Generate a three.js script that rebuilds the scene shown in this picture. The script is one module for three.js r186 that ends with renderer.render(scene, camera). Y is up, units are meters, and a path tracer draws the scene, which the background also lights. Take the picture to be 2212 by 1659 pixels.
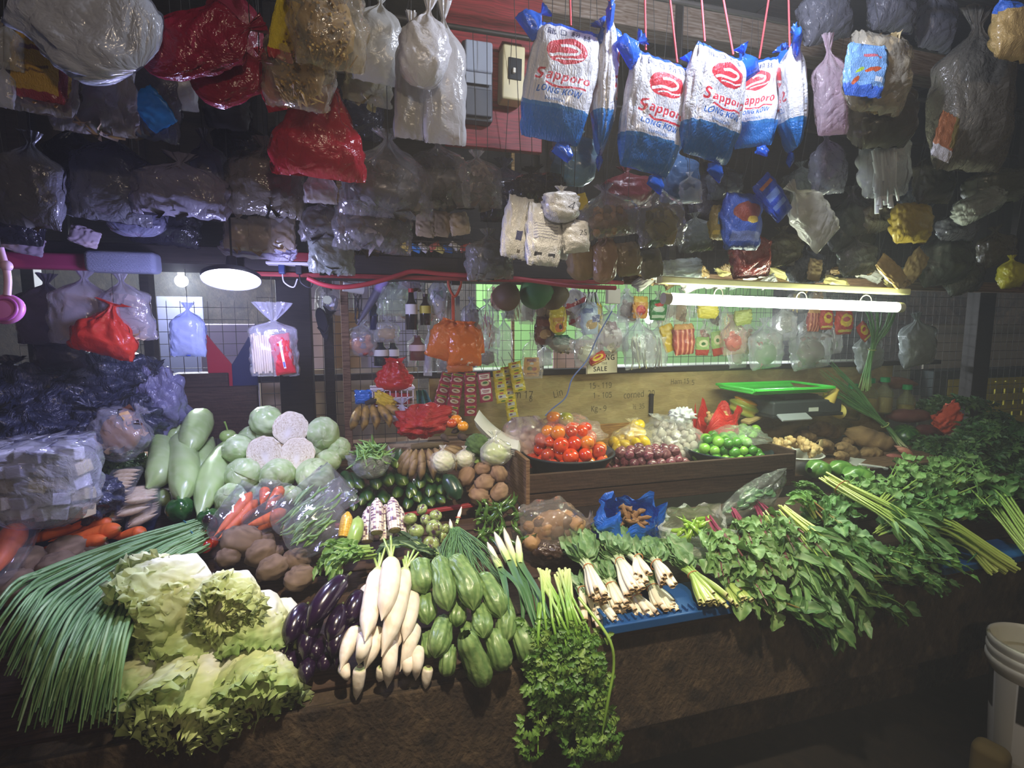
import * as THREE from 'three';
import { mergeGeometries, mergeVertices } from 'three/addons/utils/BufferGeometryUtils.js';
import { RoundedBoxGeometry } from 'three/addons/geometries/RoundedBoxGeometry.js';
import { RectAreaLightUniformsLib } from 'three/addons/lights/RectAreaLightUniformsLib.js';
import { createNoise3D } from 'simplex-noise';

// ---------- camera, sky, lights, exposure ----------
// Stall frame: x runs along the counter, z = -d goes into the stall, metres.
const V = (x, y, z) => new THREE.Vector3(x, y, z);
const RAD = Math.PI / 180, EYE = V(0, 1.6, 0), YAW = 16 * RAD, PITCH = 6.4 * RAD, FPX = 1141;
const scene = new THREE.Scene();
scene.background = new THREE.Color(0.004, 0.004, 0.005);
scene.fog = new THREE.FogExp2(0xe6e8ea, 0.024);
const camera = new THREE.PerspectiveCamera(2 * Math.atan(829.5 / FPX) / RAD, 2212 / 1659, 0.05, 60);
camera.position.copy(EYE);
camera.rotation.set(-PITCH, -YAW, 0, 'YXZ');
const renderer = new THREE.WebGLRenderer({ antialias: true });
renderer.toneMapping = THREE.LinearToneMapping;
renderer.toneMappingExposure = 2.4;
renderer.shadowMap.enabled = true;
RectAreaLightUniformsLib.init();
const fwd = V(Math.sin(YAW) * Math.cos(PITCH), -Math.sin(PITCH), -Math.cos(YAW) * Math.cos(PITCH));
const rgt = V(Math.cos(YAW), 0, Math.sin(YAW)), upv = rgt.clone().cross(fwd);
// a sight line through a point of the photograph, cut at a depth d, a height y or the display bed
const ray = (px, py) => rgt.clone().multiplyScalar((px - 1106) / FPX).addScaledVector(upv, (829.5 - py) / FPX).add(fwd);
const D = (px, py, d) => { const r = ray(px, py); return EYE.clone().addScaledVector(r, d / -r.z); };
const atY = (px, py, y) => { const r = ray(px, py); return EYE.clone().addScaledVector(r, (y - EYE.y) / r.y); };
const BED0 = 1.34, BEDY = 0.70, BEDK = 0.33;
const bedY = (d) => BEDY + BEDK * (d - BED0);
const B = (px, py, lift = 0) => {
  const r = ray(px, py), t = (EYE.y - BEDY - lift + BEDK * BED0) / (-r.y + BEDK * -r.z);
  const p = EYE.clone().addScaledVector(r, t);
  return -p.z < BED0 - 0.04 ? D(px, py, BED0 - 0.04 - lift * 0.3) : p;
};
const mpp = (p) => p.clone().sub(EYE).dot(fwd) / FPX;

function rectLight(color, intensity, w, h, pos, target, name) {
  const l = new THREE.RectAreaLight(color, intensity, w, h);
  l.position.copy(pos); l.lookAt(target); l.name = name; scene.add(l); return l;
}
const TUBE_A = D(1442, 645, 1.83), TUBE_B = D(1940, 664, 1.83);
const LED = D(500, 604, 1.74), TOPLAMP = V(0.98, 2.62, -1.12);
{
  const mid = TUBE_A.clone().lerp(TUBE_B, 0.5), dn = mid.clone().add(V(0, -0.022, 0.006)), up = mid.clone().add(V(0, 0.022, 0.004));
  rectLight(0xf4ffdc, 60, 1.16, 0.03, dn, dn.clone().add(V(0, -1, 0.08)), 'tube_glow_below');
  rectLight(0xf4ffdc, 26, 1.16, 0.03, up, up.clone().add(V(0, 1, 0.6)), 'tube_glow_above');
}
function pointLight(color, candela, pos, radius, name) { const l = new THREE.PointLight(color, candela); l.position.copy(pos); l.shadow.radius = radius; l.castShadow = true; l.name = name; scene.add(l); }
pointLight(0xbec0ff, 0.72, LED.clone().add(V(0, -0.045, 0.02)), 4, 'led_glow');
pointLight(0xdfe8ff, 1.2, TOPLAMP.clone().add(V(0, 0.02, 0)), 2.2, 'bulb_glow');
const ADDED_LAMP = V(0.25, 2.86, -0.5);  // unseen lamp, added to brighten the front produce
{ const l = new THREE.SpotLight(0xffeecf, 8.6, 0, 31 * RAD, 0.6); l.position.copy(ADDED_LAMP).add(V(0, -0.03, 0)); l.target.position.set(0.5, 0.6, -1.35); l.shadow.radius = 2.2; l.castShadow = true; l.name = 'added_lamp_glow'; scene.add(l, l.target); }

// ---------- helpers ----------
const rng = (s) => () => { s = (s + 0x6d2b79f5) | 0; let t = Math.imul(s ^ (s >>> 15), 1 | s); t = (t + Math.imul(t ^ (t >>> 7), 61 | t)) ^ t; return ((t ^ (t >>> 14)) >>> 0) / 4294967296; };
const n3 = createNoise3D(rng(7));
const fbm = (x, y, z, o = 4) => { let s = 0, a = 0.5, f = 1; for (let i = 0; i < o; i++) { s += a * n3(x * f, y * f, z * f); a *= 0.5; f *= 2.03; } return s; };
const clamp = (x, a = 0, b = 1) => Math.min(b, Math.max(a, x));
const lerp = (a, b, t) => a + (b - a) * t;
const sst = (a, b, x) => { const t = clamp((x - a) / (b - a)); return t * t * (3 - 2 * t); };
const colors = new Map();
const C = (h) => { if (!colors.has(h)) { const c = new THREE.Color(h); colors.set(h, [c.r, c.g, c.b]); } return colors.get(h); };
const mixc = (a, b, t) => [lerp(a[0], b[0], t), lerp(a[1], b[1], t), lerp(a[2], b[2], t)];
const taken = new Map();
const numbered = (n) => { const k = taken.get(n) ?? 0; taken.set(n, k + 1); return k ? `${n}_${String(k).padStart(3, '0')}` : n; };
function shade(o) { o.traverse((m) => { if (m.isMesh) { m.castShadow = true; m.receiveShadow = true; } }); return o; }
function tag(o, label, category, group, kind) {
  o.userData = {}; if (label) o.userData.label = label; if (category) o.userData.category = category;
  if (group) o.userData.group = group; if (kind) o.userData.kind = kind; return o;
}
function solid(name, label, category, geo, mat, o = {}) {
  const m = new THREE.Mesh(geo, mat); m.name = numbered(name); tag(m, label, category, o.group, o.kind);
  if (o.pos) m.position.copy(o.pos); if (o.rot) m.rotation.set(...o.rot); if (o.quat) m.quaternion.copy(o.quat); if (o.scale) m.scale.set(...[].concat(o.scale, o.scale, o.scale).slice(0, 3));
  scene.add(m); return m;
}
function thing(name, label, category, o = {}) {
  const g = new THREE.Group(); g.name = numbered(name); tag(g, label, category, o.group, o.kind);
  if (o.pos) g.position.copy(o.pos); if (o.rot) g.rotation.set(...o.rot); if (o.quat) g.quaternion.copy(o.quat);
  scene.add(g); return g;
}
// labels that tell the members of a pile apart: row by row, counted from a named neighbour
const ORD = ['first', 'second', 'third', 'fourth', 'fifth', 'sixth', 'seventh', 'eighth', 'ninth', 'tenth', 'eleventh', 'twelfth', 'thirteenth', 'fourteenth', 'fifteenth', 'sixteenth', 'seventeenth', 'eighteenth'];
function ranked(xy, noun, side, nRows, dir = 1) {
  const names = { 2: ['upper', 'lower'], 3: ['top', 'middle', 'bottom'], 4: ['top', 'second', 'third', 'bottom'] }[nRows], idx = xy.map((_, i) => i).sort((a, b) => xy[a][1] - xy[b][1]), out = [], per = Math.ceil(xy.length / nRows);
  for (let r = 0; r < nRows; r++) idx.slice(r * per, (r + 1) * per).sort((a, b) => dir * (xy[a][0] - xy[b][0])).forEach((i, k) => { out[i] = `${Array.isArray(noun) ? noun[i] : noun}, ${ORD[k]} from the ${side} in the ${names[r]} row`; });
  return out;
}
function part(parent, name, geo, mat, o = {}) {
  const m = new THREE.Mesh(geo, mat); m.name = name; m.userData = {};
  if (o.label) m.userData.label = o.label; if (o.kind) m.userData.kind = o.kind;
  if (o.pos) m.position.copy(o.pos); if (o.rot) m.rotation.set(...o.rot); if (o.quat) m.quaternion.copy(o.quat); if (o.scale) m.scale.set(...[].concat(o.scale, o.scale, o.scale).slice(0, 3));
  parent.add(m); return m;
}
function copy(src, label, o = {}) {
  const c = src.clone(); c.name = numbered(src.name.replace(/_\d{3}$/, '')); c.userData = { ...src.userData }; if (label) c.userData.label = label;
  if (o.pos) c.position.copy(o.pos); if (o.rot) c.rotation.set(...o.rot); if (o.scale) c.scale.setScalar(o.scale); scene.add(c); return c;
}
const struct = (name, geo, mat, o = {}) => solid(name, o.label, undefined, geo, mat, { ...o, kind: 'structure' });
const qDir = (dir, from = V(0, 1, 0)) => new THREE.Quaternion().setFromUnitVectors(from, dir.clone().normalize());
// box with uv in metres
function box(w, h, d, x = 0, y = 0, z = 0, bev = 0) {
  const g = bev ? new RoundedBoxGeometry(w, h, d, 1, bev) : new THREE.BoxGeometry(w, h, d), p = g.attributes.position, n = g.attributes.normal, uv = g.attributes.uv;
  for (let i = 0; i < p.count; i++) {
    const ax = Math.abs(n.getX(i)), ay = Math.abs(n.getY(i)), az = Math.abs(n.getZ(i));
    if (ax > ay && ax > az) uv.setXY(i, p.getZ(i) + w, p.getY(i)); else if (ay > az) uv.setXY(i, p.getX(i), p.getZ(i) + h); else uv.setXY(i, p.getX(i), p.getY(i));
  }
  return g.translate(x, y, z);
}
function gridGeo(nu, nv, f, closeU = false) { // f(u, v) -> [x, y, z, (r, g, b), (s, t)]
  const pos = [], col = [], uv = [], idx = []; let hasC = false;
  for (let j = 0; j <= nv; j++) for (let i = 0; i <= nu; i++) {
    const r = f(i / nu, j / nv); pos.push(r[0], r[1], r[2]);
    if (r[3]) { hasC = true; col.push(...r[3]); }
    uv.push(...(r[4] ?? [i / nu, j / nv]));
  }
  const W = nu + 1;
  for (let j = 0; j < nv; j++) for (let i = 0; i < nu; i++) { const a = j * W + i; idx.push(a, a + W, a + 1, a + 1, a + W, a + W + 1); }
  const g = new THREE.BufferGeometry();
  g.setAttribute('position', new THREE.Float32BufferAttribute(pos, 3)); g.setAttribute('uv', new THREE.Float32BufferAttribute(uv, 2));
  if (hasC) g.setAttribute('color', new THREE.Float32BufferAttribute(col, 3));
  g.setIndex(idx); g.computeVertexNormals();
  if (closeU) { const n = g.attributes.normal; for (let j = 0; j <= nv; j++) { const a = j * W, b = a + nu, s = V(n.getX(a) + n.getX(b), n.getY(a) + n.getY(b), n.getZ(a) + n.getZ(b)).normalize(); n.setXYZ(a, s.x, s.y, s.z); n.setXYZ(b, s.x, s.y, s.z); } }
  return g;
}
const prof = (arr, u) => { const x = clamp(u) * (arr.length - 1), i = Math.min(arr.length - 2, Math.floor(x)), t = x - i, a = arr[Math.max(0, i - 1)], b = arr[i], c = arr[i + 1], d = arr[Math.min(arr.length - 1, i + 2)]; return Math.max(0, 0.5 * (2 * b + (c - a) * t + (2 * a - 5 * b + 4 * c - d) * t * t + (3 * b - a - 3 * c + d) * t * t * t)); };
// swept body: points, radius profile (metres), colour function (along, around) -> rgb
function sweep(pts, rad, o = {}) {
  const { n = 22, m = 12, col, flat = 1, bump = 0, freq = 30, seed = 0, ribs = 0, rib = 0 } = o;
  const cv = pts.length > 2 ? new THREE.CatmullRomCurve3(pts, false, 'centripetal') : new THREE.LineCurve3(pts[0], pts[1]);
  const fr = cv.computeFrenetFrames(n, false), L = cv.getLength(), R = Math.max(...rad);
  const ps = []; for (let j = 0; j <= n; j++) ps.push(cv.getPointAt(j / n));
  return gridGeo(m, n, (u, v) => {
    const j = Math.round(v * n), c = ps[j], N = fr.normals[j], Bn = fr.binormals[j], a = u * Math.PI * 2;
    let r = prof(rad, v); if (ribs) r *= 1 + rib * Math.cos(a * ribs);
    const ca = Math.cos(a), sa = Math.sin(a) * flat;
    let x = c.x + (N.x * ca + Bn.x * sa) * r, y = c.y + (N.y * ca + Bn.y * sa) * r, z = c.z + (N.z * ca + Bn.z * sa) * r;
    if (bump) { const k = bump * n3(ca * 2 + seed * 9.1, sa * 2 + v * L * freq, seed * 3.3) * Math.min(1, r / (R * 0.4)); x += (N.x * ca + Bn.x * sa) * k; y += (N.y * ca + Bn.y * sa) * k; z += (N.z * ca + Bn.z * sa) * k; }
    return [x, y, z, col ? col(v, u, seed) : undefined, [u * 6.28 * R, v * L]];
  }, true);
}
function blob(rx, ry, rz, o = {}) {
  const { nu = 20, nv = 14, amp = 0, freq = 2, seed = 0, col, dent = 0, shape } = o;
  return gridGeo(nu, nv, (u, v) => {
    const a = u * 2 * Math.PI, b = v * Math.PI, sx = Math.sin(b) * Math.cos(a), sy = Math.cos(b), sz = Math.sin(b) * Math.sin(a);
    let k = 1 + amp * n3(sx * freq + seed * 5.7, sy * freq, sz * freq + seed);
    if (dent) k *= 1 - dent * Math.exp(-(b * b) / 0.12); if (shape) k *= shape(b, a);
    return [sx * rx * k, sy * ry * k, sz * rz * k, col ? col(v, u, sx, sy, sz, seed) : undefined, [u * 6.28 * rx, v * 3.14 * ry]];
  }, true);
}
const wire = (pts, r, m = 5, n) => { const cv = pts.length > 2 ? new THREE.CatmullRomCurve3(pts) : new THREE.LineCurve3(pts[0], pts[1]); return new THREE.TubeGeometry(cv, n ?? (pts.length > 2 ? pts.length * 6 : 1), r, m); };
const cyl = (r1, r2, h, s = 20, open = false) => new THREE.CylinderGeometry(r1, r2, h, s, 1, open);
const tint = (g, c) => { const n = g.attributes.position.count, a = new Float32Array(n * 3); for (let i = 0; i < n; i++) a.set(c, i * 3); g.setAttribute('color', new THREE.BufferAttribute(a, 3)); return g; };
const merge = (gs) => mergeGeometries(gs.map((g) => { const q = g.index ? g : mergeVertices(g); return q; }));

// ---------- textures ----------
function dataTex(w, h, f, srgb, rep = 1) {
  const a = new Uint8Array(w * h * 4);
  for (let y = 0; y < h; y++) for (let x = 0; x < w; x++) { const c = f(x / w, y / h); const i = (y * w + x) * 4; a[i] = clamp(c[0]) * 255; a[i + 1] = clamp(c[1]) * 255; a[i + 2] = clamp(c[2]) * 255; a[i + 3] = 255; }
  const t = new THREE.DataTexture(a, w, h); t.wrapS = t.wrapT = THREE.RepeatWrapping; t.magFilter = THREE.LinearFilter; if (srgb) t.colorSpace = THREE.SRGBColorSpace; t.repeat.set(rep, rep); t.needsUpdate = true; return t;
}
const torus = (u, v, f) => { const a = u * 6.2832, b = v * 6.2832, r = f / 6.2832; return [Math.cos(a) * r, Math.sin(a) * r, Math.cos(b) * r + 7, Math.sin(b) * r]; };
const tfbm = (u, v, f, o = 4) => { let s = 0, a = 0.5; for (let i = 0; i < o; i++) { const [x, y, z, w] = torus(u, v, f); s += a * 0.5 * (n3(x + w * 0.37, y + i * 3, z) + n3(x, y + z * 0.6, w + i * 5)); f *= 2; a *= 0.5; } return s; };
const grey = (k) => [k, k, k];
const bumpTex = dataTex(256, 256, (u, v) => grey(0.5 + 0.7 * tfbm(u, v, 6, 5)), false, 8);
const crinkleTex = dataTex(512, 512, (u, v) => { let s = 0, a = 1; for (let i = 0, f = 4; i < 4; i++, f *= 2.1, a *= 0.55) s += a * (1 - Math.abs(2.2 * tfbm(u, v, f, 1))); return grey(clamp((s - 0.9) / 1.4)); }, false, 4);
const concreteTex = dataTex(1024, 512, (u, v) => {
  const a = tfbm(u, v, 5, 5), b = tfbm(u + 0.31, v + 0.7, 16, 4), c = tfbm(u * 1 + 0.5, v, 40, 2), d = sst(0.1, 0.42, tfbm(u + 0.6, v + 0.2, 9, 4));
  let k = mixc([0.33, 0.27, 0.2], [0.2, 0.155, 0.115], clamp(0.5 + 1.7 * a)); k = mixc(k, [0.42, 0.36, 0.28], clamp(b * 1.6 - 0.12)); k = mixc(k, [0.13, 0.1, 0.075], d * 0.8);
  return k.map((x) => x * (1 + c * 0.35));
}, true, 0.8);
const woodTex = dataTex(512, 512, (u, v) => { const w = tfbm(u, v, 3, 3), g = n3(Math.cos(v * 6.2832 * 1) * 9 + w * 2, Math.sin(v * 6.2832) * 9, Math.sin(u * 6.2832) * 0.5), f = n3(u * 6, v * 160, 2) * 0.25; const k = clamp(0.5 + 0.4 * g + f); return mixc([0.62, 0.52, 0.42], [1, 0.95, 0.88], k); }, true, 2);
function canvasTex(w, h, draw) { const c = document.createElement('canvas'); c.width = w; c.height = h; const x = c.getContext('2d'); draw(x, w, h); const t = new THREE.CanvasTexture(c); t.colorSpace = THREE.SRGBColorSpace; t.magFilter = THREE.LinearFilter; return t; }

// ---------- materials ----------
const std = (o) => new THREE.MeshStandardMaterial(o), phy = (o) => new THREE.MeshPhysicalMaterial(o);
const lin = (h) => new THREE.Color(h);
const M = {
  concrete: std({ map: concreteTex, roughness: 0.92, bumpMap: bumpTex, bumpScale: 0.004 }),
  floor: std({ color: 0x6e665c, map: concreteTex, roughness: 0.75 }),
  darkWood: std({ color: 0x4a382c, map: woodTex, roughness: 0.75, bumpMap: bumpTex, bumpScale: 0.001 }),
  greyWood: std({ color: 0x8a7460, map: woodTex, roughness: 0.85 }),
  blackWood: std({ color: 0x26201d, map: woodTex, roughness: 0.7 }),
  redPaint: std({ color: 0xa32632, map: woodTex, roughness: 0.55 }),
  paleWood: std({ color: 0xd8c38e, map: woodTex, roughness: 0.7 }),
  metal: std({ color: 0x8b8f93, metalness: 0.8, roughness: 0.4 }),
  wireDark: std({ color: 0x3a3632, metalness: 0.5, roughness: 0.5 }),
  black: std({ color: 0x17171a, roughness: 0.45 }),
  rubber: std({ color: 0x1d2228, roughness: 0.6 }),
  string: std({ color: 0x2c2a28, roughness: 0.8 }),
  pinkString: std({ color: 0xd8484e, roughness: 0.7 }),
  veg: std({ vertexColors: true, roughness: 0.55, bumpMap: bumpTex, bumpScale: 0.0008 }),
  waxy: phy({ vertexColors: true, roughness: 0.3, clearcoat: 0.35, clearcoatRoughness: 0.25 }),
  glossy: phy({ vertexColors: true, roughness: 0.22, clearcoat: 0.7, clearcoatRoughness: 0.15 }),
  gourd: std({ vertexColors: true, roughness: 0.36, bumpMap: bumpTex, bumpScale: 0.0012 }),
  matte: std({ vertexColors: true, roughness: 0.85, bumpMap: bumpTex, bumpScale: 0.002 }),
  leaf: phy({ vertexColors: true, roughness: 0.5, transmission: 0.25, thickness: 0, side: THREE.DoubleSide }),
  leafMatte: phy({ vertexColors: true, roughness: 0.75, transmission: 0.2, thickness: 0, side: THREE.DoubleSide }),
};
const plasticCache = new Map();
// thin plastic film: clear share, colour, roughness
function film(color = 0xffffff, clear = 0.8, rough = 0.12, bump = 0.006) {
  const k = [color, clear, rough, bump].join();
  if (!plasticCache.has(k)) plasticCache.set(k, phy({ color, transmission: clear, thickness: 0, roughness: rough, ior: 1.5, bumpMap: bump ? crinkleTex : null, bumpScale: bump * 0.45, side: THREE.DoubleSide }));
  return plasticCache.get(k);
}
const plain = (color, rough = 0.5, metal = 0) => { const k = ['p', color, rough, metal].join(); if (!plasticCache.has(k)) plasticCache.set(k, std({ color, roughness: rough, metalness: metal })); return plasticCache.get(k); };
// ---------- the setting ----------
struct('floor', box(14, 0.1, 9, 1.5, -0.05, -1.0), M.floor);
{
  const c = thing('ceiling', undefined, undefined, { kind: 'structure' });
  for (let i = 0; i < 30; i++) part(c, 'plank', box(0.29, 0.03, 8.4, -2.9 + i * 0.3, 3.0 + (i % 3) * 0.006, -1.2, 0.004), i % 4 ? M.blackWood : M.darkWood);
}
struct('wall_back', box(10, 3.1, 0.1, 1.5, 1.5, -5.2), M.concrete);
struct('added_backing_1', box(9.2, 1.22, 0.03, 1.6, 2.46, -2.74), M.blackWood);  // dark backing board, added to hide the lit wall above the shelf
solid('green_wall_board', 'lime green painted board of the next stall beyond the mesh', 'board', box(3.0, 2.4, 0.04, 2.45, 1.2, -4.4, 0.004), std({ color: 0x7aa85a, roughness: 0.8, bumpMap: bumpTex, bumpScale: 0.002 }));
struct('wall_left', box(0.1, 3.1, 8.4, -3.0, 1.5, -1.2), M.concrete);
struct('wall_right', box(0.1, 3.1, 8.4, 6.2, 1.5, -1.2), M.concrete);
struct('wall_front', box(10, 3.1, 0.1, 1.5, 1.5, 2.9), M.concrete);
{
  const j = solid('ceiling_joist', 'pale grey wooden joist under the ceiling above the blue noodle packs', 'joist', box(2.6, 0.13, 0.1, 1.9, 2.86, -2.1, 0.006), std({ color: 0xb9b4b4, map: woodTex, roughness: 0.8 }));
}
// concrete counter in two lengths, the shorter one standing a little proud
const slab = (name, label, x0, x1, d0, top) => {
  const g = thing(name, label, 'counter');
  part(g, 'front_face', box(x1 - x0, 0.34, 0.12, (x0 + x1) / 2, top - 0.17, -d0 - 0.06, 0.012), M.concrete);
  part(g, 'top_slab', box(x1 - x0, 0.06, 0.24, (x0 + x1) / 2, top - 0.035, -d0 - 0.24), M.concrete);
  part(g, 'plinth', box(x1 - x0, top - 0.3, 0.12, (x0 + x1) / 2, (top - 0.3) / 2, -d0 - 0.3), M.concrete);
};
slab('concrete_counter', 'stained brown concrete counter under the radishes and eggplants', -1.9, 0.435, 1.285, 0.665);
slab('concrete_counter', 'stained brown concrete counter under the leafy green bunches', 0.445, 4.6, 1.34, 0.69);
// sloping display deck of boards
{
  const g = thing('display_deck', 'dark sloping board deck that carries the vegetables', 'deck');
  const ang = Math.atan(BEDK), n = 9;
  for (let i = 0; i < n; i++) {
    const d = BED0 + 0.06 + i * 0.128;
    const x1 = d > 1.86 ? 0.59 : 4.5; part(g, 'plank', box(x1 + 1.9, 0.02, 0.128, 0, 0, 0, 0.003), M.darkWood, { pos: V((x1 - 1.9) / 2, bedY(d) - 0.03, -d), rot: [ang, 0, 0] });
  }
}
// display box in the middle: front planks, side board, deck
const BOXD = 1.9, BOXY = 0.985;
{
  const g = thing('display_box', 'dark wooden display box holding tomatoes, onions and limes', 'box');
  part(g, 'front_plank', box(1.26, 0.075, 0.018, 1.24, 0.985, -BOXD, 0.003), M.darkWood);
  part(g, 'front_plank', box(1.26, 0.07, 0.018, 1.24, 0.908, -BOXD - 0.004, 0.003), M.darkWood);
  part(g, 'deck_board', box(1.27, 0.018, 0.62, 1.25, 0.94, -BOXD - 0.33), M.darkWood);
  part(g, 'side_board', box(0.016, 0.2, 0.5, 0.60, 0.99, -BOXD - 0.22, 0.003), M.greyWood, { label: 'grey weathered side board' });
  part(g, 'side_board', box(0.016, 0.16, 0.6, 1.88, 0.955, -BOXD - 0.3, 0.003), M.darkWood);
}
{
  const g = thing('side_platform', 'low dark wooden platform under the yams beside the display box', 'platform');
  part(g, 'deck_board', box(2.4, 0.02, 0.62, 3.12, 0.885, -2.28), M.greyWood);
  part(g, 'front_plank', box(2.4, 0.04, 0.018, 3.12, 0.872, -1.97, 0.003), M.darkWood);
}
{
  const g = thing('back_platform', 'worn grey wooden back platform behind the cabbages and bananas', 'platform');
  part(g, 'deck_board', box(2.6, 0.02, 0.3, -0.72, 1.04, -2.46), M.greyWood);
  part(g, 'front_plank', box(2.6, 0.1, 0.018, -0.72, 1.0, -2.32, 0.003), M.greyWood);
}
// low plywood wall with price notes
{
  const tex = canvasTex(2048, 256, (x, w, h) => {
    x.fillStyle = '#a8935f'; x.fillRect(0, 0, w, h); const r = rng(3);
    for (let i = 0; i < 900; i++) { x.fillStyle = `rgba(${r() < 0.5 ? '70,55,25' : '205,190,140'},${0.03 + r() * 0.07})`; const s = 6 + r() * 90; x.beginPath(); x.ellipse(r() * w, r() * h, s, s * (0.15 + r() * 0.4), 0, 0, 7); x.fill(); }
    x.fillStyle = 'rgba(50,42,24,0.8)'; x.font = '30px sans-serif';
    const S = (px, py) => [(px - 1120) / 680 * 1560 + 250, (py - 806) / 100 * 236 + 14];
    for (const [t, px, py, s, a] of [['15 - 119', 1266, 818, 26, 0], ['1 - 105', 1273, 831, 26, 0], ['Kg - 9', 1270, 849, 26, 0], ['corned  20', 1328, 833, 28, -0.03], ['½  35', 1345, 848, 22, 0], ['Lin', 1205, 829, 30, -0.25], ['am 17', 1133, 826, 32, 0.05], ['8', 1165, 832, 26, 0], ['Ham 15', 1415, 816, 24, 0], ['5', 1456, 818, 24, 0]]) { const [X, Y] = S(px, py); x.save(); x.translate(X, Y); x.rotate(a); x.font = `${s}px sans-serif`; x.fillText(t, 0, 8); x.restore(); }
  });
  const m = std({ map: tex, roughness: 0.8, bumpMap: bumpTex, bumpScale: 0.0015 });
  const g = new THREE.BoxGeometry(2.98, 0.44, 0.02);
  const w = thing('plywood_partition', 'yellow-brown plywood partition with handwritten prices below the wire mesh', 'partition');
  part(w, 'panel', g, m, { pos: V(1.81, 1.125, -2.6) });
  part(w, 'rail', box(4.3, 0.03, 0.05, 1.55, 1.355, -2.6, 0.004), M.blackWood);
  part(w, 'cleat', box(0.022, 0.12, 0.016, 1.545, 1.16, -2.58, 0.003), M.blackWood);
  solid('board_offcut', 'pale plywood offcut leaning behind the tomatoes', 'board', box(0.32, 0.13, 0.014, 0, 0, 0, 0.003), std({ color: 0xb08a4a, map: woodTex, roughness: 0.75 }), { pos: V(1.22, 1.02, -2.48), rot: [-0.12, 0, 0] });
}
// welded wire mesh above and beside the partition
function meshPanel(label, x0, x1, y0, y1, d, step, r = 0.0014) {
  const g = thing('wire_mesh', label, 'wire mesh');
  const vg = new THREE.CylinderGeometry(r, r, y1 - y0, 5), hg = new THREE.CylinderGeometry(r, r, x1 - x0, 5).rotateZ(Math.PI / 2);
  for (let x = x0; x <= x1 + 1e-6; x += step) part(g, 'wire', vg, M.wireDark, { pos: V(x, (y0 + y1) / 2, -d) });
  for (let y = y0; y <= y1 + 1e-6; y += step) part(g, 'wire', hg, M.wireDark, { pos: V((x0 + x1) / 2, y, -d + r) });
}
meshPanel('welded wire mesh screen above the plywood partition', 0.05, 3.3, 1.37, 2.1, 2.62, 0.05);
meshPanel('wire mesh screen between dark posts behind the cabbages', -0.42, 0.30, 1.04, 1.72, 2.5, 0.052);
meshPanel('wire mesh screen in front of the red and blue cloth', -1.3, -0.46, 1.05, 1.7, 2.56, 0.052);
meshPanel('coarse wire mesh screen in front of the yellow crate', 3.35, 5.0, 1.0, 2.1, 2.62, 0.06);
// posts
const post = (label, px0, px1, py, d, y0, y1, mat, dep = 0.06) => { const a = D(px0, py, d), b = D(px1, py, d); return solid('wooden_post', label, 'post', box(b.x - a.x, y1 - y0, dep, 0, 0, 0, 0.004), mat, { pos: V((a.x + b.x) / 2, (y0 + y1) / 2, -d) }); };
post('thick black wooden post beside the round lamp', 604, 676, 760, 2.44, 0, 2.98, M.blackWood, 0.08);
post('thin black batten behind the sandal soles', 700, 722, 760, 2.56, 1.05, 2.6, M.blackWood, 0.03);
post('slim grey-brown wooden post between mesh screens', 739, 756, 760, 2.42, 1.05, 2.5, M.greyWood, 0.03);
post('pale bamboo pole behind the yellow sachets', 1104, 1111, 740, 2.66, 1.2, 2.6, M.paleWood, 0.016);
post('dark post in front of the yellow crate', 2094, 2128, 740, 2.5, 0, 2.98, M.blackWood, 0.08);
post('black post standing behind the black plastic bags', 68, 96, 740, 2.44, 0, 2.98, M.blackWood);
post('black post between the red-bottomed bags and blue snack bag', 316, 338, 740, 2.44, 0, 2.98, M.blackWood);
{ const a = D(1170, 760, 2.64); solid('wooden_post', 'dark thin upright behind the brown sauce sachets', 'post', box(0.03, 1.4, 0.03, 0, 0, 0, 0.003), M.blackWood, { pos: V(a.x, 2.0, -2.66) }); }
// overhead shelf with red edge, side shelf and beam over the tube
{
  const g = thing('overhead_shelf', 'black overhead shelf board with red lower edge above the hanging goods', 'shelf');
  part(g, 'board', box(1.42, 0.07, 0.34, 0.34, 1.815, -2.17, 0.005), M.blackWood);
  part(g, 'red_edge', box(1.42, 0.016, 0.012, 0.34, 1.772, -1.996, 0.003), M.redPaint);
  for (const x of [-0.3, 0.98]) part(g, 'hanger_bar', box(0.025, 1.16, 0.02, x, 2.42, -2.3), M.blackWood);
}
{
  const g = thing('overhead_shelf', 'dark overhead shelf board above the red-bottomed snack bags', 'shelf');
  part(g, 'board', box(1.35, 0.06, 0.34, -1.07, 1.83, -2.17, 0.005), M.blackWood);
  part(g, 'hanger_bar', box(0.025, 1.16, 0.02, -1.0, 2.44, -2.3), M.blackWood);
}
{
  const g = thing('roof_beam', 'brown wooden beam above the fluorescent tube', 'beam');
  part(g, 'beam_timber', box(3.4, 0.05, 0.06, 2.78, 1.795, -2.03, 0.005), M.greyWood);
  for (const x of [1.3, 3.4]) part(g, 'hanger_bar', box(0.03, 1.2, 0.03, x, 2.4, -2.05), M.blackWood);
}
// hanging rails overhead
const RAIL = { 1.25: 2.74, 1.45: 2.72, 1.65: 2.66, 1.85: 2.58, 2.1: 2.5 };
for (const [d, y] of Object.entries(RAIL)) {
  const lab = { 1.25: 'overhead steel rail above the top row of snack bags', 1.45: 'overhead steel rail that carries the blue noodle packs', 1.65: 'overhead steel rail above the smoked-fish bags', 1.85: 'overhead steel rail in front of the red meter board', 2.1: 'rearmost overhead steel rail over the black shelf' }[d];
  solid('steel_rail', lab, 'rail', new THREE.CylinderGeometry(0.009, 0.009, 6.2, 8).rotateZ(Math.PI / 2), M.wireDark, { pos: V(1.2, y, -d) });
}
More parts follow.
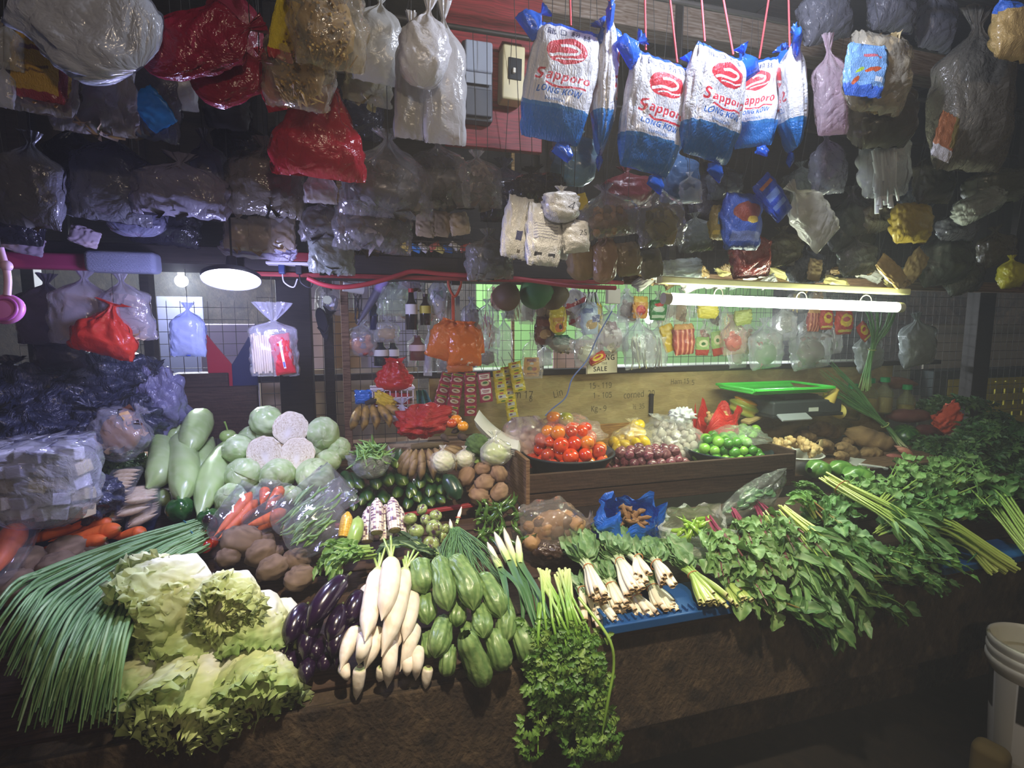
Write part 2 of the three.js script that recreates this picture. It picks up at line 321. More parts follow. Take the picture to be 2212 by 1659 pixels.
// red board with meter boxes
{
  const a = D(962, 150, 1.95), b = D(1172, 330, 1.95), y0 = b.y, y1 = 2.98;
  solid('meter_board', 'dark red painted meter board with two electric boxes', 'board', box(b.x - a.x, y1 - y0, 0.03, 0, 0, 0, 0.004), M.redPaint, { pos: V((a.x + b.x) / 2, (y0 + y1) / 2, -1.97) });
  const s = mpp(D(1030, 180, 1.94)), p = D(1031, 178, 1.92);
  const g = thing('electric_meter', 'grey and clear electric meter box on the red board', 'meter', { pos: p });
  const mh = part(g, 'housing', box(66 * s, 160 * s, 0.05, 0, 0, -0.015, 0.008), plain(0x5d6066, 0.45));
  part(mh, 'cover', box(60 * s, 62 * s, 0.03, 0, 44 * s, 0.02, 0.008), phy({ color: 0xb8c0cc, roughness: 0.15, transmission: 0.25, thickness: 0 }));
  part(mh, 'dial_plate', box(56 * s, 34 * s, 0.006, 0, 8 * s, 0.022, 0.002), plain(0x9aa0a8, 0.4));
  part(mh, 'terminal_cover', box(58 * s, 56 * s, 0.02, 0, -46 * s, 0.016, 0.005), plain(0x4c4f55, 0.5));
  const q = D(1104, 165, 1.92), g2 = thing('breaker_box', 'cream breaker box with a dark window on the red board', 'breaker box', { pos: q, rot: [0, 0, -0.03] });
  const bc = part(g2, 'case', box(50 * s, 112 * s, 0.07, 0, 0, 0, 0.008), plain(0xd8cc9c, 0.45));
  part(bc, 'window', box(30 * s, 44 * s, 0.008, 2 * s, 6 * s, 0.035, 0.002), plain(0x23282b, 0.25));
  part(bc, 'switch_lever', box(6 * s, 10 * s, 0.016, -1 * s, 0, 0.042, 0.002), plain(0xe8e4d0, 0.4));
  part(bc, 'top_cap', box(44 * s, 8 * s, 0.05, -4 * s, 58 * s, 0, 0.003), plain(0xa04040, 0.5));
}
// ---------- lamps ----------
{
  const mid = TUBE_A.clone().lerp(TUBE_B, 0.5), L = TUBE_A.distanceTo(TUBE_B), dir = TUBE_B.clone().sub(TUBE_A).normalize();
  const g = thing('fluorescent_lamp', 'long glowing white fluorescent tube over the scale', 'lamp', { pos: mid, quat: qDir(dir, V(1, 0, 0)) });
  part(g, 'glass_tube', new THREE.CapsuleGeometry(0.022, L - 0.03, 6, 14).rotateZ(Math.PI / 2), std({ color: 0xffffff, emissive: 0xf2fff0, emissiveIntensity: 9 }));
  for (const s of [-1, 1]) part(g, 'end_cap', cyl(0.0225, 0.0225, 0.03).rotateZ(Math.PI / 2), plain(0xd8d4c0, 0.4), { pos: V(s * (L / 2 + 0.005), 0, 0) });
  part(g, 'batten', box(L + 0.1, 0.028, 0.04, 0.02, 0.072, -0.02, 0.005), plain(0xdcd69a, 0.5));
  for (const s of [-0.36, 0.05, 0.4]) part(g, 'clip', new THREE.TorusGeometry(0.028, 0.002, 6, 16, 4).rotateY(Math.PI / 2), plain(0xd8d0a0, 0.5), { pos: V(s, 0.02, 0) });
}
{
  const nrm = V(0.02, -1, 0.34).normalize();
  const g = thing('led_lamp', 'round glowing white LED lamp hanging above the bottle gourds', 'lamp', { pos: LED, quat: qDir(nrm.clone().negate()) });
  part(g, 'diffuser', blob(0.078, 0.006, 0.078, { nu: 32, nv: 8 }), std({ color: 0xffffff, emissive: 0xd8d6ff, emissiveIntensity: 9 }));
  part(g, 'housing', new THREE.LatheGeometry([[0.079, -0.002], [0.081, 0.01], [0.07, 0.016], [0.04, 0.022], [0.022, 0.034], [0.016, 0.04], [0.014, 0.07], [0, 0.07]].map(([x, y]) => new THREE.Vector2(x, y)), 32), plain(0x4a4d66, 0.4));
  part(g, 'cord', wire([V(0, 0.07, 0), V(0, 0.07, 0).add(V(0, 2.72 - LED.y, -0.02).applyQuaternion(g.quaternion.clone().invert()))], 0.003), M.string);
}
{
  const g = thing('bulb_lamp', 'bright white bulb lamp under the ceiling above the noodle packs', 'lamp', { pos: TOPLAMP });
  part(g, 'bulb', new THREE.SphereGeometry(0.05, 18, 12), std({ color: 0xffffff, emissive: 0xe8efff, emissiveIntensity: 9 }), { pos: V(0, 0.02, 0) });
  part(g, 'socket', cyl(0.022, 0.026, 0.08), plain(0xd0d0d0, 0.5), { pos: V(0, 0.1, 0) });
  part(g, 'cord', wire([V(0, 0.14, 0), V(0, 0.36, 0)], 0.004), M.string);
}
{  // added lamp out of view; its shade keeps the cone on the front
  const g = thing('added_shaded_lamp', 'unseen white bulb under a tin shade, added to brighten the counter front', 'lamp', { pos: ADDED_LAMP });
  part(g, 'bulb', new THREE.SphereGeometry(0.045, 18, 12), std({ color: 0xffffff, emissive: 0xfff0dc, emissiveIntensity: 9 }));
  part(g, 'shade', new THREE.CylinderGeometry(0.03, 0.15, 0.09, 28, 1, true), std({ color: 0xb8bcc0, roughness: 0.5, metalness: 0.5, side: THREE.DoubleSide }), { pos: V(0, 0.06, 0) });
  part(g, 'cord', wire([V(0, 0.1, 0), V(0, 0.14, 0)], 0.004), M.string);
}
// lamps of the stalls beyond the mesh
for (const [px, py, d, lab, it] of [[1686, 705, 3.3, 'small white bulb glowing beyond the mesh under the tube', 1.1], [1402, 690, 3.3, 'white bulb glowing beyond the mesh behind the hanging sachets', 1.3], [392, 607, 3.0, 'small white strip lamp glowing behind the round lamp', 2.5], [950, 520, 3.7, 'shaded bulb lighting the green wall of the next stall', 2.6]]) {
  const p = D(px, py, d), g = thing('stall_bulb', lab, 'lamp', { pos: p });
  part(g, 'bulb', new THREE.SphereGeometry(0.03, 14, 10), std({ color: 0xffffff, emissive: 0xeef2ff, emissiveIntensity: 9 }));
  part(g, 'socket', cyl(0.014, 0.016, 0.05, 12), plain(0xb0b0b0), { pos: V(0, 0.05, 0) });
  part(g, 'cord', wire([V(0, 0.07, 0), V(0, 2.98 - p.y, 0)], 0.003), M.string);
  pointLight(0xeaf2ff, it, p, 1.5, 'stall_bulb_light');
}
// unseen aisle lamp added behind the viewer as weak fill light
{
  const p = V(0.4, 2.55, 1.9), g = thing('added_aisle_lamp', 'unseen round white lamp added behind the viewer as fill', 'lamp', { pos: p });
  part(g, 'diffuser', new THREE.SphereGeometry(0.09, 18, 12), std({ color: 0xffffff, emissive: 0xfff0d8, emissiveIntensity: 4 }));
  part(g, 'stem', cyl(0.012, 0.012, 0.36), plain(0x999999), { pos: V(0, 0.26, 0) });
  pointLight(0xffe6c4, 2, p, 4, 'added_fill_light');
}
// the next stall behind the mesh
{
  const panel = (name, label, cat, px0, py0, px1, py1, d, mat, t = 0.02, rz = 0) => { const a = D(px0, py0, d), b = D(px1, py1, d); if (!/cupboard|crate|black_shelf|carton/.test(name)) b.y = 0; return solid(name, label, cat, box(Math.abs(b.x - a.x), Math.abs(a.y - b.y), t, 0, 0, 0, 0.004), mat, { pos: a.clone().add(b).multiplyScalar(0.5), rot: [0, 0, rz] }); };
  panel('pink_board', 'pale pink board standing behind the mesh below the sachets', 'board', 1195, 735, 1300, 905, 3.0, plain(0xd8b8b4, 0.8));
  panel('lilac_sheet', 'pale lilac sheet hanging behind the mesh near the slim post', 'sheet', 640, 560, 905, 900, 3.0, plain(0xb9b6d8, 0.85));
  panel('tan_carton', 'tan cardboard carton behind the mesh beside the sandal soles', 'carton', 712, 665, 780, 798, 2.9, plain(0xc9a06a, 0.85), 0.1);
  panel('white_sheet', 'white plastic sheet hanging behind the mesh by the knife rack', 'sheet', 760, 640, 850, 750, 3.1, plain(0xdad8e0, 0.7));
  panel('cream_board', 'cream wall board behind the mesh below the slim post', 'board', 560, 800, 905, 960, 2.85, plain(0xcbbca4, 0.85));
  panel('purple_board', 'greyish purple board behind the red and blue cloth', 'board', 430, 700, 560, 850, 3.0, plain(0x8a7f9a, 0.8));
  panel('dark_cupboard', 'dark brown cupboard side behind the bottle gourds', 'cupboard', 376, 838, 562, 940, 2.45, M.darkWood, 0.04);
  panel('brown_crate', 'reddish brown wooden crate on the cupboard beneath the snack bag', 'crate', 376, 806, 500, 838, 2.52, M.darkWood, 0.1);
  panel('dark_screen', 'dark curtain behind the posts near the round lamp', 'curtain', 338, 640, 450, 830, 3.2, plain(0x2a2c44, 0.9));
  panel('pale_wall_board', 'pale concrete board beyond the coarse mesh', 'board', 2000, 700, 2330, 830, 3.4, plain(0xb8ae9a, 0.85));
  panel('black_shelf', 'dark green shelf beyond the coarse mesh behind the dark post', 'shelf', 1990, 800, 2330, 838, 3.2, plain(0x2a3430, 0.7), 0.2);
  panel('stall_counter', 'pale counter of the next stall beyond the mesh', 'counter', 1000, 800, 1900, 1000, 3.4, plain(0x9aa08a, 0.8), 0.4);
  // stacked yellow crates with slatted sides
  const y0 = D(2140, 822, 2.95), y1 = D(2330, 900, 2.95), w = y1.x - y0.x, h = y0.y - y1.y;
  const c = thing('yellow_crate', 'yellow slatted plastic crate beyond the coarse mesh', 'crate', { pos: V(y0.x + w / 2 - 0.12, y1.y + h / 2, -3.0) });
  for (let i = 0; i < 4; i++) part(c, 'slat', box(w + 0.24, h * 0.16, 0.012, 0, h * (0.4 - i * 0.27), 0.1, 0.003), plain(0xd8cc3a, 0.5));
  for (let i = 0; i < 13; i++) part(c, 'upright', box(0.014, h, 0.012, -w / 2 - 0.1 + i * (w + 0.2) / 12, 0, 0.09, 0.003), plain(0xcabd30, 0.5));
  part(c, 'back_wall', box(w + 0.24, h, 0.012, 0, 0, -0.1, 0.003), plain(0xcabd30, 0.5));
}
// orange-and-blue cloth, hung triangles
{
  const tri = (name, label, cat, pts, d, mat) => { const s = new THREE.Shape(pts.map(([x, y]) => { const p = D(x, y, d); return new THREE.Vector2(p.x, p.y); })); return solid(name, label, cat, new THREE.ExtrudeGeometry(s, { depth: 0.012, bevelEnabled: true, bevelSize: 0.002, bevelThickness: 0.002, bevelSegments: 1, steps: 1 }), mat, { pos: V(0, 0, -d) }); };
  tri('red_cloth', 'crimson cloth hanging in front of the mesh beside the blue cloth', 'cloth', [[443, 718], [470, 752], [503, 790], [504, 842], [456, 842]], 2.5, plain(0xa4142e, 0.85));
  tri('blue_cloth', 'dark blue cloth hanging beside the crimson cloth', 'cloth', [[552, 700], [558, 842], [506, 842], [503, 788], [530, 744]], 2.49, plain(0x16204e, 0.85));
}
// ---------- builders for produce and bags ----------
const Q = (x0, y0, s) => (X, Y) => [x0 + X * s, y0 + Y * s];
const q1 = Q(0, 920, 0.2411), q2 = Q(280, 860, 0.2441), q3 = Q(720, 860, 0.2441), q4 = Q(1080, 840, 0.2893), q5 = Q(1560, 780, 0.2948), q6 = Q(0, 1150, 0.3068), q7 = Q(580, 1130, 0.3436), q8 = Q(1260, 1080, 0.4304);
const ctr = (pts) => { const b = new THREE.Box3().setFromPoints(pts); return b.getCenter(V(0, 0, 0)); };
// one elongated vegetable through photograph points lifted off the deck
function longVeg(name, label, cat, group, pts, wpx, rad, mat, o = {}) {
  const w = pts.map(([x, y, l]) => B(x, y, l ?? 0.02)), c = w[0].clone(), R = wpx / 2 * mpp(w[0]);
  const g = sweep(w.map((p) => p.sub(c)), rad.map((k) => k * R), o);
  return solid(name, label, cat, g, mat, { pos: c, group });
}
const speck = (base, dark, f, amt) => (v, u, s) => mixc(C(base), C(dark), clamp(0.35 + amt * fbm(Math.cos(u * 6.283) * f + s * 7, v * f * 2.2, Math.sin(u * 6.283) * f, 3)));
// leaf along +x, normal +y
function leafGeo(L, W, o = {}) {
  const { fold = 0.25, curl = 0.3, wave = 0.1, c0 = '#6f9a4a', c1 = '#3f6d2c', vein = '#a9c48a', seed = 0, nu = 6, nv = 9, point = 1, lobes = 0 } = o;
  return gridGeo(nu, nv, (uu, v) => {
    const u = uu * 2 - 1; let w = W / 2 * Math.pow(Math.sin(Math.PI * Math.pow(v, 0.62)), 0.8) * (1 - (point - 0.9) * v * 0.3);
    if (lobes) w *= 1 - 0.35 * Math.pow(Math.abs(Math.sin(v * Math.PI * lobes)), 2);
    const x = L * (v - 0.12 * curl * v * v), y = Math.abs(u) * w * fold * 2 - curl * L * v * v * 0.5 + wave * W * n3(u * 1.5 + seed, v * 4, seed * 2.1) * Math.abs(u);
    const k = clamp(0.5 + 0.5 * n3(u * 2 + seed, v * 3, 4 + seed)), mid = Math.exp(-u * u * 30) * (1 - v * 0.6), sv = Math.pow(Math.max(0, Math.cos((v * 9 + Math.abs(u) * -2.2) * Math.PI)), 8) * 0.3;
    return [x, y, u * w, mixc(mixc(C(c0), C(c1), k), C(vein), clamp(mid + sv))];
  });
}
function basis(dir, up) { const x = dir.clone().normalize(), z = x.clone().cross(up).normalize(), y = z.clone().cross(x); return new THREE.Quaternion().setFromRotationMatrix(new THREE.Matrix4().makeBasis(x, y, z)); }
// tied bunch of leafy stems from base to tip (world points)
function bunch(name, label, cat, o) {
  const { base, tip, n = 12, tie = 0.015, spread = 0.08, r = 0.003, stem = () => C('#8fb05a'), leaves, per = 4, from = 0.45, size = 1, sag = 0.03, seed = 1, mat = M.leaf, group, stemMat = M.waxy, band, jit = 0.9, upness = 0.8, rEnd = 0.5, lift = 0.02 } = o;
  const R = rng(seed * 77 + 5), g = thing(name, label, cat, { pos: base, group }), ax = tip.clone().sub(base), len = ax.length(), d = ax.clone().normalize();
  const side = d.clone().cross(V(0, 1, 0)).normalize(), nrm = side.clone().cross(d);
  for (let i = 0; i < n; i++) {
    const a = R() * 6.283, q = Math.sqrt(R()), s0 = side.clone().multiplyScalar(Math.cos(a) * q * tie).addScaledVector(nrm, Math.sin(a) * q * tie * 0.7 + lift * 0.2);
    const e = d.clone().multiplyScalar(len * (0.8 + 0.25 * R())).addScaledVector(side, Math.cos(a) * q * spread + (R() - 0.5) * spread * 0.4).addScaledVector(nrm, Math.sin(a) * q * spread * 0.35 + lift);
    const m1 = s0.clone().lerp(e, 0.35).addScaledVector(nrm, sag * 0.6), m2 = s0.clone().lerp(e, 0.7).addScaledVector(nrm, sag);
    const st = s0.clone().addScaledVector(d, -len * 0.1 * R());
    const pts = [st, s0.clone().lerp(m1, 0.4), m1, m2, e];
    const k = r * (0.8 + 0.5 * R());
    part(g, 'stem', sweep(pts, [k, k, k * 0.95, k * 0.8, k * rEnd], { n: 9, m: 6, col: (v) => stem(v, i) }), stemMat);
    const cv = new THREE.CatmullRomCurve3(pts);
    for (let j = 0; j < per; j++) {
      const t = Math.min(0.99, from + (1 - from) * (j + R() * 0.8) / per), p = cv.getPointAt(t), tg = cv.getTangentAt(t);
      const dir = tg.clone().addScaledVector(side, (R() - 0.5) * 2 * jit).addScaledVector(V(0, 1, 0), (R() - 0.4) * jit);
      const up = V((R() - 0.5) * 1.2, upness, (R() - 0.2) * 1.2);
      part(g, 'leaf', leaves[Math.floor(R() * leaves.length)], mat, { pos: p, quat: basis(dir, up), scale: size * (0.65 + 0.6 * R()) });
    }
  }
  if (band) { const t = s0dist(band, len); part(g, 'tie_band', new THREE.TorusGeometry(tie * 1.12 + r, 0.0022, 6, 18), plain(o.bandColor ?? 0x3a6a4a, 0.6), { pos: d.clone().multiplyScalar(t).addScaledVector(nrm, sag * 0.4), quat: qDir(d, V(0, 0, 1)), scale: [1.05, 0.85, 1] }); }
  return g;
}
const s0dist = (b, len) => b * len;
// plastic bag: origin at the knot, body hanging along -y
function bagGeo(w, h, t, o = {}) {
  const { neck = 0.28, tail = 0.16, flare = 0.3, bottom = 'flat', crumple = 0.02, pleat = 9, seed = 0, nu = 36, nv = 30, knotW = 0.07, sq = 0.8, planar = false, pillow = 0 } = o;
  return gridGeo(nu, nv, (u, v) => {
    const a = u * 6.283, tv = tail > 0 ? 0.16 : 0; let y, hw, ht, ga;
    if (v < tv) { const k = 1 - v / tv; y = tail * h * k; hw = w / 2 * lerp(knotW, flare, Math.pow(k, 0.8)); ht = hw * 0.45; ga = 1; }
    else {
      const k = (v - tv) / (1 - tv); y = -h * k; const s = tail > 0 || neck > 0 ? sst(0, 1, clamp(k / Math.max(neck, 0.01))) : 1;
      hw = w / 2 * lerp(knotW, 1, s); ga = 1 - s;
      ht = t / 2 * lerp(knotW * 2, 1, s);
      if (tail <= 0) ht *= Math.pow(Math.sin(Math.PI * clamp(k * 0.5 / 0.25, 0, 0.5)), 0.8);
      if (bottom === 'flat') { ht *= Math.pow(clamp((1 - k) / 0.3), 0.55); }
      else { const e = clamp((k - 0.62) / 0.38); const c = Math.sqrt(Math.max(0, 1 - e * e)); hw *= 0.15 + 0.85 * c; ht *= 0.05 + 0.95 * c; }
    }
    if (pillow) hw *= 1 - pillow * (1 - Math.pow(Math.sin(Math.PI * clamp(0.06 + 0.88 * v)), 0.5));
    const ca = Math.cos(a), sa = Math.sin(a), X = Math.sign(ca) * Math.pow(Math.abs(ca), sq), Z = Math.sign(sa) * Math.pow(Math.abs(sa), sq);
    const pl = 1 + ga * 0.35 * Math.sin(a * pleat + seed) + (1 - ga) * 0.05 * Math.sin(a * pleat * 1.7 + seed * 3 + v * 4);
    const cr = crumple * (1.2 * Math.abs(n3(X * 1.6 + seed * 3.1, y / h * 2.6, Z * 1.6)) - 0.4 + 0.22 * n3(X * 4 + seed, y / h * 6, Z * 4)) * Math.min(1, hw / (w * 0.2));
    const x = X * hw * pl + X * cr, z = Z * (ht * pl + 0.001) + Z * cr;
    return [x, y + cr * 0.6, z, undefined, planar ? [x / w + 0.5, 1 + y / h] : [u * 2.4 * w, y]];
  }, true);
}
// loose contents filling a bag's body
function fillGeo(kind, w, h, t, o = {}) {
  const { n = 40, size = 0.02, cols = ['#8a6a40'], seed = 1, top = 0.35 } = o, R = rng(seed * 131 + 9), gs = [];
  for (let i = 0; i < n; i++) {
    const c = C(cols[Math.floor(R() * cols.length)]), s = size * (0.7 + 0.6 * R()); let g;
    if (kind === 'flake') { g = gridGeo(3, 3, (u, v) => { const a = u * 2 - 1, b = v * 2 - 1; return [a * s, 0.35 * s * (a * a - b * b * 0.6) + 0.2 * s * n3(a + i, b, seed), b * s * 0.8, mixc(c, [c[0] * 0.6, c[1] * 0.55, c[2] * 0.5], R() * 0.5)]; }); }
    else if (kind === 'stick' || kind === 'straw') g = tint(new THREE.CylinderGeometry(s * 0.16, s * 0.16, s * 3.2, 5), c);
    else g = blob(s, s * 0.85, s * 0.9, { nu: 8, nv: 6, amp: 0.18, seed: i, col: () => c });
    if (kind === 'straw') { g.rotateX(1.2 + R()).rotateZ(R() * 6); } else if (kind !== 'stick') g.rotateX(R() * 6).rotateZ(R() * 6); else g.rotateZ((R() - 0.5) * 0.5);
    const a = R() * 6.283, q = Math.sqrt(R()) * 0.82, yy = -h * lerp(top, 0.93, R());
    g.translate(Math.cos(a) * q * (w / 2 - s), yy, Math.sin(a) * q * Math.max(0.001, t / 2 - s * 0.6)); gs.push(g.toNonIndexed());
  }
  if (kind !== 'stick') { const c = C(cols[0]); gs.push(blob(w * 0.4, h * (0.96 - top) * 0.44, t * 0.36, { nu: 14, nv: 10, amp: 0.15, seed, col: () => [c[0] * 0.8, c[1] * 0.8, c[2] * 0.8] }).translate(0, -h * (0.96 + top) / 2, 0).toNonIndexed()); }
  return mergeGeometries(gs);
}
const fillMat = std({ vertexColors: true, roughness: 0.6, side: THREE.DoubleSide });

// ================= front row =================
// --- yardlong beans, two tied bundles draped over the counter edge
{
  const beanCol = (i) => { const a = [C('#9cbf86'), C('#86ad72'), C('#aecb98'), C('#78a065')][i % 4]; return (v) => mixc(a, C('#6f9a60'), clamp(0.5 + fbm(v * 6 + i, i, 1, 2))); };
  const make = (label, n, seed, tie, ends, band) => {
    const R = rng(seed), base = B(...tie, 0.06), g = thing('yardlong_bean_bundle', label, 'bean bundle', { pos: base });
    for (let i = 0; i < n; i++) {
      const f = i / (n - 1), j = R(), e = ends(f, j), s = B(tie[0] + 8 + R() * 26, tie[1] - 14 + f * 42 + R() * 8, 0.07 + 0.04 * R());
      const m = B(lerp(tie[0], e[0], 0.28) - 8 * R(), lerp(tie[1], e[1], 0.14) + f * 22, 0.09 + 0.05 * R()), m2 = B(lerp(tie[0], e[0], 0.62) + (R() - 0.5) * 14, lerp(tie[1], e[1], 0.38) + (R() - 0.5) * 16, 0.1 + 0.05 * R());
      const edge = D(lerp(tie[0], e[0], 0.88) + (R() - 0.5) * 14, lerp(tie[1], e[1], 0.68) + (R() - 0.5) * 18, BED0 - 0.07 - 0.05 * R()), end = D(e[0] + (R() - 0.5) * 16, e[1], BED0 - 0.08 - 0.07 * R());
      const r = 0.0036 * (0.85 + R() * 0.35);
      part(g, 'bean', sweep([s, m, m2, edge, end].map((p) => p.sub(base)), [r * 0.8, r, r, r, r * 0.35], { n: 18, m: 5, col: beanCol(i), bump: 0.0006, freq: 60, seed: i }), M.veg);
    }
    for (const k of band) { const p = B(...k, 0.085).sub(base); part(g, 'rubber_band', new THREE.TorusGeometry(0.022, 0.0025, 6, 20), plain(0x2c6a74, 0.5), { pos: p, quat: qDir(V(-0.8, -0.3, 0.5), V(0, 0, 1)) }); }
  };
  make('large pale green yardlong bean bundle draped over the counter edge', 96, 21, [408, 1132], (f, j) => [lerp(-60, 240, f) - 30 * j * f, lerp(1380, 1560, clamp(f * 1.6)) + 60 * (j - 0.6)], [[404, 1138], [392, 1150]]);
  make('smaller yardlong bean bundle lying beneath the large one', 34, 33, [420, 1150], (f, j) => [lerp(30, 246, f), 1500 + 90 * j], [[418, 1160]]);
}
// --- napa cabbages
function napaHead(name, label, seed, pos, axis, size, open, n = 13, dark = 0) {
  const R = rng(seed), g = thing(name, label, 'napa cabbage', { pos, quat: qDir(axis), group: undefined });
  part(g, 'core', sweep([V(0, -0.004, 0), V(0, size * 0.5, 0)], [0.2, 0.26, 0.2, 0.02].map((k) => k * size), { n: 8, m: 12, col: () => C('#e8ecd0') }), M.veg);
  for (let i = 0; i < n; i++) {
    const lay = i / n, phi = i * 2.4 + R() * 0.4, Rr = size * lerp(0.2, 0.46, lay), H = size * lerp(0.95, 1.12, R()), wr = lerp(1.5, 1.3, lay), op = open * 0.5 * lay * (0.4 + R()), sd = seed + i * 3.7;
    const lg = gridGeo(26, 26, (uu, v) => {
      const u = uu * 2 - 1, hw = wr * (0.42 + 0.58 * Math.sin(Math.PI * Math.min(0.62, 0.12 + v * 0.62))), th = phi + u * hw;
      const ed = clamp(Math.abs(u) ** 3 + Math.max(0, v - 0.72) * 2.6) * Math.min(1, v * 2), cr = Math.min(1, v * 2.5) * size;
      let r = Rr * (0.45 + 0.68 * Math.sin(Math.PI * (0.1 + 0.68 * v))) + op * size * v * v + cr * (0.04 * n3(th * 3 + sd, v * 4, sd) + 0.022 * n3(th * 9 + sd, v * 11, sd + 2) + ed * (0.1 * n3(th * 6 + sd, v * 8, sd + 5) + 0.07 * n3(th * 15, v * 17, sd + 9)));
      r += 0.04 * size * Math.exp(-u * u * 14) * (1 - v);
      const y = H * v * (1 - 0.1 * v) - op * 0.3 * size * v * v + cr * ed * 0.08 * n3(th * 9 + sd, v * 9 + 3, sd + 4);
      const rib = Math.exp(-u * u * lerp(6, 40, v)) * (1 - v * 0.7), vn = Math.pow(Math.max(0, Math.cos((Math.abs(u) * 5 - v * 7) * Math.PI)), 6) * 0.4 * (1 - v * 0.5);
      const grn = mixc(mixc(C('#e6e8b0'), C('#ccd890'), clamp(v * 1.1 - 0.15 + 0.4 * n3(u + sd, v * 2, 1))), C('#6f9a48'), clamp((v - 0.3) * (dark + lay * 0.35) + 0.3 * dark * n3(th * 4, v * 5, sd)));
      return [Math.cos(th) * r, y, Math.sin(th) * r, mixc(grn, C('#f4f5ea'), clamp(rib * 1.3 + vn + (0.3 - v) * 2.2))];
    });
    part(g, 'leaf', lg, M.leafMatte);
  }
  return g;
}
{
  const H = [
    ['napa cabbage with white ribs on top of the napa pile', 440, 1238, 0.17, V(-0.75, -0.2, 0.6), 0.2, 0.45, 13, 0.0],
    ['napa cabbage showing a pale yellow heart beside the brown potatoes', 520, 1262, 0.17, V(-0.15, -0.1, 0.95), 0.15, 0.45, 13, 0.0],
    ['green-leaved napa cabbage under the yellow-hearted one', 560, 1290, 0.12, V(0.0, -0.65, 0.7), 0.17, 0.4, 12, 0.75],
    ['napa cabbage with a white frilled side next to the eggplants', 596, 1300, 0.08, V(0.1, -0.8, 0.5), 0.15, 0.35, 12, 0.15],
    ['yellowish napa cabbage hanging lowest over the counter edge', 450, 1425, 0.03, V(-0.1, -0.4, 0.9), 0.2, 0.5, 13, 0.3],
    ['small green napa cabbage beside the yardlong beans, low in the pile', 335, 1425, 0.02, V(-0.25, -0.4, 0.85), 0.15, 0.35, 11, 0.85],
    ['ruffled napa cabbage low in the pile next to the eggplants', 555, 1405, 0.03, V(0.12, -0.4, 0.9), 0.18, 0.55, 13, 0.6],
    ['napa cabbage with bright frilled edge beside the yardlong beans', 350, 1275, 0.12, V(-0.4, -0.7, 0.55), 0.16, 0.5, 12, 0.15],
    ['green-tinged napa cabbage wedged in the middle of the napa pile', 430, 1330, 0.06, V(-0.1, -0.5, 0.85), 0.17, 0.3, 11, 0.35],
  ];
  H.forEach(([lab, x, y, l, ax, s, op, n, dk], i) => napaHead('napa_cabbage', lab, 51 + i * 13, B(x, y, l), ax, s, op, n, dk));
}
// --- long purple eggplants
{
  const col = (v, u, s) => v < 0.085 ? C('#5f6a3a') : mixc(C('#2a1436'), C('#160a1e'), clamp(0.5 + 0.8 * fbm(v * 5, u * 3, s, 2)));
  const rad = [0.12, 0.2, 0.72, 0.85, 0.95, 1, 1, 0.97, 0.85, 0.5, 0.02];
  const E = [[[520, 310], [400, 430], [240, 660], 46, 0.17, 0.14], [[585, 420], [545, 510], [480, 650], 42, 0.12, 0.1], [[250, 500], [180, 600], [110, 770], 42, 0.11, 0.1], [[470, 500], [430, 620], [375, 760], 40, 0.12, 0.1],
    [[330, 500], [280, 620], [245, 760], 42, 0.11, 0.09], [[300, 560], [240, 740], [215, 860], 38, 0.08, 0.07], [[500, 640], [430, 740], [395, 850], 40, 0.08, 0.07], [[150, 640], [90, 780], [80, 890], 40, 0.05, 0.05],
    [[330, 700], [300, 800], [290, 880], 34, 0.05, 0.05], [[270, 820], [240, 920], [235, 1015], 34, 0.03, 0.03], [[180, 800], [130, 880], [110, 925], 34, 0.03, 0.02], [[400, 820], [350, 880], [340, 920], 32, 0.03, 0.02], [[560, 560], [540, 700], [500, 790], 40, 0.06, 0.05], [[470, 760], [440, 860], [425, 915], 30, 0.03, 0.03]];
  const EL = ranked(E.map((e) => e[2]), 'dark purple eggplant tip in the pile', 'napa cabbage', 3);
  E.forEach(([a, b, c, w, l0, l1], i) => longVeg('eggplant', i === 0 ? 'long glossy purple eggplant lying uppermost on the eggplant pile' : i === 6 ? 'eggplant whose brownish blunt end points out beside the radishes' : EL[i], 'eggplant', 'purple eggplants in a pile', [[...q7(...a), l0], [...q7(...b), (l0 + l1) / 2 + 0.015], [...q7(...c), l1]], w, rad, M.glossy, { n: 20, m: 14, col, seed: i }));
}
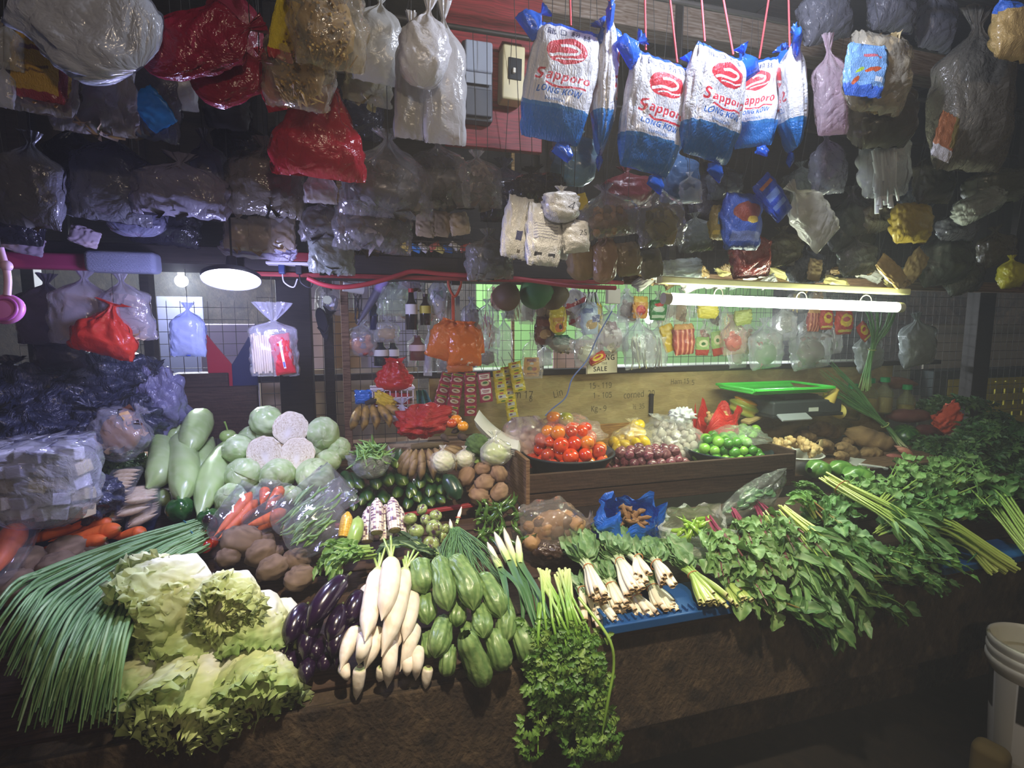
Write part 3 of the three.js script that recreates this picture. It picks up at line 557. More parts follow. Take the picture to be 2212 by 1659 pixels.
// --- white radishes
{
  const col = (v, u, s) => v < 0.06 ? C('#b9cc8a') : mixc(C('#f0e6d8'), C('#d2bda2'), clamp(0.12 + 0.75 * fbm(v * 9 + s, u * 4, s * 2, 3) + 0.25 * Math.pow(Math.max(0, Math.sin(v * 60 + s)), 12)));
  const rad = [0.45, 0.86, 0.98, 1, 1, 0.98, 0.93, 0.86, 0.7, 0.36, 0.04];
  const W = [[[770, 225], [760, 400], [710, 615], 43, 0.2, 0.17, 1], [[690, 290], [650, 500], [605, 745], 40, 0.17, 0.13, 1], [[860, 290], [800, 560], [710, 840], 40, 0.16, 0.12, 1], [[905, 430], [890, 560], [850, 745], 36, 0.12, 0.1, 0], [[640, 400], [630, 470], [620, 590], 40, 0.11, 0.09, 0],
    [[560, 660], [500, 780], [450, 925], 36, 0.1, 0.07, 0], [[610, 700], [590, 800], [565, 895], 34, 0.11, 0.08, 0], [[690, 660], [650, 800], [600, 935], 36, 0.1, 0.07, 0], [[770, 740], [760, 880], [745, 1040], 34, 0.08, 0.05, 0], [[920, 640], [880, 790], [825, 935], 34, 0.08, 0.05, 0],
    [[940, 780], [935, 880], [925, 990], 28, 0.06, 0.04, 0], [[1005, 900], [995, 970], [985, 1050], 24, 0.04, 0.03, 0], [[575, 900], [565, 1000], [550, 1115], 28, 0.07, 0.05, 0], [[470, 900], [485, 940], [500, 990], 26, 0.05, 0.04, 0], [[880, 830], [875, 900], [870, 965], 28, 0.05, 0.04, 0], [[720, 900], [710, 950], [690, 1000], 26, 0.05, 0.03, 0], [[830, 600], [820, 700], [800, 800], 34, 0.08, 0.07, 0]];
  const R = rng(8), WL = ranked(W.map((e) => e[2]), 'white radish tip in the pile', 'eggplants', 3);
  W.forEach(([a, b, c, w, l0, l1, top], i) => {
    const pts = [[...q7(...a), l0], [...q7(...b), (l0 + l1) / 2 + 0.01], [...q7(...c), l1]].map(([x, y, l]) => B(x, y, l)), base = pts[0].clone(), Rr = w / 2 * mpp(base);
    const g = thing('white_radish', ['plump white radish on top of the pile with a tuft of cut stems', 'white radish beside the eggplants with pale green cut stems', 'long white radish with three green stem stubs beside the green gourds'][i] ?? (i === 12 ? 'white radish with a thin pointed root hanging lowest' : WL[i]), 'radish', { pos: base, group: i < 3 ? undefined : 'white radishes in a pile' });
    const root = part(g, 'root', sweep(pts.map((p) => p.sub(base)), (i < 5 ? rad : [0.5, 0.95, 1, 1, 0.96, 0.9, 0.8, 0.66, 0.48, 0.24, 0.03]).map((k) => k * Rr), { n: 22, m: 14, col, seed: i, bump: 0.0014, freq: 18 }), M.veg);
    const ax = pts[0].clone().sub(pts[1]).normalize();
    if (top) for (let k = 0; k < 6; k++) { const dv = ax.clone().multiplyScalar(0.045 + R() * 0.03).add(V((R() - 0.5) * 0.05, R() * 0.025, (R() - 0.3) * 0.05)); part(root, 'stem_stub', sweep([ax.clone().multiplyScalar(-0.004), dv.clone().multiplyScalar(0.5), dv], [0.0042, 0.0038, 0.0034], { n: 5, m: 6, col: (v) => mixc(C('#cfdca0'), C('#8fb255'), v) }), M.waxy); }
  });
}
// --- green ridged gourds
{
  const col = (v, u, s) => { const rg = 0.5 + 0.5 * Math.cos(u * 6.283 * 9); return mixc(mixc(C('#63824a'), C('#93ad6c'), clamp(rg * 0.5 + 0.7 * fbm(v * 8 + s, u * 5, s, 3))), C('#46663a'), clamp(fbm(v * 22, u * 11 + s, 5, 2) * 1.2)); };
  const rad = [0.5, 0.8, 0.84, 0.86, 0.9, 0.95, 1, 1, 0.9, 0.6, 0.06];
  const G = [[[950, 245], [960, 330], [985, 445], 58, 0.16, 0.13], [[1070, 225], [1100, 370], [1130, 555], 50, 0.18, 0.14], [[1165, 220], [1250, 360], [1290, 550], 56, 0.19, 0.14], [[1340, 330], [1400, 430], [1465, 600], 52, 0.15, 0.12], [[990, 440], [995, 530], [1000, 640], 44, 0.1, 0.09],
    [[1200, 500], [1190, 570], [1180, 655], 40, 0.1, 0.09], [[1320, 520], [1340, 610], [1350, 725], 48, 0.11, 0.09], [[1470, 470], [1495, 600], [1490, 760], 46, 0.1, 0.08], [[1110, 600], [1080, 720], [1045, 850], 52, 0.08, 0.07], [[1140, 780], [1130, 860], [1120, 955], 40, 0.05, 0.04], [[1230, 700], [1290, 840], [1365, 1025], 62, 0.1, 0.08], [[1400, 680], [1440, 780], [1475, 915], 54, 0.08, 0.06], [[1560, 620], [1610, 740], [1655, 885], 54, 0.07, 0.05], [[1240, 640], [1260, 700], [1270, 770], 44, 0.06, 0.05], [[1010, 700], [1010, 780], [1005, 850], 40, 0.05, 0.04]];
  const GL = ranked(G.map((e) => e[2]), 'ridged green gourd end in the pile', 'radishes', 3);
  G.forEach(([a, b, c, w, l0, l1], i) => longVeg('ridge_gourd', i === 10 ? 'thick ridged green gourd hanging lowest over the counter edge' : i === 12 ? 'ridged green gourd lying beside the long leek leaves' : i === 0 ? 'short blunt ridged gourd next to the radish stems' : GL[i], 'gourd', 'ridged green gourds in a pile', [[...q7(...a), l0], [...q7(...b), (l0 + l1) / 2 + 0.012], [...q7(...c), l1]], w * 0.92, rad, M.gourd, { n: 26, m: 48, col, seed: i, ribs: 12, rib: 0.03, bump: 0.003, freq: 22 }));
}
// --- leeks and spring onions
{
  const leek = (label, a, b, c, w, seed, leaves) => {
    const p = [a, b, c].map(([x, y, l]) => B(x, y, l)), base = p[0].clone(), R0 = w / 2 * mpp(base), g = thing('leek', label, 'leek', { pos: base, group: 'leeks by the gourds' });
    part(g, 'shank', sweep([p[0], p[0].clone().lerp(p[1], 0.5), p[1]].map((q) => q.clone().sub(base)), [0.2, 0.75, 0.85, 0.9, 0.8].map((k) => k * R0), { n: 12, m: 10, col: (v) => mixc(C('#f3efdc'), C('#b8cc7a'), sst(0.35, 1, v)) }), M.waxy);
    const R = rng(seed);
    for (let i = 0; i < leaves; i++) {
      const tip = p[2].clone().add(V((R() - 0.5) * 0.09, (R() - 0.5) * 0.04, (R() - 0.5) * 0.03)), cv = new THREE.CatmullRomCurve3([p[0].clone().lerp(p[1], 0.7), p[1], p[1].clone().lerp(tip, 0.55).add(V((R() - 0.5) * 0.03, 0.02, 0.01)), tip]), hw = R0 * 0.85;
      part(g, 'leaf', gridGeo(4, 14, (u, v) => { const q = cv.getPoint(v).sub(base), k = (u * 2 - 1) * hw * (1 - v ** 3); return [q.x + k, q.y + Math.abs(u * 2 - 1) * hw * 0.5 + i * 0.002, q.z + k * 0.2, mixc(mixc(C('#b4cc78'), C('#4f7f4e'), sst(0.05, 0.45, v)), C('#35603f'), clamp(0.4 * fbm(u * 4, v * 5, seed + i, 2)))]; }), M.leaf);
    }
  };
  leek('leek with a forked white root end lying over the chillies', [1068, 1150, 0.13], [1100, 1215, 0.15], [1150, 1385, 0.1], 18, 4, 3);
  leek('leek with a curled white tip beside the ridged gourds', [1053, 1172, 0.12], [1080, 1230, 0.15], [1128, 1330, 0.12], 17, 5, 2);
  leek('leek standing behind the other leeks with a white bulb', [1118, 1158, 0.1], [1124, 1220, 0.13], [1165, 1360, 0.1], 16, 6, 3);
  leek('leek beside the celery with yellowish green shank', [1088, 1140, 0.09], [1116, 1230, 0.12], [1185, 1340, 0.08], 17, 7, 3);
}
// --- celery hanging over the corner of the counter
const frill = (c0, c1, seed, s = 1) => { // compound toothed leaf cluster
  const R = rng(seed), gs = []; for (let i = 0; i < 7; i++) { const a = (i / 6 - 0.5) * 3.6; gs.push(leafGeo(0.028 * s, 0.02 * s, { seed: seed + i, c0, c1, vein: c0, lobes: 3, nu: 4, nv: 6, curl: 0.5, fold: 0.3 }).rotateY(-a + (R() - 0.5) * 0.4).rotateX((R() - 0.5) * 0.8).translate(0.012 * s * Math.cos(a), 0, 0.012 * s * Math.sin(a))); } return mergeGeometries(gs);
};
const celeryLeaves = [1, 2, 3, 4].map((k) => frill(['#86b152', '#6f9c42', '#9abb5c', '#5f8d3a'][k - 1], '#355f20', k * 7, 0.85));
{
  const mk = (label, px, seed) => {
    const R = rng(seed), base = B(px, 1232, 0.1), g = thing('celery_bunch', label, 'celery');
    g.position.copy(base);
    for (let i = 0; i < 13; i++) {
      const ex = px + 30 + (R() - 0.3) * 130, ey = 1440 + R() * 210, s = B(px - 8 + R() * 34, 1226 + R() * 26, 0.1), m = B(lerp(px, ex, 0.45), lerp(1232, ey, 0.3), 0.12), k = D(lerp(px, ex, 0.85), lerp(1232, ey, 0.62), BED0 - 0.08), e = D(ex, ey, BED0 - 0.06 - R() * 0.08);
      const pts = [s, m, k, e].map((p) => p.sub(base)), r = 0.004 + R() * 0.0015, cv = new THREE.CatmullRomCurve3(pts);
      part(g, 'stalk', sweep(pts, [r, r, r * 0.85, r * 0.5, r * 0.3], { n: 14, m: 6, col: (v) => mixc(C('#cfdc98'), C('#7fae46'), sst(0, 0.4, v)) }), M.waxy);
      for (let j = 0; j < 10; j++) { const t = 0.58 + 0.41 * (j + R()) / 10, p = cv.getPointAt(Math.min(0.995, t)); p.add(V((R() - 0.5) * 0.07, (R() - 0.6) * 0.06, (R() - 0.3) * 0.05)); part(g, 'leaf', celeryLeaves[Math.floor(R() * 4)], M.leaf, { pos: p, quat: basis(V((R() - 0.5) * 1.5, -0.7, 0.4 * R()), V((R() - 0.5), 0.5, 1)), scale: 0.75 + R() * 0.6 }); }
    }
    return g;
  };
  mk('celery bunch with long pale stalks hanging past the counter corner', 1165, 61);
  mk('celery bunch with drooping leaves beside the bok choy', 1205, 62);
  const p0 = D(1318, 1385, 1.22), p1 = D(1326, 1440, 1.21), p2 = D(1300, 1590, 1.2);
  solid('celery_stalk', 'single bent celery stalk dangling below the counter corner', 'celery', sweep([D(1250, 1290, 1.32), p0, p1, D(1316, 1500, 1.2), p2], [0.0045, 0.0045, 0.004, 0.004, 0.0045, 0.002], { n: 20, m: 7, col: (v) => mixc(C('#9dbd5a'), C('#6f9a3c'), v) }), M.waxy);
}
// --- bok choy bunches, cut ends forward
const chard = [1, 2, 3].map((k) => leafGeo(0.12, 0.06, { seed: k * 3, c0: '#86ae74', c1: '#5f8a52', vein: '#d8e2bc', wave: 0.25, fold: 0.3, curl: 0.15, nu: 8, nv: 12 }));
function pakChoy(label, px, py, ex, ey, n, seed, white = true, lift = 0.07, scl = 1) {
  const R = rng(seed), base = B(px, py, lift), tip = B(ex, ey, lift * 0.6), g = thing(white ? 'bok_choy_bunch' : 'mustard_green_bunch', label, white ? 'bok choy' : 'mustard greens', { pos: base }), ax = tip.clone().sub(base), d = ax.clone().normalize(), side = d.clone().cross(V(0, 1, 0)).normalize(), nr = side.clone().cross(d), L = ax.length();
  for (let i = 0; i < n; i++) {
    const a = R() * 6.283, q = Math.sqrt(R()), st = side.clone().multiplyScalar(Math.cos(a) * q * 0.036 * scl).addScaledVector(nr, Math.sin(a) * q * 0.026).addScaledVector(d, (R() - 0.5) * 0.035), nk = d.clone().multiplyScalar(L * 0.42).addScaledVector(side, Math.cos(a) * q * 0.014).addScaledVector(nr, Math.sin(a) * q * 0.012 + 0.006), e = d.clone().multiplyScalar(L * 0.62).addScaledVector(side, Math.cos(a) * q * 0.03).addScaledVector(nr, Math.sin(a) * q * 0.015);
    const w = (0.0098 + R() * 0.004) * (white ? 1 : 0.85);
    part(g, 'stalk', sweep([st, st.clone().lerp(nk, 0.5), nk, e], [w * 0.75, w, w * 0.8, w * 0.55, w * 0.35], { n: 12, m: 8, flat: 0.7, col: (v) => v < 0.03 ? C(white ? '#c8a878' : '#c8c088') : white ? mixc(C('#f0ead8'), C('#a9c088'), sst(0.35, 1, v)) : mixc(C('#b8cc70'), C('#7fa552'), v) }), M.waxy);
    if (white || i % 2 === 0) part(g, 'leaf', chard[i % 3], M.leaf, { pos: nk.clone().lerp(e, 0.6), quat: basis(d.clone().addScaledVector(side, Math.cos(a) * 0.35).addScaledVector(nr, Math.sin(a) * 0.25 + 0.1), nr.clone().addScaledVector(side, (R() - 0.5) * 0.9)), scale: (0.75 + R() * 0.4) * L / 0.25 });
  }
  part(g, 'rubber_band', new THREE.TorusGeometry(0.0175, 0.0016, 6, 20), plain(0xc07a4a, 0.5), { pos: d.clone().multiplyScalar(L * 0.42).addScaledVector(nr, 0.006), quat: qDir(d, V(0, 0, 1)), scale: [1.15, 0.9, 1] });
}
pakChoy('bok choy bunch nearest the celery with white root ends', 1298, 1292, 1240, 1160, 16, 71, true, 0.08);
pakChoy('bok choy bunch uppermost in the row with thick white stalks', 1368, 1272, 1305, 1155, 17, 72, true, 0.1);
pakChoy('bok choy bunch with three fat white stalks behind the blue bag', 1400, 1250, 1350, 1165, 9, 73, true, 0.12);
pakChoy('bok choy bunch with spindle-shaped white stalks by the green stems', 1440, 1262, 1390, 1175, 11, 74, true, 0.12);
pakChoy('bok choy bunch low at the blue crate rim, small brownish ends', 1345, 1312, 1290, 1215, 18, 75, true, 0.04);
pakChoy('bok choy bunch at the crate rim with long pale ends', 1440, 1315, 1370, 1220, 15, 76, true, 0.035);
pakChoy('bok choy bunch with short brownish ends right on the crate rim', 1400, 1332, 1340, 1250, 13, 80, true, 0.03);
pakChoy('bok choy bunch at the celery end of the crate rim', 1310, 1338, 1270, 1262, 11, 81, true, 0.03);
pakChoy('small bok choy bunch hidden under the celery side', 1275, 1318, 1240, 1230, 6, 79, true, 0.03);
pakChoy('mustard green bunch with thick pale green stems beside the bok choy', 1545, 1300, 1440, 1180, 24, 77, false, 0.07, 1.6);
pakChoy('smaller mustard green bunch at the end of the blue crate', 1605, 1302, 1520, 1205, 16, 78, false, 0.05, 1.3);
// --- blue crate rim with slots under the bok choy
{
  const g = thing('blue_crate', 'shallow blue plastic crate with slotted rim under the bok choy', 'crate');
  const a = D(1298, 1362, 1.335), b = D(1655, 1312, 1.335), w = b.x - a.x, cx = (a.x + b.x) / 2;
  part(g, 'front_rim', box(w, 0.028, 0.014, cx, 0.715, -1.318, 0.004), plain(0x1f4f86, 0.4));
  part(g, 'crate_base', box(w, 0.008, 0.26, cx, 0.724, -1.45), plain(0x1f4f86, 0.4));
  for (const x of [a.x + 0.006, b.x - 0.006]) part(g, 'side_rim', box(0.012, 0.045, 0.26, x, 0.735, -1.45, 0.003), plain(0x1f4f86, 0.4));
  for (let i = 0; i < 26; i++) part(g, 'slot_rib', box(0.006, 0.02, 0.03, a.x + 0.02 + i * (w - 0.04) / 25, 0.728, -1.336, 0.002), plain(0x1f4f86, 0.4));
  const g2 = thing('blue_tray', 'blue plastic tray edge beneath the water spinach', 'tray'), p = D(2075, 1238, 1.33), q = D(2160, 1226, 1.33);
  part(g2, 'tray_rim', box(q.x - p.x + 0.3, 0.026, 0.014, (p.x + q.x) / 2 + 0.05, 0.712, -1.325, 0.004), plain(0x24588c, 0.4));
  part(g2, 'tray_base', box(q.x - p.x + 0.3, 0.008, 0.2, (p.x + q.x) / 2 + 0.05, 0.716, -1.43), plain(0x24588c, 0.4));
}
// ================= left and middle produce =================
// --- brown potatoes / sweet potatoes
const tuber = (i, base, dark) => blob(1, 0.78, 0.8, { nu: 18, nv: 14, amp: 0.14, freq: 1.6, seed: i * 3.3, col: (v, u, x, y, z) => mixc(mixc(C(base), C(dark), clamp(0.45 + 0.9 * fbm(x * 3 + i * 4, y * 3, z * 3, 3))), C('#4a3828'), clamp(fbm(x * 9, y * 9 + i, z * 9, 2) * 2 - 0.55)) }).rotateZ(Math.PI / 2 * 0);
const potA = [0, 1, 2, 3].map((i) => tuber(i, '#ab9078', '#86705c')), potB = [4, 5, 6].map((i) => tuber(i, '#bd9a7a', '#96745a'));
function roundPile(name, label, cat, group, list, geos, mat, conv, side, dir) {
  const RL = ranked(list, label, side, 2, dir), lift = 0.03;
  list.forEach(([x, y, r, rot = 0, l = lift, lab, asp = 1], i) => {
    const [px, py] = conv ? conv(x, y) : [x, y], p = B(px, py, l), k = r * (conv ? conv(1, 0)[0] - conv(0, 0)[0] : 1) * mpp(p);
    solid(name, lab ?? RL[i], cat, geos[i % geos.length], mat, { pos: p, rot: [0.3 * Math.sin(i * 7), i * 2.1 % 1, rot], scale: [k, k * asp, k], group: lab ? undefined : group });
  });
}
roundPile('brown_potato', 'earthy brown potato below the carrot tray', 'potato', 'earthy potatoes beside the yardlong beans', [[120, 1450, 190, 0.5, 0.06], [210, 1250, 190, 0.9, 0.06], [510, 1250, 155, 0.2, 0.07], [590, 1120, 160, 0.4, 0.06], [30, 1370, 130, 0.3, 0.04], [870, 1100, 100, 0, 0.04], [330, 1420, 120, 0, 0.02], [-60, 1560, 150, 0.4, 0.03], [420, 1380, 120, 0.5, 0.02], [700, 1180, 110, 0.2, 0.03]], potA, M.matte, q1, 'frame edge');
roundPile('brown_potato', 'brown potato behind the napa cabbage', 'potato', 'brown potatoes behind the napa cabbage', [[990, 1260, 175, -0.1, 0.09], [1160, 1370, 140, 0.7, 0.08], [1260, 1500, 135, 0.4, 0.08], [1480, 1430, 125, -0.5, 0.07], [1500, 1590, 135, 0.25, 0.06], [880, 1400, 110, 0.2, 0.07], [1190, 1260, 90, 0.2, 0.06], [1310, 1360, 60, 0.8, 0.07], [1360, 1500, 90, 0.3, 0.03], [1600, 1560, 60, 0, 0.05]], potA, M.matte, q2, 'yardlong beans');
// --- loose carrots and their tray
const carrotCol = (v, u, s) => v < 0.03 ? C('#7a7a40') : mixc(mixc(C('#e8702c'), C('#d4591f'), clamp(0.5 + fbm(v * 7 + s, u * 3, s, 3))), C('#b84a18'), 0.6 * Math.pow(Math.max(0, Math.sin(v * 70 + s * 3 + 2 * n3(v * 4, s, 1))), 10));
const carrotRad = [0.2, 0.8, 1, 0.98, 0.92, 0.84, 0.74, 0.6, 0.42, 0.2, 0.03];
{
  const L = [[[760, 830], [600, 900], [165, 1080], 34, 0.1, 0.06], [[1090, 920], [900, 960], [400, 1110], 36, 0.09, 0.05], [[960, 1010], [800, 1040], [300, 1115], 28, 0.08, 0.05], [[1300, 960], [1200, 970], [1000, 1010], 32, 0.07, 0.05], [[1010, 860], [900, 880], [700, 940], 26, 0.07, 0.06], [[870, 870], [700, 930], [430, 1040], 32, 0.05, 0.04]];
  const OL = ranked(L.map((e) => e[2]), 'loose carrot tip on the dark tray', 'frame edge', 2);
  L.forEach(([a, b, c, w, l0, l1], i) => longVeg('carrot', i ? OL[i] : 'long loose carrot with its thin tip pointing at the potatoes', 'carrot', i ? 'loose carrots on the dark tray' : undefined, [[...q1(...a), l0], [...q1(...b), (l0 + l1) / 2], [...q1(...c), l1]], w, carrotRad, M.veg, { col: carrotCol, seed: i, bump: 0.001, freq: 30, n: 24, m: 12 }));
  const p = B(160, 1180, 0.012);
  const t = thing('dark_tray', 'dark navy plastic tray under the loose carrots', 'tray', { pos: p, rot: [Math.atan(BEDK), 0.1, 0] });
  part(t, 'tray_base', box(0.42, 0.008, 0.2, 0, 0, -0.08, 0.003), plain(0x20263a, 0.35));
  part(t, 'front_rim', box(0.42, 0.03, 0.01, 0, 0.012, 0.02, 0.004), plain(0x20263a, 0.35));
}
// film sleeve round a bundle: pillow between two points
function sleeve(parent, a, b, w, t, mat, name = 'plastic_sleeve', o = {}) {
  const c = a.clone(), d = b.clone().sub(a), L = d.length(), g = bagGeo(w, L, t, { neck: 0, tail: 0, bottom: 'round', crumple: 0.006, nu: 32, nv: 20, sq: 0.95, ...o });
  const q = basis(V(1, 0, 0), V(0, 1, 0)).setFromUnitVectors(V(0, -1, 0), d.normalize());
  if (parent) return part(parent, name, g, mat, { pos: c.sub(parent.position), quat: q });
  return { g, q, c };
}
const clearFilm = film(0xf6f8ff, 0.95, 0.05, 0.002), softFilm = film(0xf0f2f4, 0.78, 0.16), milkFilm = film(0xe6e8ec, 0.5, 0.3), thinFilm = film(0xffffff, 0.86, 0.1);
function bagged(name, label, cat, group, a, b, wpx, veg) {
  const A = B(...a), E = B(...b), s = sleeve(null, A, E, wpx * mpp(A), wpx * 0.7 * mpp(A), clearFilm);
  solid(name, label, cat, s.g, clearFilm, { pos: s.c, quat: s.q, group });
}
{ // carrots in clear sleeves
  const cs = [[[1080, 830], [950, 1000], [740, 1230], 24, 0.16, 0.12], [[1130, 900], [1000, 1040], [780, 1250], 26, 0.14, 0.11], [[1200, 790], [1190, 860], [1160, 950], 22, 0.16, 0.14], [[1350, 780], [1300, 860], [1200, 990], 24, 0.16, 0.13], [[1390, 990], [1240, 1060], [1010, 1140], 26, 0.14, 0.11], [[1350, 1050], [1200, 1120], [1110, 1190], 26, 0.12, 0.09]];
  cs.forEach(([a, b, c, w, l0, l1], i) => longVeg('carrot', 'orange carrot inside a clear sleeve next to the cabbages', 'carrot', 'carrots in clear sleeves', [[...q2(...a), l0], [...q2(...b), (l0 + l1) / 2], [...q2(...c), l1]], w, carrotRad, M.veg, { col: carrotCol, seed: i + 9, n: 22, m: 12 }));
  bagged('plastic_sleeve', 'clear plastic sleeve of two carrots leaning by the green peppers', 'plastic sleeve', undefined, [...q2(1110, 770), 0.17], [...q2(735, 1250), 0.12], 58);
  bagged('plastic_sleeve', 'clear plastic sleeve of carrots standing against the wrinkled cabbages', 'plastic sleeve', undefined, [...q2(1300, 735), 0.17], [...q2(1170, 1000), 0.14], 60);
  bagged('plastic_sleeve', 'clear plastic sleeve of carrots lying against the bagged green beans', 'plastic sleeve', undefined, [...q2(1400, 940), 0.15], [...q2(1000, 1170), 0.11], 56);
  longVeg('carrot', 'big carrot in a clear sleeve at the edge of the parcel bag', 'carrot', undefined, [[44, 1132, 0.14], [24, 1165, 0.13], [-30, 1260, 0.11]], 50, carrotRad, M.veg, { col: carrotCol, seed: 31 });
  bagged('plastic_sleeve', 'clear plastic sleeve around the big carrot by the parcel bag', 'plastic sleeve', undefined, [62, 1108, 0.15], [-20, 1270, 0.11], 66);
}
{ // bagged slim green beans
  const greens = ['#5f8248', '#6f9255', '#4e7038', '#7a9c60'];
  const mk = (label, a, b, w, seed) => {
    const A = B(...a), E = B(...b), g = thing('green_bean_bag', label, 'bag of beans', { pos: A }), R = rng(seed), d = E.clone().sub(A), k = w * mpp(A), sd = d.clone().cross(V(0, 1, 0)).normalize(), nr = sd.clone().cross(d).normalize();
    for (let i = 0; i < 34; i++) { const s = lerp(0.25, 0.7, R()), u = (R() - 0.5) * k * 0.75, h = (R() - 0.35) * k * 0.35, q = (t) => d.clone().multiplyScalar(t).addScaledVector(sd, u + (R() - 0.5) * 0.02).addScaledVector(nr, h + (R() - 0.5) * 0.012); part(g, 'bean', sweep([q(s), q(s + 0.14), q(Math.min(0.93, s + 0.28))], [0.001, 0.0042, 0.0042, 0.0042, 0.001], { n: 7, m: 6, col: () => C(greens[i % 4]) }), M.veg); }
    sleeve(g, A, E, k, k * 0.55, clearFilm, 'plastic_bag', { bottom: 'round' });
  };
  mk('long clear bag of slim green beans lying toward the cabbages', [...q2(1880, 690), 0.19], [...q2(1290, 1180), 0.14], 88, 5);
  mk('bulging clear bag of slim green beans in front of the yellow corn', [...q2(1880, 960), 0.18], [...q2(1400, 1330), 0.13], 96, 6);
  mk('clear bag of slim green beans with a shiny empty end', [...q2(1950, 790), 0.17], [...q2(1480, 1130), 0.15], 66, 7);
}
// --- parcel bag at the edge: big clear bag with cartons
{
  const p = D(84, 1050, 1.86), s = mpp(p), g = thing('parcel_bag', 'large clear bag full of small white cartons', 'bag', { pos: D(84, 952, 1.84) });
  const R = rng(17), boxc = [0xdcd6cc, 0xb8b2b8, 0xd8c48a, 0xe4e0e4, 0xa8a4a4, 0xc8b89c];
  for (let r = 0; r < 5; r++) for (let c = 0; c < 5; c++) part(g, 'carton', box(30 * s, 26 * s, 0.05, 0, 0, 0, 0.003), plain(boxc[Math.floor(R() * 6)], 0.6), { pos: V((c - 2) * 33 * s + (R() - 0.5) * 0.01, -(30 + r * 32) * s, (R() - 0.5) * 0.05), rot: [(R() - 0.5) * 0.6, (R() - 0.5) * 1.2, (R() - 0.5) * 0.5] });
  part(g, 'plastic_bag', bagGeo(196 * s, 190 * s, 0.2, { neck: 0.12, tail: 0.02, flare: 0.7, knotW: 0.7, bottom: 'round', crumple: 0.014, seed: 4 }), film(0xe8eaf8, 0.74, 0.12, 0.012));
}
// --- baby corn trays
{
  const cob = sweep([V(0, 0, 0), V(0.025, 0, 0), V(0.06, 0, 0), V(0.09, 0, 0)], [0.002, 0.0095, 0.0105, 0.0095, 0.006, 0.0008], { n: 14, m: 12, col: (v, u) => mixc(C('#ecd9b0'), C('#d8b888'), clamp(0.4 + 0.6 * n3(v * 30, u * 20, 1))), bump: 0.0008, freq: 200 });
  const T = [[1090, 500, 0.2, -0.1, 0.15, 'baby corn tray on top of the stack beside the bottle gourds'], [970, 610, -0.15, 0.5, 0.12, 'baby corn tray second in the stack, turned sideways'], [1270, 610, -0.05, 0.3, 0.12, 'baby corn tray sticking out toward the bottle gourds'], [950, 700, -0.12, 0.3, 0.09, 'baby corn tray in the middle of the stack'], [1200, 710, 0.15, 0.3, 0.09, 'baby corn tray under the protruding one'], [960, 790, -0.1, 0.2, 0.06, 'baby corn tray low in the stack by the carrots'], [1290, 790, 0.35, 0.25, 0.06, 'lowest baby corn tray slanting toward the green pepper']];
  T.forEach(([X, Y, rz, ry, l, lab], i) => {
    const p = B(...q1(X, Y), l), s = mpp(p), g = thing('baby_corn_tray', lab, 'baby corn', { pos: p, rot: [0.35 + (i ? -0.2 : 0.25), ry, rz] });
    for (let k = 0; k < 6; k++) part(g, 'cob', cob, M.veg, { pos: V(-0.045, 0.002 * Math.sin(k * 5), (k - 2.5) * 0.0175), rot: [k, 0.03 * Math.sin(k * 3), 0] });
    part(g, 'film', new RoundedBoxGeometry(0.105, 0.026, 0.115, 2, 0.012), clearFilm);
  });
}
// --- herb heap and small bag behind
{
  const lf = [1, 2, 3].map((k) => leafGeo(0.022, 0.014, { seed: k, c0: '#7da24a', c1: '#4a742e', nu: 4, nv: 4 })), R = rng(19), c = B(240, 1025, 0.02);
  const g = thing('moringa_heap', 'heap of small green moringa leaves beside the black bags', 'herbs', { pos: c });
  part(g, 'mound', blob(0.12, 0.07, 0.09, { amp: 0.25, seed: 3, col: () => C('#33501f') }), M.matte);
  const gs = []; for (let i = 0; i < 420; i++) { const a = R() * 6.283, b = Math.acos(1 - R() * 1.15), x = Math.sin(b) * Math.cos(a), y = Math.cos(b), z = Math.sin(b) * Math.sin(a); const l = lf[i % 3].clone().applyQuaternion(basis(V(R() - 0.5, R() - 0.6, R() - 0.5), V(x, y + 0.3, z))); const s = 0.8 + R() * 0.8; l.scale(s, s, s).translate(x * 0.125, y * 0.08 + 0.01, z * 0.095); gs.push(l); }
  part(g, 'foliage', mergeGeometries(gs), M.leaf, { kind: 'stuff' });
}
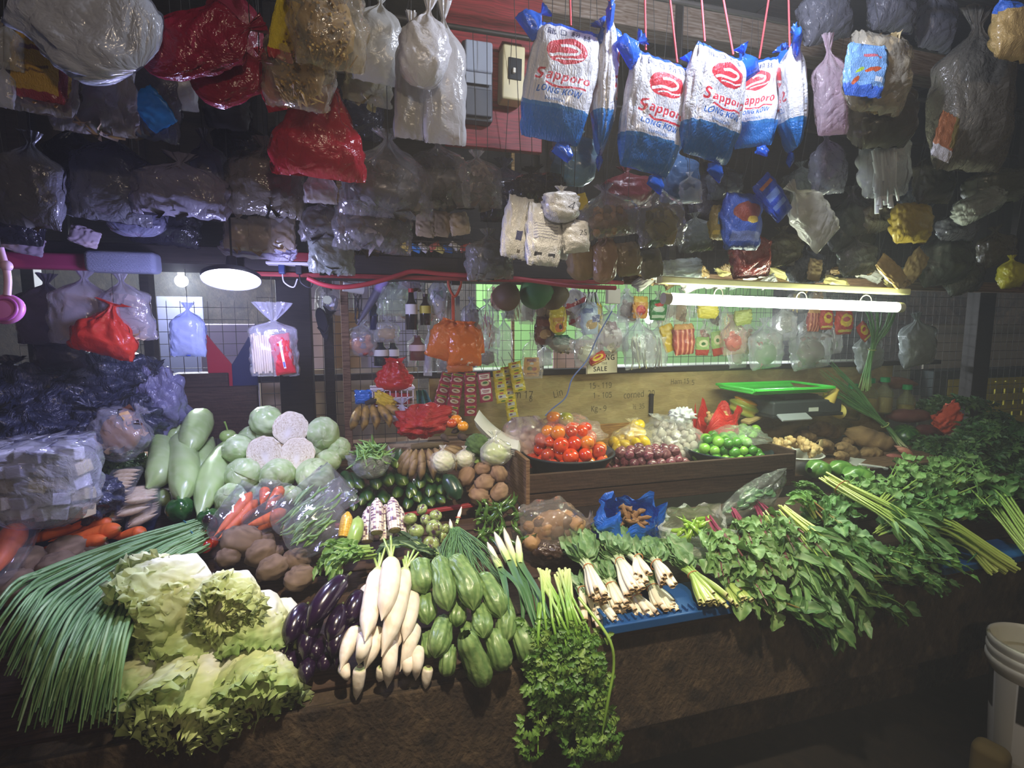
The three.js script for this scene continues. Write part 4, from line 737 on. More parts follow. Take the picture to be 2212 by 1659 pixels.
// --- bottle gourds
{
  const col = (v, u, s) => mixc(mixc(C('#b5cb8c'), C('#9dba6e'), clamp(0.5 + 0.9 * fbm(v * 4 + s, u * 3, s, 3))), C('#c9d8aa'), clamp(n3(v * 26, u * 22, s) * 0.5));
  const G = [['curved bottle gourd leaning by the moringa heap', [[240, 300], [285, 520], [250, 690], [150, 800]], 50, 0.16, [0.25, 0.75, 0.85, 0.88, 0.95, 1, 1, 0.85, 0.1]], ['straight bottle gourd standing in front of the others', [[440, 315], [475, 500], [490, 700], [460, 920]], 55, 0.17, [0.3, 0.72, 0.85, 0.95, 1, 1, 0.92, 0.7, 0.1]], ['thick bottle gourd lying on top with its round end upward', [[650, 115], [610, 230], [560, 350], [520, 480]], 56, 0.22, [0.15, 0.8, 1, 1, 0.95, 0.85, 0.6, 0.1]], ['bottle gourd half hidden behind the thick one', [[470, 150], [430, 240], [380, 380]], 40, 0.18, [0.2, 0.85, 1, 1, 0.9, 0.3]], ['pale flattened bottle gourd slanting beside the cabbages', [[860, 370], [760, 640], [680, 860], [610, 1060]], 54, 0.15, [0.15, 0.5, 0.8, 1, 1, 0.85, 0.55, 0.1]], ['small bottle gourd wedged between two large ones', [[730, 350], [670, 500], [630, 680]], 40, 0.13, [0.15, 0.6, 0.9, 1, 0.9, 0.2]], ['light green bottle gourd end under the baby corn trays', [[230, 830], [310, 900], [370, 930]], 34, 0.07, [0.2, 0.9, 1, 0.8, 0.1]]];
  G.forEach(([lab, pts, w, l, rad], i) => longVeg('bottle_gourd', lab, 'bottle gourd', undefined, pts.map(([X, Y], k) => [...q2(X, Y), l - k * 0.012]), w, rad, M.waxy, { n: 26, m: 20, col, seed: i, bump: 0.003, freq: 9 }));
  const p = B(...q2(870, 335), 0.17), s = mpp(p), g = thing('round_gourd', 'small round green gourd with a stem behind the pale gourd', 'gourd', { pos: p });
  part(g, 'fruit', blob(17 * s, 14 * s, 17 * s, { dent: 0.1, col: (v, u, x, y, z) => mixc(C('#8fb458'), C('#b5cc80'), clamp(0.5 + fbm(x * 3, y * 3, z * 3, 2))) }), M.waxy);
  part(g, 'stem', sweep([V(0, 12 * s, 0), V(-2 * s, 22 * s, 0), V(-5 * s, 32 * s, 0)], [0.0035, 0.003, 0.004], { n: 6, m: 6, col: () => C('#86a84c') }), M.veg);
}
// --- cabbages
{
  const cabbage = (seed, wr = 0) => blob(1, 0.9, 1, { nu: 44, nv: 30, amp: 0.05, freq: 1.4, seed, shape: (b, a) => 1 + 0.02 * Math.sign(Math.sin(a * 1.5 + seed + Math.sin(b * 2) * 0.8)) + wr * 0.05 * Math.abs(n3(Math.cos(a) * 2.4 + seed, b * 3, Math.sin(a) * 2.4)), col: (v, u, x, y, z) => {
    const a = u * 6.283, vn = Math.pow(1 - Math.abs(Math.sin(a * 3 + seed + 1.4 * n3(x * 1.5, y * 2 + seed, z * 1.5))), 12), br = Math.pow(1 - Math.abs(Math.sin(a * 9 + v * 16 + seed + 2 * n3(x * 2, y * 2, z * 2))), 10) * 0.5;
    return mixc(mixc(C('#c5d8a2'), C('#9fc074'), clamp(0.4 + fbm(x * 1.6 + seed, y * 1.6, z * 1.6, 3))), C('#eef3dc'), clamp(vn + br));
  } });
  const gs = [cabbage(1), cabbage(2.7), cabbage(4.1, 1), cabbage(6.3)];
  const L = [[1210, 200, 142, 0.26, 'glossy pale cabbage at the top of the cabbage pile'], [1710, 310, 145, 0.22, 'dark green leafy cabbage at the end of the top row'], [960, 455, 135, 0.2, 'film-wrapped pale cabbage beside the slanting gourd'], [1090, 350, 115, 0.18], [1000, 675, 150, 0.15, 'smooth shiny cabbage below the halved cabbages'], [1310, 685, 150, 0.15, 'wrinkled green cabbage in the middle of the lower row'], [1640, 690, 162, 0.15, 'deeply wrinkled whitish cabbage above the bagged beans'], [890, 890, 135, 0.12], [1430, 860, 95, 0.12], [1750, 560, 115, 0.14], [1850, 450, 105, 0.16], [1660, 440, 90, 0.16], [1210, 330, 90, 0.2], [1560, 640, 110, 0.1], [1170, 850, 110, 0.08], [1640, 850, 90, 0.08]];
  const CL = ranked(L, 'pale green cabbage in the pile', 'bottle gourds', 4);
  L.forEach(([X, Y, r, l, lab], i) => { const p = B(...q2(X, Y), l), k = r * 0.2441 * mpp(p); solid('cabbage', lab ?? CL[i], 'cabbage', gs[i === 6 || i === 5 ? 2 : i % 4], i === 0 || i === 2 || i === 4 ? M.waxy : M.veg, { pos: p, rot: [0.4 + i, i * 1.7, 0.5 * Math.sin(i)], scale: k, group: lab ? undefined : 'covered cabbages in the pile' }); });
  // halves: dome behind, cut face toward the viewer
  const dome = gridGeo(32, 12, (u, v) => { const a = u * 6.283, b = Math.PI / 2 + v * Math.PI / 2 * 0.999, w = 1 + 0.04 * n3(Math.cos(a) * 2, Math.sin(a) * 2, b * 2); return [Math.sin(b) * Math.cos(a) * w, Math.sin(b) * Math.sin(a) * w, Math.cos(b) * 0.85, mixc(C('#d5dfae'), C('#a8c47c'), clamp(0.3 + fbm(Math.cos(a) * 2, Math.sin(a) * 2, b * 3, 2)))]; }, true);
  const face = (seed) => gridGeo(64, 34, (u, v) => {
    const a = u * 6.283, r = v, w = 1 + 0.04 * n3(Math.cos(a) * 2, Math.sin(a) * 2, Math.PI), x = Math.cos(a) * r, y = Math.sin(a) * r, wb = fbm(x * 2.6 + seed, y * 2.6, seed, 2), ring = Math.pow(Math.abs(Math.sin(r * 15 + wb * 8)), 0.5), core = Math.exp(-(x * x * 30 + (y + 0.35) * (y + 0.35) * 8));
    return [x * w, y * w, 0.012 * (ring - 0.6) * (1 - core) + (v > 0.95 ? -0.02 : 0), mixc(mixc(C('#b09a5c'), C('#efe8d2'), clamp(ring)), C('#f0eadc'), clamp(core * 1.2))];
  }, true);
  [[1425, 265, 150, 0.26, 'halved cabbage uppermost with its cut face showing', -0.5], [1190, 480, 148, 0.21, 'halved cabbage with a cut face beside the film-wrapped one', 0.25], [1485, 490, 148, 0.21, 'halved cabbage with a cut face below the uppermost half', -0.2]].forEach(([X, Y, r, l, lab, rz], i) => {
    const p = B(...q2(X, Y), l), k = r * 0.2441 * mpp(p), g = thing('halved_cabbage', lab, 'cabbage', { pos: p, rot: [-0.25, 0.1 - i * 0.05, rz] });
    part(g, 'outer_leaves', dome, M.veg, { scale: k }); part(g, 'cut_face', face(i * 3.1), M.veg, { scale: k });
  });
}
// --- green peppers, tomatoes by the beans
{
  const pep = blob(1, 0.95, 1, { nu: 28, nv: 16, dent: 0.25, shape: (b, a) => 1 + 0.06 * Math.cos(a * 4), col: (v, u, x, y, z) => mixc(C('#1e4a1c'), C('#2e6226'), clamp(0.5 + fbm(x * 2, y * 2, z * 2, 2))) });
  [[1615, 745, 112, 0.11, 'glossy dark green bell pepper below the straight gourd'], [1870, 830, 95, 0.1, 'dark green bell pepper beside the carrot sleeve']].forEach(([X, Y, r, l, lab]) => { const p = B(...q1(X, Y), l), k = r * 0.2411 * mpp(p); const g = thing('bell_pepper', lab, 'pepper', { pos: p, rot: [-0.3, 0.4, 0.2] }); part(g, 'fruit', pep, M.glossy, { scale: k }); part(g, 'stem', sweep([V(0, k * 0.7, 0), V(0.002, k * 1.05, 0)], [0.006, 0.004], { n: 3, m: 7, col: () => C('#4f7a30') }), M.veg); });
  const tom = blob(1, 0.88, 1, { dent: 0.12, col: (v, u, x, y, z) => mixc(C('#b5281c'), C('#d6491f'), clamp(0.4 + fbm(x, y, z, 2))) });
  [[1860, 960, 60], [1840, 1080, 62], [1900, 1040, 55]].forEach(([X, Y, r], i) => { const p = B(...q1(X, Y), 0.07), k = r * 0.2411 * mpp(p); solid('tomato', 'red tomato half hidden at the bean tie', 'tomato', tom, M.glossy, { pos: p, scale: k, rot: [i, 0, 0.4], group: 'tomatoes at the bean tie' }); });
  const p = B(...q1(1890, 850), 0.12); solid('small_eggplant', 'small dark glossy fruit in film beside the green pepper', 'fruit', blob(0.022, 0.03, 0.022, { col: () => C('#2a1a22') }), M.glossy, { pos: B(...q1(1885, 870), 0.13), rot: [0, 0, 0.4] });
}
// --- celery leaf heap behind the eggplants
bunch('leaf_celery_bunch', 'bunch of leafy greens with pale stems behind the eggplants', 'leafy greens', { base: B(800, 1195, 0.1), tip: B(700, 1240, 0.09), n: 14, tie: 0.03, spread: 0.07, leaves: [1, 2, 3].map((k) => leafGeo(0.05, 0.024, { seed: k, c0: '#86b060', c1: '#5a8a40', fold: 0.4, wave: 0.3 })), per: 6, from: 0.15, size: 0.9, seed: 41, upness: 1.2 });
// --- yellow corn, pale chayote-like gourd, purple corn
{
  const kernel = (cols, seed) => sweep([V(0, 0, 0), V(0.02, 0, 0), V(0.08, 0, 0), V(0.13, 0, 0)], [0.021, 0.0235, 0.024, 0.024, 0.0232, 0.019, 0.006], { n: 60, m: 42, seed, col: (v, u) => { const a = Math.floor(u * 14 + 1e-6), b = Math.floor(v * 24), f = ((u * 14) % 1), h = ((v * 24) % 1); const e = Math.min(f, 1 - f, h, 1 - h); const r = Math.abs(Math.sin(a * 127.1 + b * 311.7 + seed) * 43758.5) % 1; return mixc(C(cols[Math.floor(r * cols.length)]), C('#8a6a4a'), e < 0.12 ? 0.45 : 0); } });
  const pc = kernel(['#efe8e0', '#efe8e0', '#e4d8d4', '#53365f', '#f2ece0', '#7a5f86'], 2), yc = kernel(['#e6b63e', '#e0a92e', '#eec45a'], 5);
  const K = [[390, 1050, 385, 1190, 0.14, 'white corn cob with purple kernels, end facing the eggplants'], [535, 1000, 545, 1170, 0.16, 'corn cob most speckled with purple kernels'], [310, 1150, 300, 1270, 0.08, 'whitish corn cob leaning beside the green gourd'], [590, 1130, 600, 1240, 0.08, 'corn cob half hidden beside the round eggplants'], [470, 1150, 465, 1260, 0.1, 'speckled corn cob lowest under the other two']];
  K.forEach(([x0, y0, x1, y1, l, lab], i) => { const e = B(...q3(x1, y1), l), d = B(...q3(x0, y0), l + 0.05).sub(e).add(V(0, 0, -0.05)).normalize(); const g = thing('corn_cob', lab, 'corn', { pos: e, quat: qDir(d, V(1, 0, 0)) }); part(g, 'kernels', pc, M.waxy, { scale: 0.92, rot: [i * 1.3, 0, 0] }); part(g, 'cut_end', blob(0.003, 0.0175, 0.0175, { nu: 16, nv: 10, amp: 0.1, seed: i, col: (v, u, x, y, z) => mixc(C('#d8c8a0'), C('#b09868'), clamp(0.5 + fbm(y * 4, z * 4, i, 2))) }), M.matte); });
  { const e = B(742, 1160, 0.12), d = B(752, 1105, 0.17).sub(e).normalize(); const g = thing('corn_cob', 'yellow corn cob beside the bulging bean bag', 'corn', { pos: e, quat: qDir(d, V(1, 0, 0)) }); part(g, 'kernels', yc, M.waxy, { scale: [0.62, 0.8, 0.8] }); part(g, 'cut_end', blob(0.003, 0.014, 0.014, { nu: 12, nv: 8, col: () => C('#c8a860') }), M.matte); }
  longVeg('white_gourd', 'pale green smooth gourd between yellow and purple corn', 'gourd', undefined, [[...q3(220, 1050), 0.14], [...q3(200, 1180), 0.13], [...q3(150, 1330), 0.1]], 30, [0.2, 0.85, 1, 1, 0.9, 0.3], M.waxy, { col: (v, u, s) => mixc(C('#a9c474'), C('#8cb056'), clamp(0.5 + fbm(v * 4, u * 3, 2, 2))) });
}
// --- round green-purple eggplants
{
  const rg = [0, 1, 2].map((k) => blob(1, 0.85, 1, { dent: 0.08, seed: k, col: (v, u, x, y, z) => mixc(mixc(C('#a9b97a'), C('#7e9450'), clamp(0.5 + fbm(x * 2, y * 2 + k, z * 2, 3))), C('#4c3350'), sst(0.05, 0.5, fbm(x * 1.1 + k * 3, y * 1.1, z * 1.1, 2) + y * 0.25)) }));
  const L = [[785, 985, 52, 0.15], [905, 1040, 58, 0.15], [680, 1070, 62, 0.13], [820, 1080, 55, 0.14], [735, 1180, 72, 0.13], [890, 1150, 75, 0.14], [980, 1160, 55, 0.1], [865, 1290, 75, 0.1], [640, 1150, 50, 0.09], [960, 1230, 60, 0.08]];
  const RE = ranked(L, 'round green and purple eggplant', 'corn cobs', 3);
  L.forEach(([X, Y, r, l], i) => { const p = B(...q3(X, Y), l), k = r * 0.2441 * mpp(p); const g = thing('round_eggplant', i === 7 ? 'round green eggplant lowest beside the dark leaves' : i === 0 ? 'round green eggplant perched highest against the cucumber pile' : RE[i], 'eggplant', { pos: p, rot: [0.9 * Math.sin(i * 3), i, 0.8 * Math.cos(i * 2)], group: i === 7 || i === 0 ? undefined : 'round eggplants beside the corn' }); part(g, 'fruit', rg[i % 3], M.glossy, { scale: k }); part(g, 'calyx', new THREE.ConeGeometry(k * 0.5, k * 0.35, 7), plain(0x7a7a48, 0.8), { pos: V(0, k * 0.82, 0) }); });
}
// --- dark leaf bundle and onion chives bunch
bunch('dark_leaf_bunch', 'small bunch of dark green leaves under the round eggplants', 'leafy greens', { base: B(960, 1212, 0.08), tip: B(825, 1190, 0.08), n: 7, tie: 0.012, spread: 0.035, leaves: [1, 2].map((k) => leafGeo(0.07, 0.028, { seed: k, c0: '#46664a', c1: '#2c4a32', fold: 0.3 })), per: 4, from: 0.1, seed: 43 });
{
  const base = B(990, 1125, 0.13), g = thing('onion_chive_bunch', 'fan of fine onion chives with white bulbs tied by a red band', 'chives', { pos: base }), R = rng(44);
  for (let k = 0; k < 2; k++) { const s = k ? B(997, 1095, 0.15) : B(972, 1122, 0.14), e = k ? B(986, 1132, 0.14) : B(976, 1148, 0.14); part(g, 'bulb', sweep([s, s.clone().lerp(e, 0.4), e].map((p) => p.sub(base)), [0.0015, 0.006, 0.0055, 0.005], { n: 8, m: 8, col: (v) => mixc(C('#efe8dc'), C('#9ab86a'), sst(0.4, 1, v)) }), M.waxy); }
  part(g, 'red_band', new THREE.TorusGeometry(0.0075, 0.002, 6, 14), plain(0xb83a2a, 0.5), { pos: B(990, 1118, 0.15).sub(base), quat: qDir(V(-0.2, -0.8, 0.4), V(0, 0, 1)) });
  const gs = [];
  for (let i = 0; i < 130; i++) { const ex = lerp(935, 1085, R()), ey = lerp(1200, 1285, R()), k = i % 3 ? 988 : 976, a = B(k + (R() - 0.5) * 8, 1138, 0.14), m = B(lerp(k, ex, 0.5) + (R() - 0.5) * 20, lerp(1138, ey, 0.45), 0.15 + R() * 0.03), e = B(ex, ey, 0.13 + R() * 0.05); gs.push(sweep([a, m, e].map((p) => p.sub(base)), [0.0012, 0.0016, 0.0016, 0.0005], { n: 7, m: 4, col: () => mixc(C('#3f6a46'), C('#6a935a'), R()) })); }
  part(g, 'blades', mergeGeometries(gs), M.veg, { kind: 'stuff' });
  // wisps at the roots
}
// --- green chillies heap (long peppers)
{
  const ch = [0, 1].map((k) => sweep([V(0, 0, 0), V(0.02, 0.004, 0), V(0.05, 0.002 + k * 0.01, 0.004), V(0.075, -0.006, 0.006)], [0.002, 0.0075, 0.0078, 0.006, 0.0035, 0.0006], { n: 12, m: 8, col: (v) => mixc(C('#55762f'), C('#2f5222'), clamp(0.5 + fbm(v * 4, k, 2, 2))) }));
  const st = wire([V(0, 0, 0), V(-0.012, 0.004, 0.001)], 0.0014), R = rng(45);
  for (let i = 0; i < 46; i++) { const px = 1028 + R() * 96, t = R(), p = B(px, 1075 + t * 85 + Math.abs(px - 1078) * 0.2, 0.05 + 0.05 * R()); const g = thing('green_chilli', 'dark green chilli pepper in the heap by the taro bag', 'chilli', { pos: p, rot: [R() * 6, (R() - 0.5) * 2, -0.9 + (R() - 0.5) * 1.6], group: 'green chillies in a heap' }); part(g, 'pod', ch[i % 2], M.glossy); part(g, 'stalk', st, plain(0x6a8a3a, 0.7)); }
}
// --- dark cucumbers stacked end-on
{
  const cu = [0, 1, 2].map((k) => sweep([V(0, 0, 0), V(0.03, 0.002, 0), V(0.09, 0.004, 0.003), V(0.15, 0, 0)], [0.003, 0.8, 0.98, 1, 0.96, 0.85, 0.25].map((x) => x * 0.0215), { n: 20, m: 16, seed: k, bump: 0.0015, freq: 20, col: (v, u, s) => mixc(mixc(C('#234a26'), C('#16331c'), clamp(0.5 + fbm(v * 5, u * 5, s, 2))), C('#7f9a3e'), sst(0.2, 0.02, v) * (0.35 + 0.65 * clamp(0.5 + n3(s, u * 3, 1)))) }));
  const L = [[425, 690, 55], [520, 770, 58], [640, 770, 58], [765, 800, 48], [845, 650, 72], [880, 750, 48], [255, 800, 55], [395, 810, 54], [555, 880, 48], [672, 890, 42], [310, 905, 52], [195, 925, 48], [460, 930, 48], [845, 875, 50], [955, 850, 52], [765, 925, 45], [990, 930, 45], [180, 1000, 44], [325, 1000, 46], [650, 985, 46], [880, 960, 46], [540, 990, 46], [430, 1020, 42], [770, 1000, 42], [560, 620, 58], [700, 660, 58], [170, 800, 45], [1050, 900, 42], [240, 950, 44], [930, 740, 50], [730, 860, 44], [350, 700, 48]];
  const UL = ranked(L, 'dark cucumber end in the stack', 'bagged beans', 4);
  L.forEach(([X, Y, r], i) => { const h = (1010 - Y) / 340, p = B(...q3(X, Y), 0.05 + h * 0.1), k = r * 0.275 * mpp(p) / 0.0215; solid('cucumber', i === 4 ? 'largest dark cucumber on top of the pile under the wrapped cauliflower' : UL[i], 'cucumber', cu[i % 3], M.waxy, { pos: p, quat: basis(V(0.3 * Math.sin(i * 5), 0.12 + 0.12 * Math.sin(i * 3), -1), V(Math.sin(i * 2), 1, 0)), scale: [Math.min(1.1, k), k, k], group: i === 4 ? undefined : 'dark cucumbers stacked in a pile' }); });
  longVeg('cucumber', 'dark cucumber lying lengthwise beside the tan potatoes', 'cucumber', undefined, [[...q3(980, 680), 0.16], [...q3(1050, 770), 0.14], [...q3(1110, 900), 0.11]], 36, [0.2, 0.85, 1, 1, 0.9, 0.3], M.waxy, { col: () => C('#1d3a26'), n: 18, m: 14 });
  solid('produce_strip', 'red plank under the cucumber pile edge', 'plank', box(0.5, 0.014, 0.02, 0, 0, 0, 0.003), plain(0x8a2a30, 0.6), { pos: B(880, 1112, 0.04), rot: [0, 0.0, 0.06] });
}
// --- tan potatoes beside the display box
roundPile('tan_potato', 'tan potato against the display box', 'potato', 'tan potatoes against the display box', [[1180, 690, 90, 1.2, 0.14], [1325, 620, 78, 0.2, 0.16], [1465, 670, 88, -0.9, 0.15], [1335, 750, 92, 0.1, 0.13], [1470, 830, 92, 0.5, 0.1], [1290, 865, 100, -0.2, 0.09], [1400, 900, 70, 0.2, 0.06], [1230, 790, 70, 0.6, 0.08]], potB, M.matte, q3, 'cucumbers');
// --- film-wrapped cauliflowers and a bag of lettuce
{
  const cf = (seed) => blob(1, 0.9, 1, { nu: 30, nv: 22, amp: 0.12, freq: 5, seed, col: (v, u, x, y, z) => mixc(C('#e9e6c8'), C('#c3cf94'), clamp(0.35 + fbm(x * 3 + seed, y * 3, z * 3, 3))) });
  [[970, 560, 105, 110, 0.2, 'film-wrapped white cauliflower over the cucumber pile'], [1160, 540, 85, 100, 0.19, 'smaller film-wrapped cauliflower beside the banana hand']].forEach(([X, Y, r, ry, l, lab], i) => { const p = B(...q3(X, Y), l), k = r * 0.2441 * mpp(p); const g = thing('wrapped_cauliflower', lab, 'cauliflower', { pos: p }); part(g, 'curd', cf(i + 2), M.veg, { scale: [k * 0.9, k * 0.92, k * 0.9] }); part(g, 'film', bagGeo(k * 2.05, k * 2.1, k * 2, { neck: 0.35, tail: 0.14, bottom: 'round', crumple: 0.006, seed: i, flare: 0.25 }), film(0xffffff, 0.82, 0.12), { pos: V(0, k * 1.1, 0) }); });
  const p = B(...q3(1430, 490), 0.21), k = 125 * 0.2441 * mpp(p), g = thing('bagged_lettuce', 'clear bag with a pale green lettuce on the tan potatoes', 'lettuce', { pos: p });
  part(g, 'lettuce_head', blob(k * 0.85, k * 0.72, k * 0.8, { nu: 28, nv: 18, amp: 0.16, freq: 4, col: (v, u, x, y, z) => mixc(C('#c8d48a'), C('#9ab560'), clamp(0.4 + fbm(x * 5, y * 2, z * 5, 2))) }), M.veg);
  part(g, 'plastic_bag', bagGeo(k * 2.2, k * 2.1, k * 1.9, { neck: 0.4, tail: 0.18, bottom: 'round', crumple: 0.008, seed: 8, flare: 0.35 }), film(0xf4f6f0, 0.72, 0.14), { pos: V(0, k * 1.25, 0) });
}
// --- hand of brown saba bananas
const bananaG = (cols, s = 1) => sweep([V(0, 0, 0), V(0.012, -0.02, 0.012), V(0.03, -0.05, 0.03), V(0.03, -0.085, 0.035)].map((p) => p.multiplyScalar(s)), [0.25, 0.75, 1, 1, 0.95, 0.6, 0.15].map((x) => x * 0.0165 * s), { n: 14, m: 10, ribs: 5, rib: 0.05, col: (v, u, q) => mixc(C(cols[0]), C(cols[1]), clamp(0.35 + 1.3 * fbm(v * 4 + q, u * 4, cols.length, 3))) });
{
  const g = thing('banana_hand', 'hand of small brown saba bananas behind the cucumbers', 'bananas', { pos: B(925, 985, 0.2) }), bg = bananaG(['#86704a', '#4f4030'], 0.95);
  for (let r = 0; r < 2; r++) for (let i = 0; i < 9; i++) { const a = (i / 8 - 0.5) * 2.5; part(g, 'banana', bg, M.veg, { pos: V(Math.sin(a) * 0.075, 0.028 - r * 0.02, Math.cos(a) * 0.02 - 0.02 + r * 0.012), rot: [0.1, a - 0.6, Math.sin(a) * 0.5 + 0.1] }); }
  part(g, 'stalk', sweep([V(-0.06, 0.03, -0.03), V(0, 0.035, -0.02), V(0.06, 0.03, -0.03)], [0.012, 0.015, 0.012], { n: 8, m: 8, col: () => C('#4c4028') }), M.matte);
}
// --- bowl bag of string beans
{
  const p = B(800, 1000, 0.2), s = mpp(p), g = thing('bean_bowl_bag', 'open plastic bag of short green beans beside the cabbages', 'bag of beans', { pos: p }), R = rng(47);
  const bm = [0, 1].map((k) => sweep([V(-0.04, 0, 0), V(0, 0.006 * (k ? 1 : -1), 0.004), V(0.04, 0, 0)], [0.0012, 0.0042, 0.0044, 0.004, 0.0012], { n: 8, m: 6, col: () => C(k ? '#7fa862' : '#6b9550') }));
  for (let i = 0; i < 80; i++) { const a = R() * 6.283, q = Math.sqrt(R()); part(g, 'bean', bm[i % 2], M.veg, { pos: V(Math.cos(a) * q * 38 * s, 0.012 + (1 - q) * 0.05 + R() * 0.02, Math.sin(a) * q * 0.05), rot: [R() * 6, R() * 6, (R() - 0.5) * 1.4] }); }
  part(g, 'plastic_bag', gridGeo(40, 14, (u, v) => { const a = u * 6.283, r = (0.5 + 0.62 * Math.pow(v, 0.7)) * 46 * s * (1 + 0.1 * n3(Math.cos(a) * 2, Math.sin(a) * 2, v * 2) * v + 0.03 * Math.sin(a * 14) * v); return [Math.cos(a) * r, -0.05 + v * 0.085 + 0.02 * v * n3(Math.cos(a) * 1.4, Math.sin(a) * 1.4, 3), Math.sin(a) * r * 0.8]; }, true), film(0xeaf0f4, 0.7, 0.15));
}
// --- broccoli, oranges, dark roots, paper stack behind
{
  const p = B(1032, 962, 0.22), s = mpp(p), g = thing('broccoli', 'dark green broccoli head beside the paper stack', 'broccoli', { pos: p });
  part(g, 'crown', blob(27 * s, 24 * s, 26 * s, { nu: 36, nv: 26, amp: 0.14, freq: 7, seed: 3, col: (v, u, x, y, z) => mixc(C('#4e6a34'), C('#2f4a22'), clamp(0.5 + fbm(x * 6, y * 6, z * 6, 2))) }), M.matte);
  part(g, 'stalk', cyl(9 * s, 10 * s, 26 * s, 10), plain(0x8aa860, 0.7), { pos: V(0, -24 * s, 0) });
  [[985, 908, 13, 'orange resting higher beside the red bag'], [1000, 921, 12, 'small round orange nearest the paper stack'], [976, 915, 11, 'reddish orange half covered by the red bag']].forEach(([x, y, r, lab], i) => { const q = B(x, y, 0.25), k = r * mpp(q); const f = thing('orange', lab, 'orange', { pos: q }); part(f, 'fruit', blob(k, k * 0.95, k, { col: () => C(['#e08a1e', '#e69a24', '#c4501e'][i]) }), M.waxy); part(f, 'stem_scar', blob(k * 0.14, k * 0.06, k * 0.14, { nu: 8, nv: 5, col: () => C('#6a7a30') }), M.matte, { pos: V(0, k * 0.95, 0) }); });
  const dk = ['#4a3828', '#2e241c'];
  [[955, 940, 970, 955, 14], [990, 940, 1012, 950, 15], [975, 935, 990, 928, 12]].forEach(([a, b, c, d, w], i) => longVeg('taro_root', 'dark hairy taro root behind the banana hand', 'taro', 'taro roots behind the bananas', [[a, b, 0.2], [(a + c) / 2, (b + d) / 2, 0.21], [c, d, 0.2]], w, [0.2, 0.9, 1, 0.9, 0.2], M.matte, { col: (v, u, s) => mixc(C(dk[0]), C(dk[1]), clamp(0.5 + fbm(v * 8, u * 6, i, 2))), n: 12, m: 10 }));
  // stacked newsprint sheets, curved up
  const pb = D(1075, 935, 2.12), ps = mpp(pb), st = thing('paper_stack', 'curled stack of grey wrapping paper beside the tomatoes', 'paper', { pos: pb, rot: [0.1, -0.35, 0] });
  for (let i = 0; i < 9; i++) part(st, 'sheet', gridGeo(10, 3, (u, v) => { const t = u - 0.5; return [t * 92 * ps + i * 0.001, -t * 60 * ps + 0.03 * t * t * 4 * 0.9 - 0.01 - i * 0.0035, (v - 0.5) * 0.16 + 0.002 * Math.sin(i * 9)]; }), std({ color: [0xcfd0cc, 0xb4b6ba, 0xdadbd4][i % 3], roughness: 0.9, side: THREE.DoubleSide }));
  // red bags
}
// ================= display box, right platform, bags on the deck =================
function heap(name, label, cat, group, c, rx, rz, r, layers, geos, mat, o = {}) {
  const R = rng(o.seed ?? 3); let k = 0;
  for (let l = 0; l < layers; l++) {
    const f = 1 - l / layers * (o.taper ?? 0.85), ax = rx * f, az = rz * f, st = r * (o.pack ?? 1.85);
    for (let z = -az; z <= az + 1e-6; z += st * 0.88) for (let x = -ax + (Math.round(z / st) & 1 ? st / 2 : 0); x <= ax + 1e-6; x += st) {
      if ((x / ax) ** 2 + (z / az) ** 2 > 1.02) continue;
      
      const s = r * (0.88 + 0.24 * R());
      solid(name, label, cat, geos[k % geos.length], mat, { pos: c.clone().add(V(x + (R() - 0.5) * r * 0.35, r * 0.9 + l * r * 1.45 + (R() - 0.5) * r * 0.2, z + (R() - 0.5) * r * 0.35)), rot: [R() * 6, R() * 6, R() * 6], scale: s, group }); k++;
    }
  }
}
const lathe = (pts, s = 36) => new THREE.LatheGeometry(pts.map(([x, y]) => new THREE.Vector2(x, y)), s);
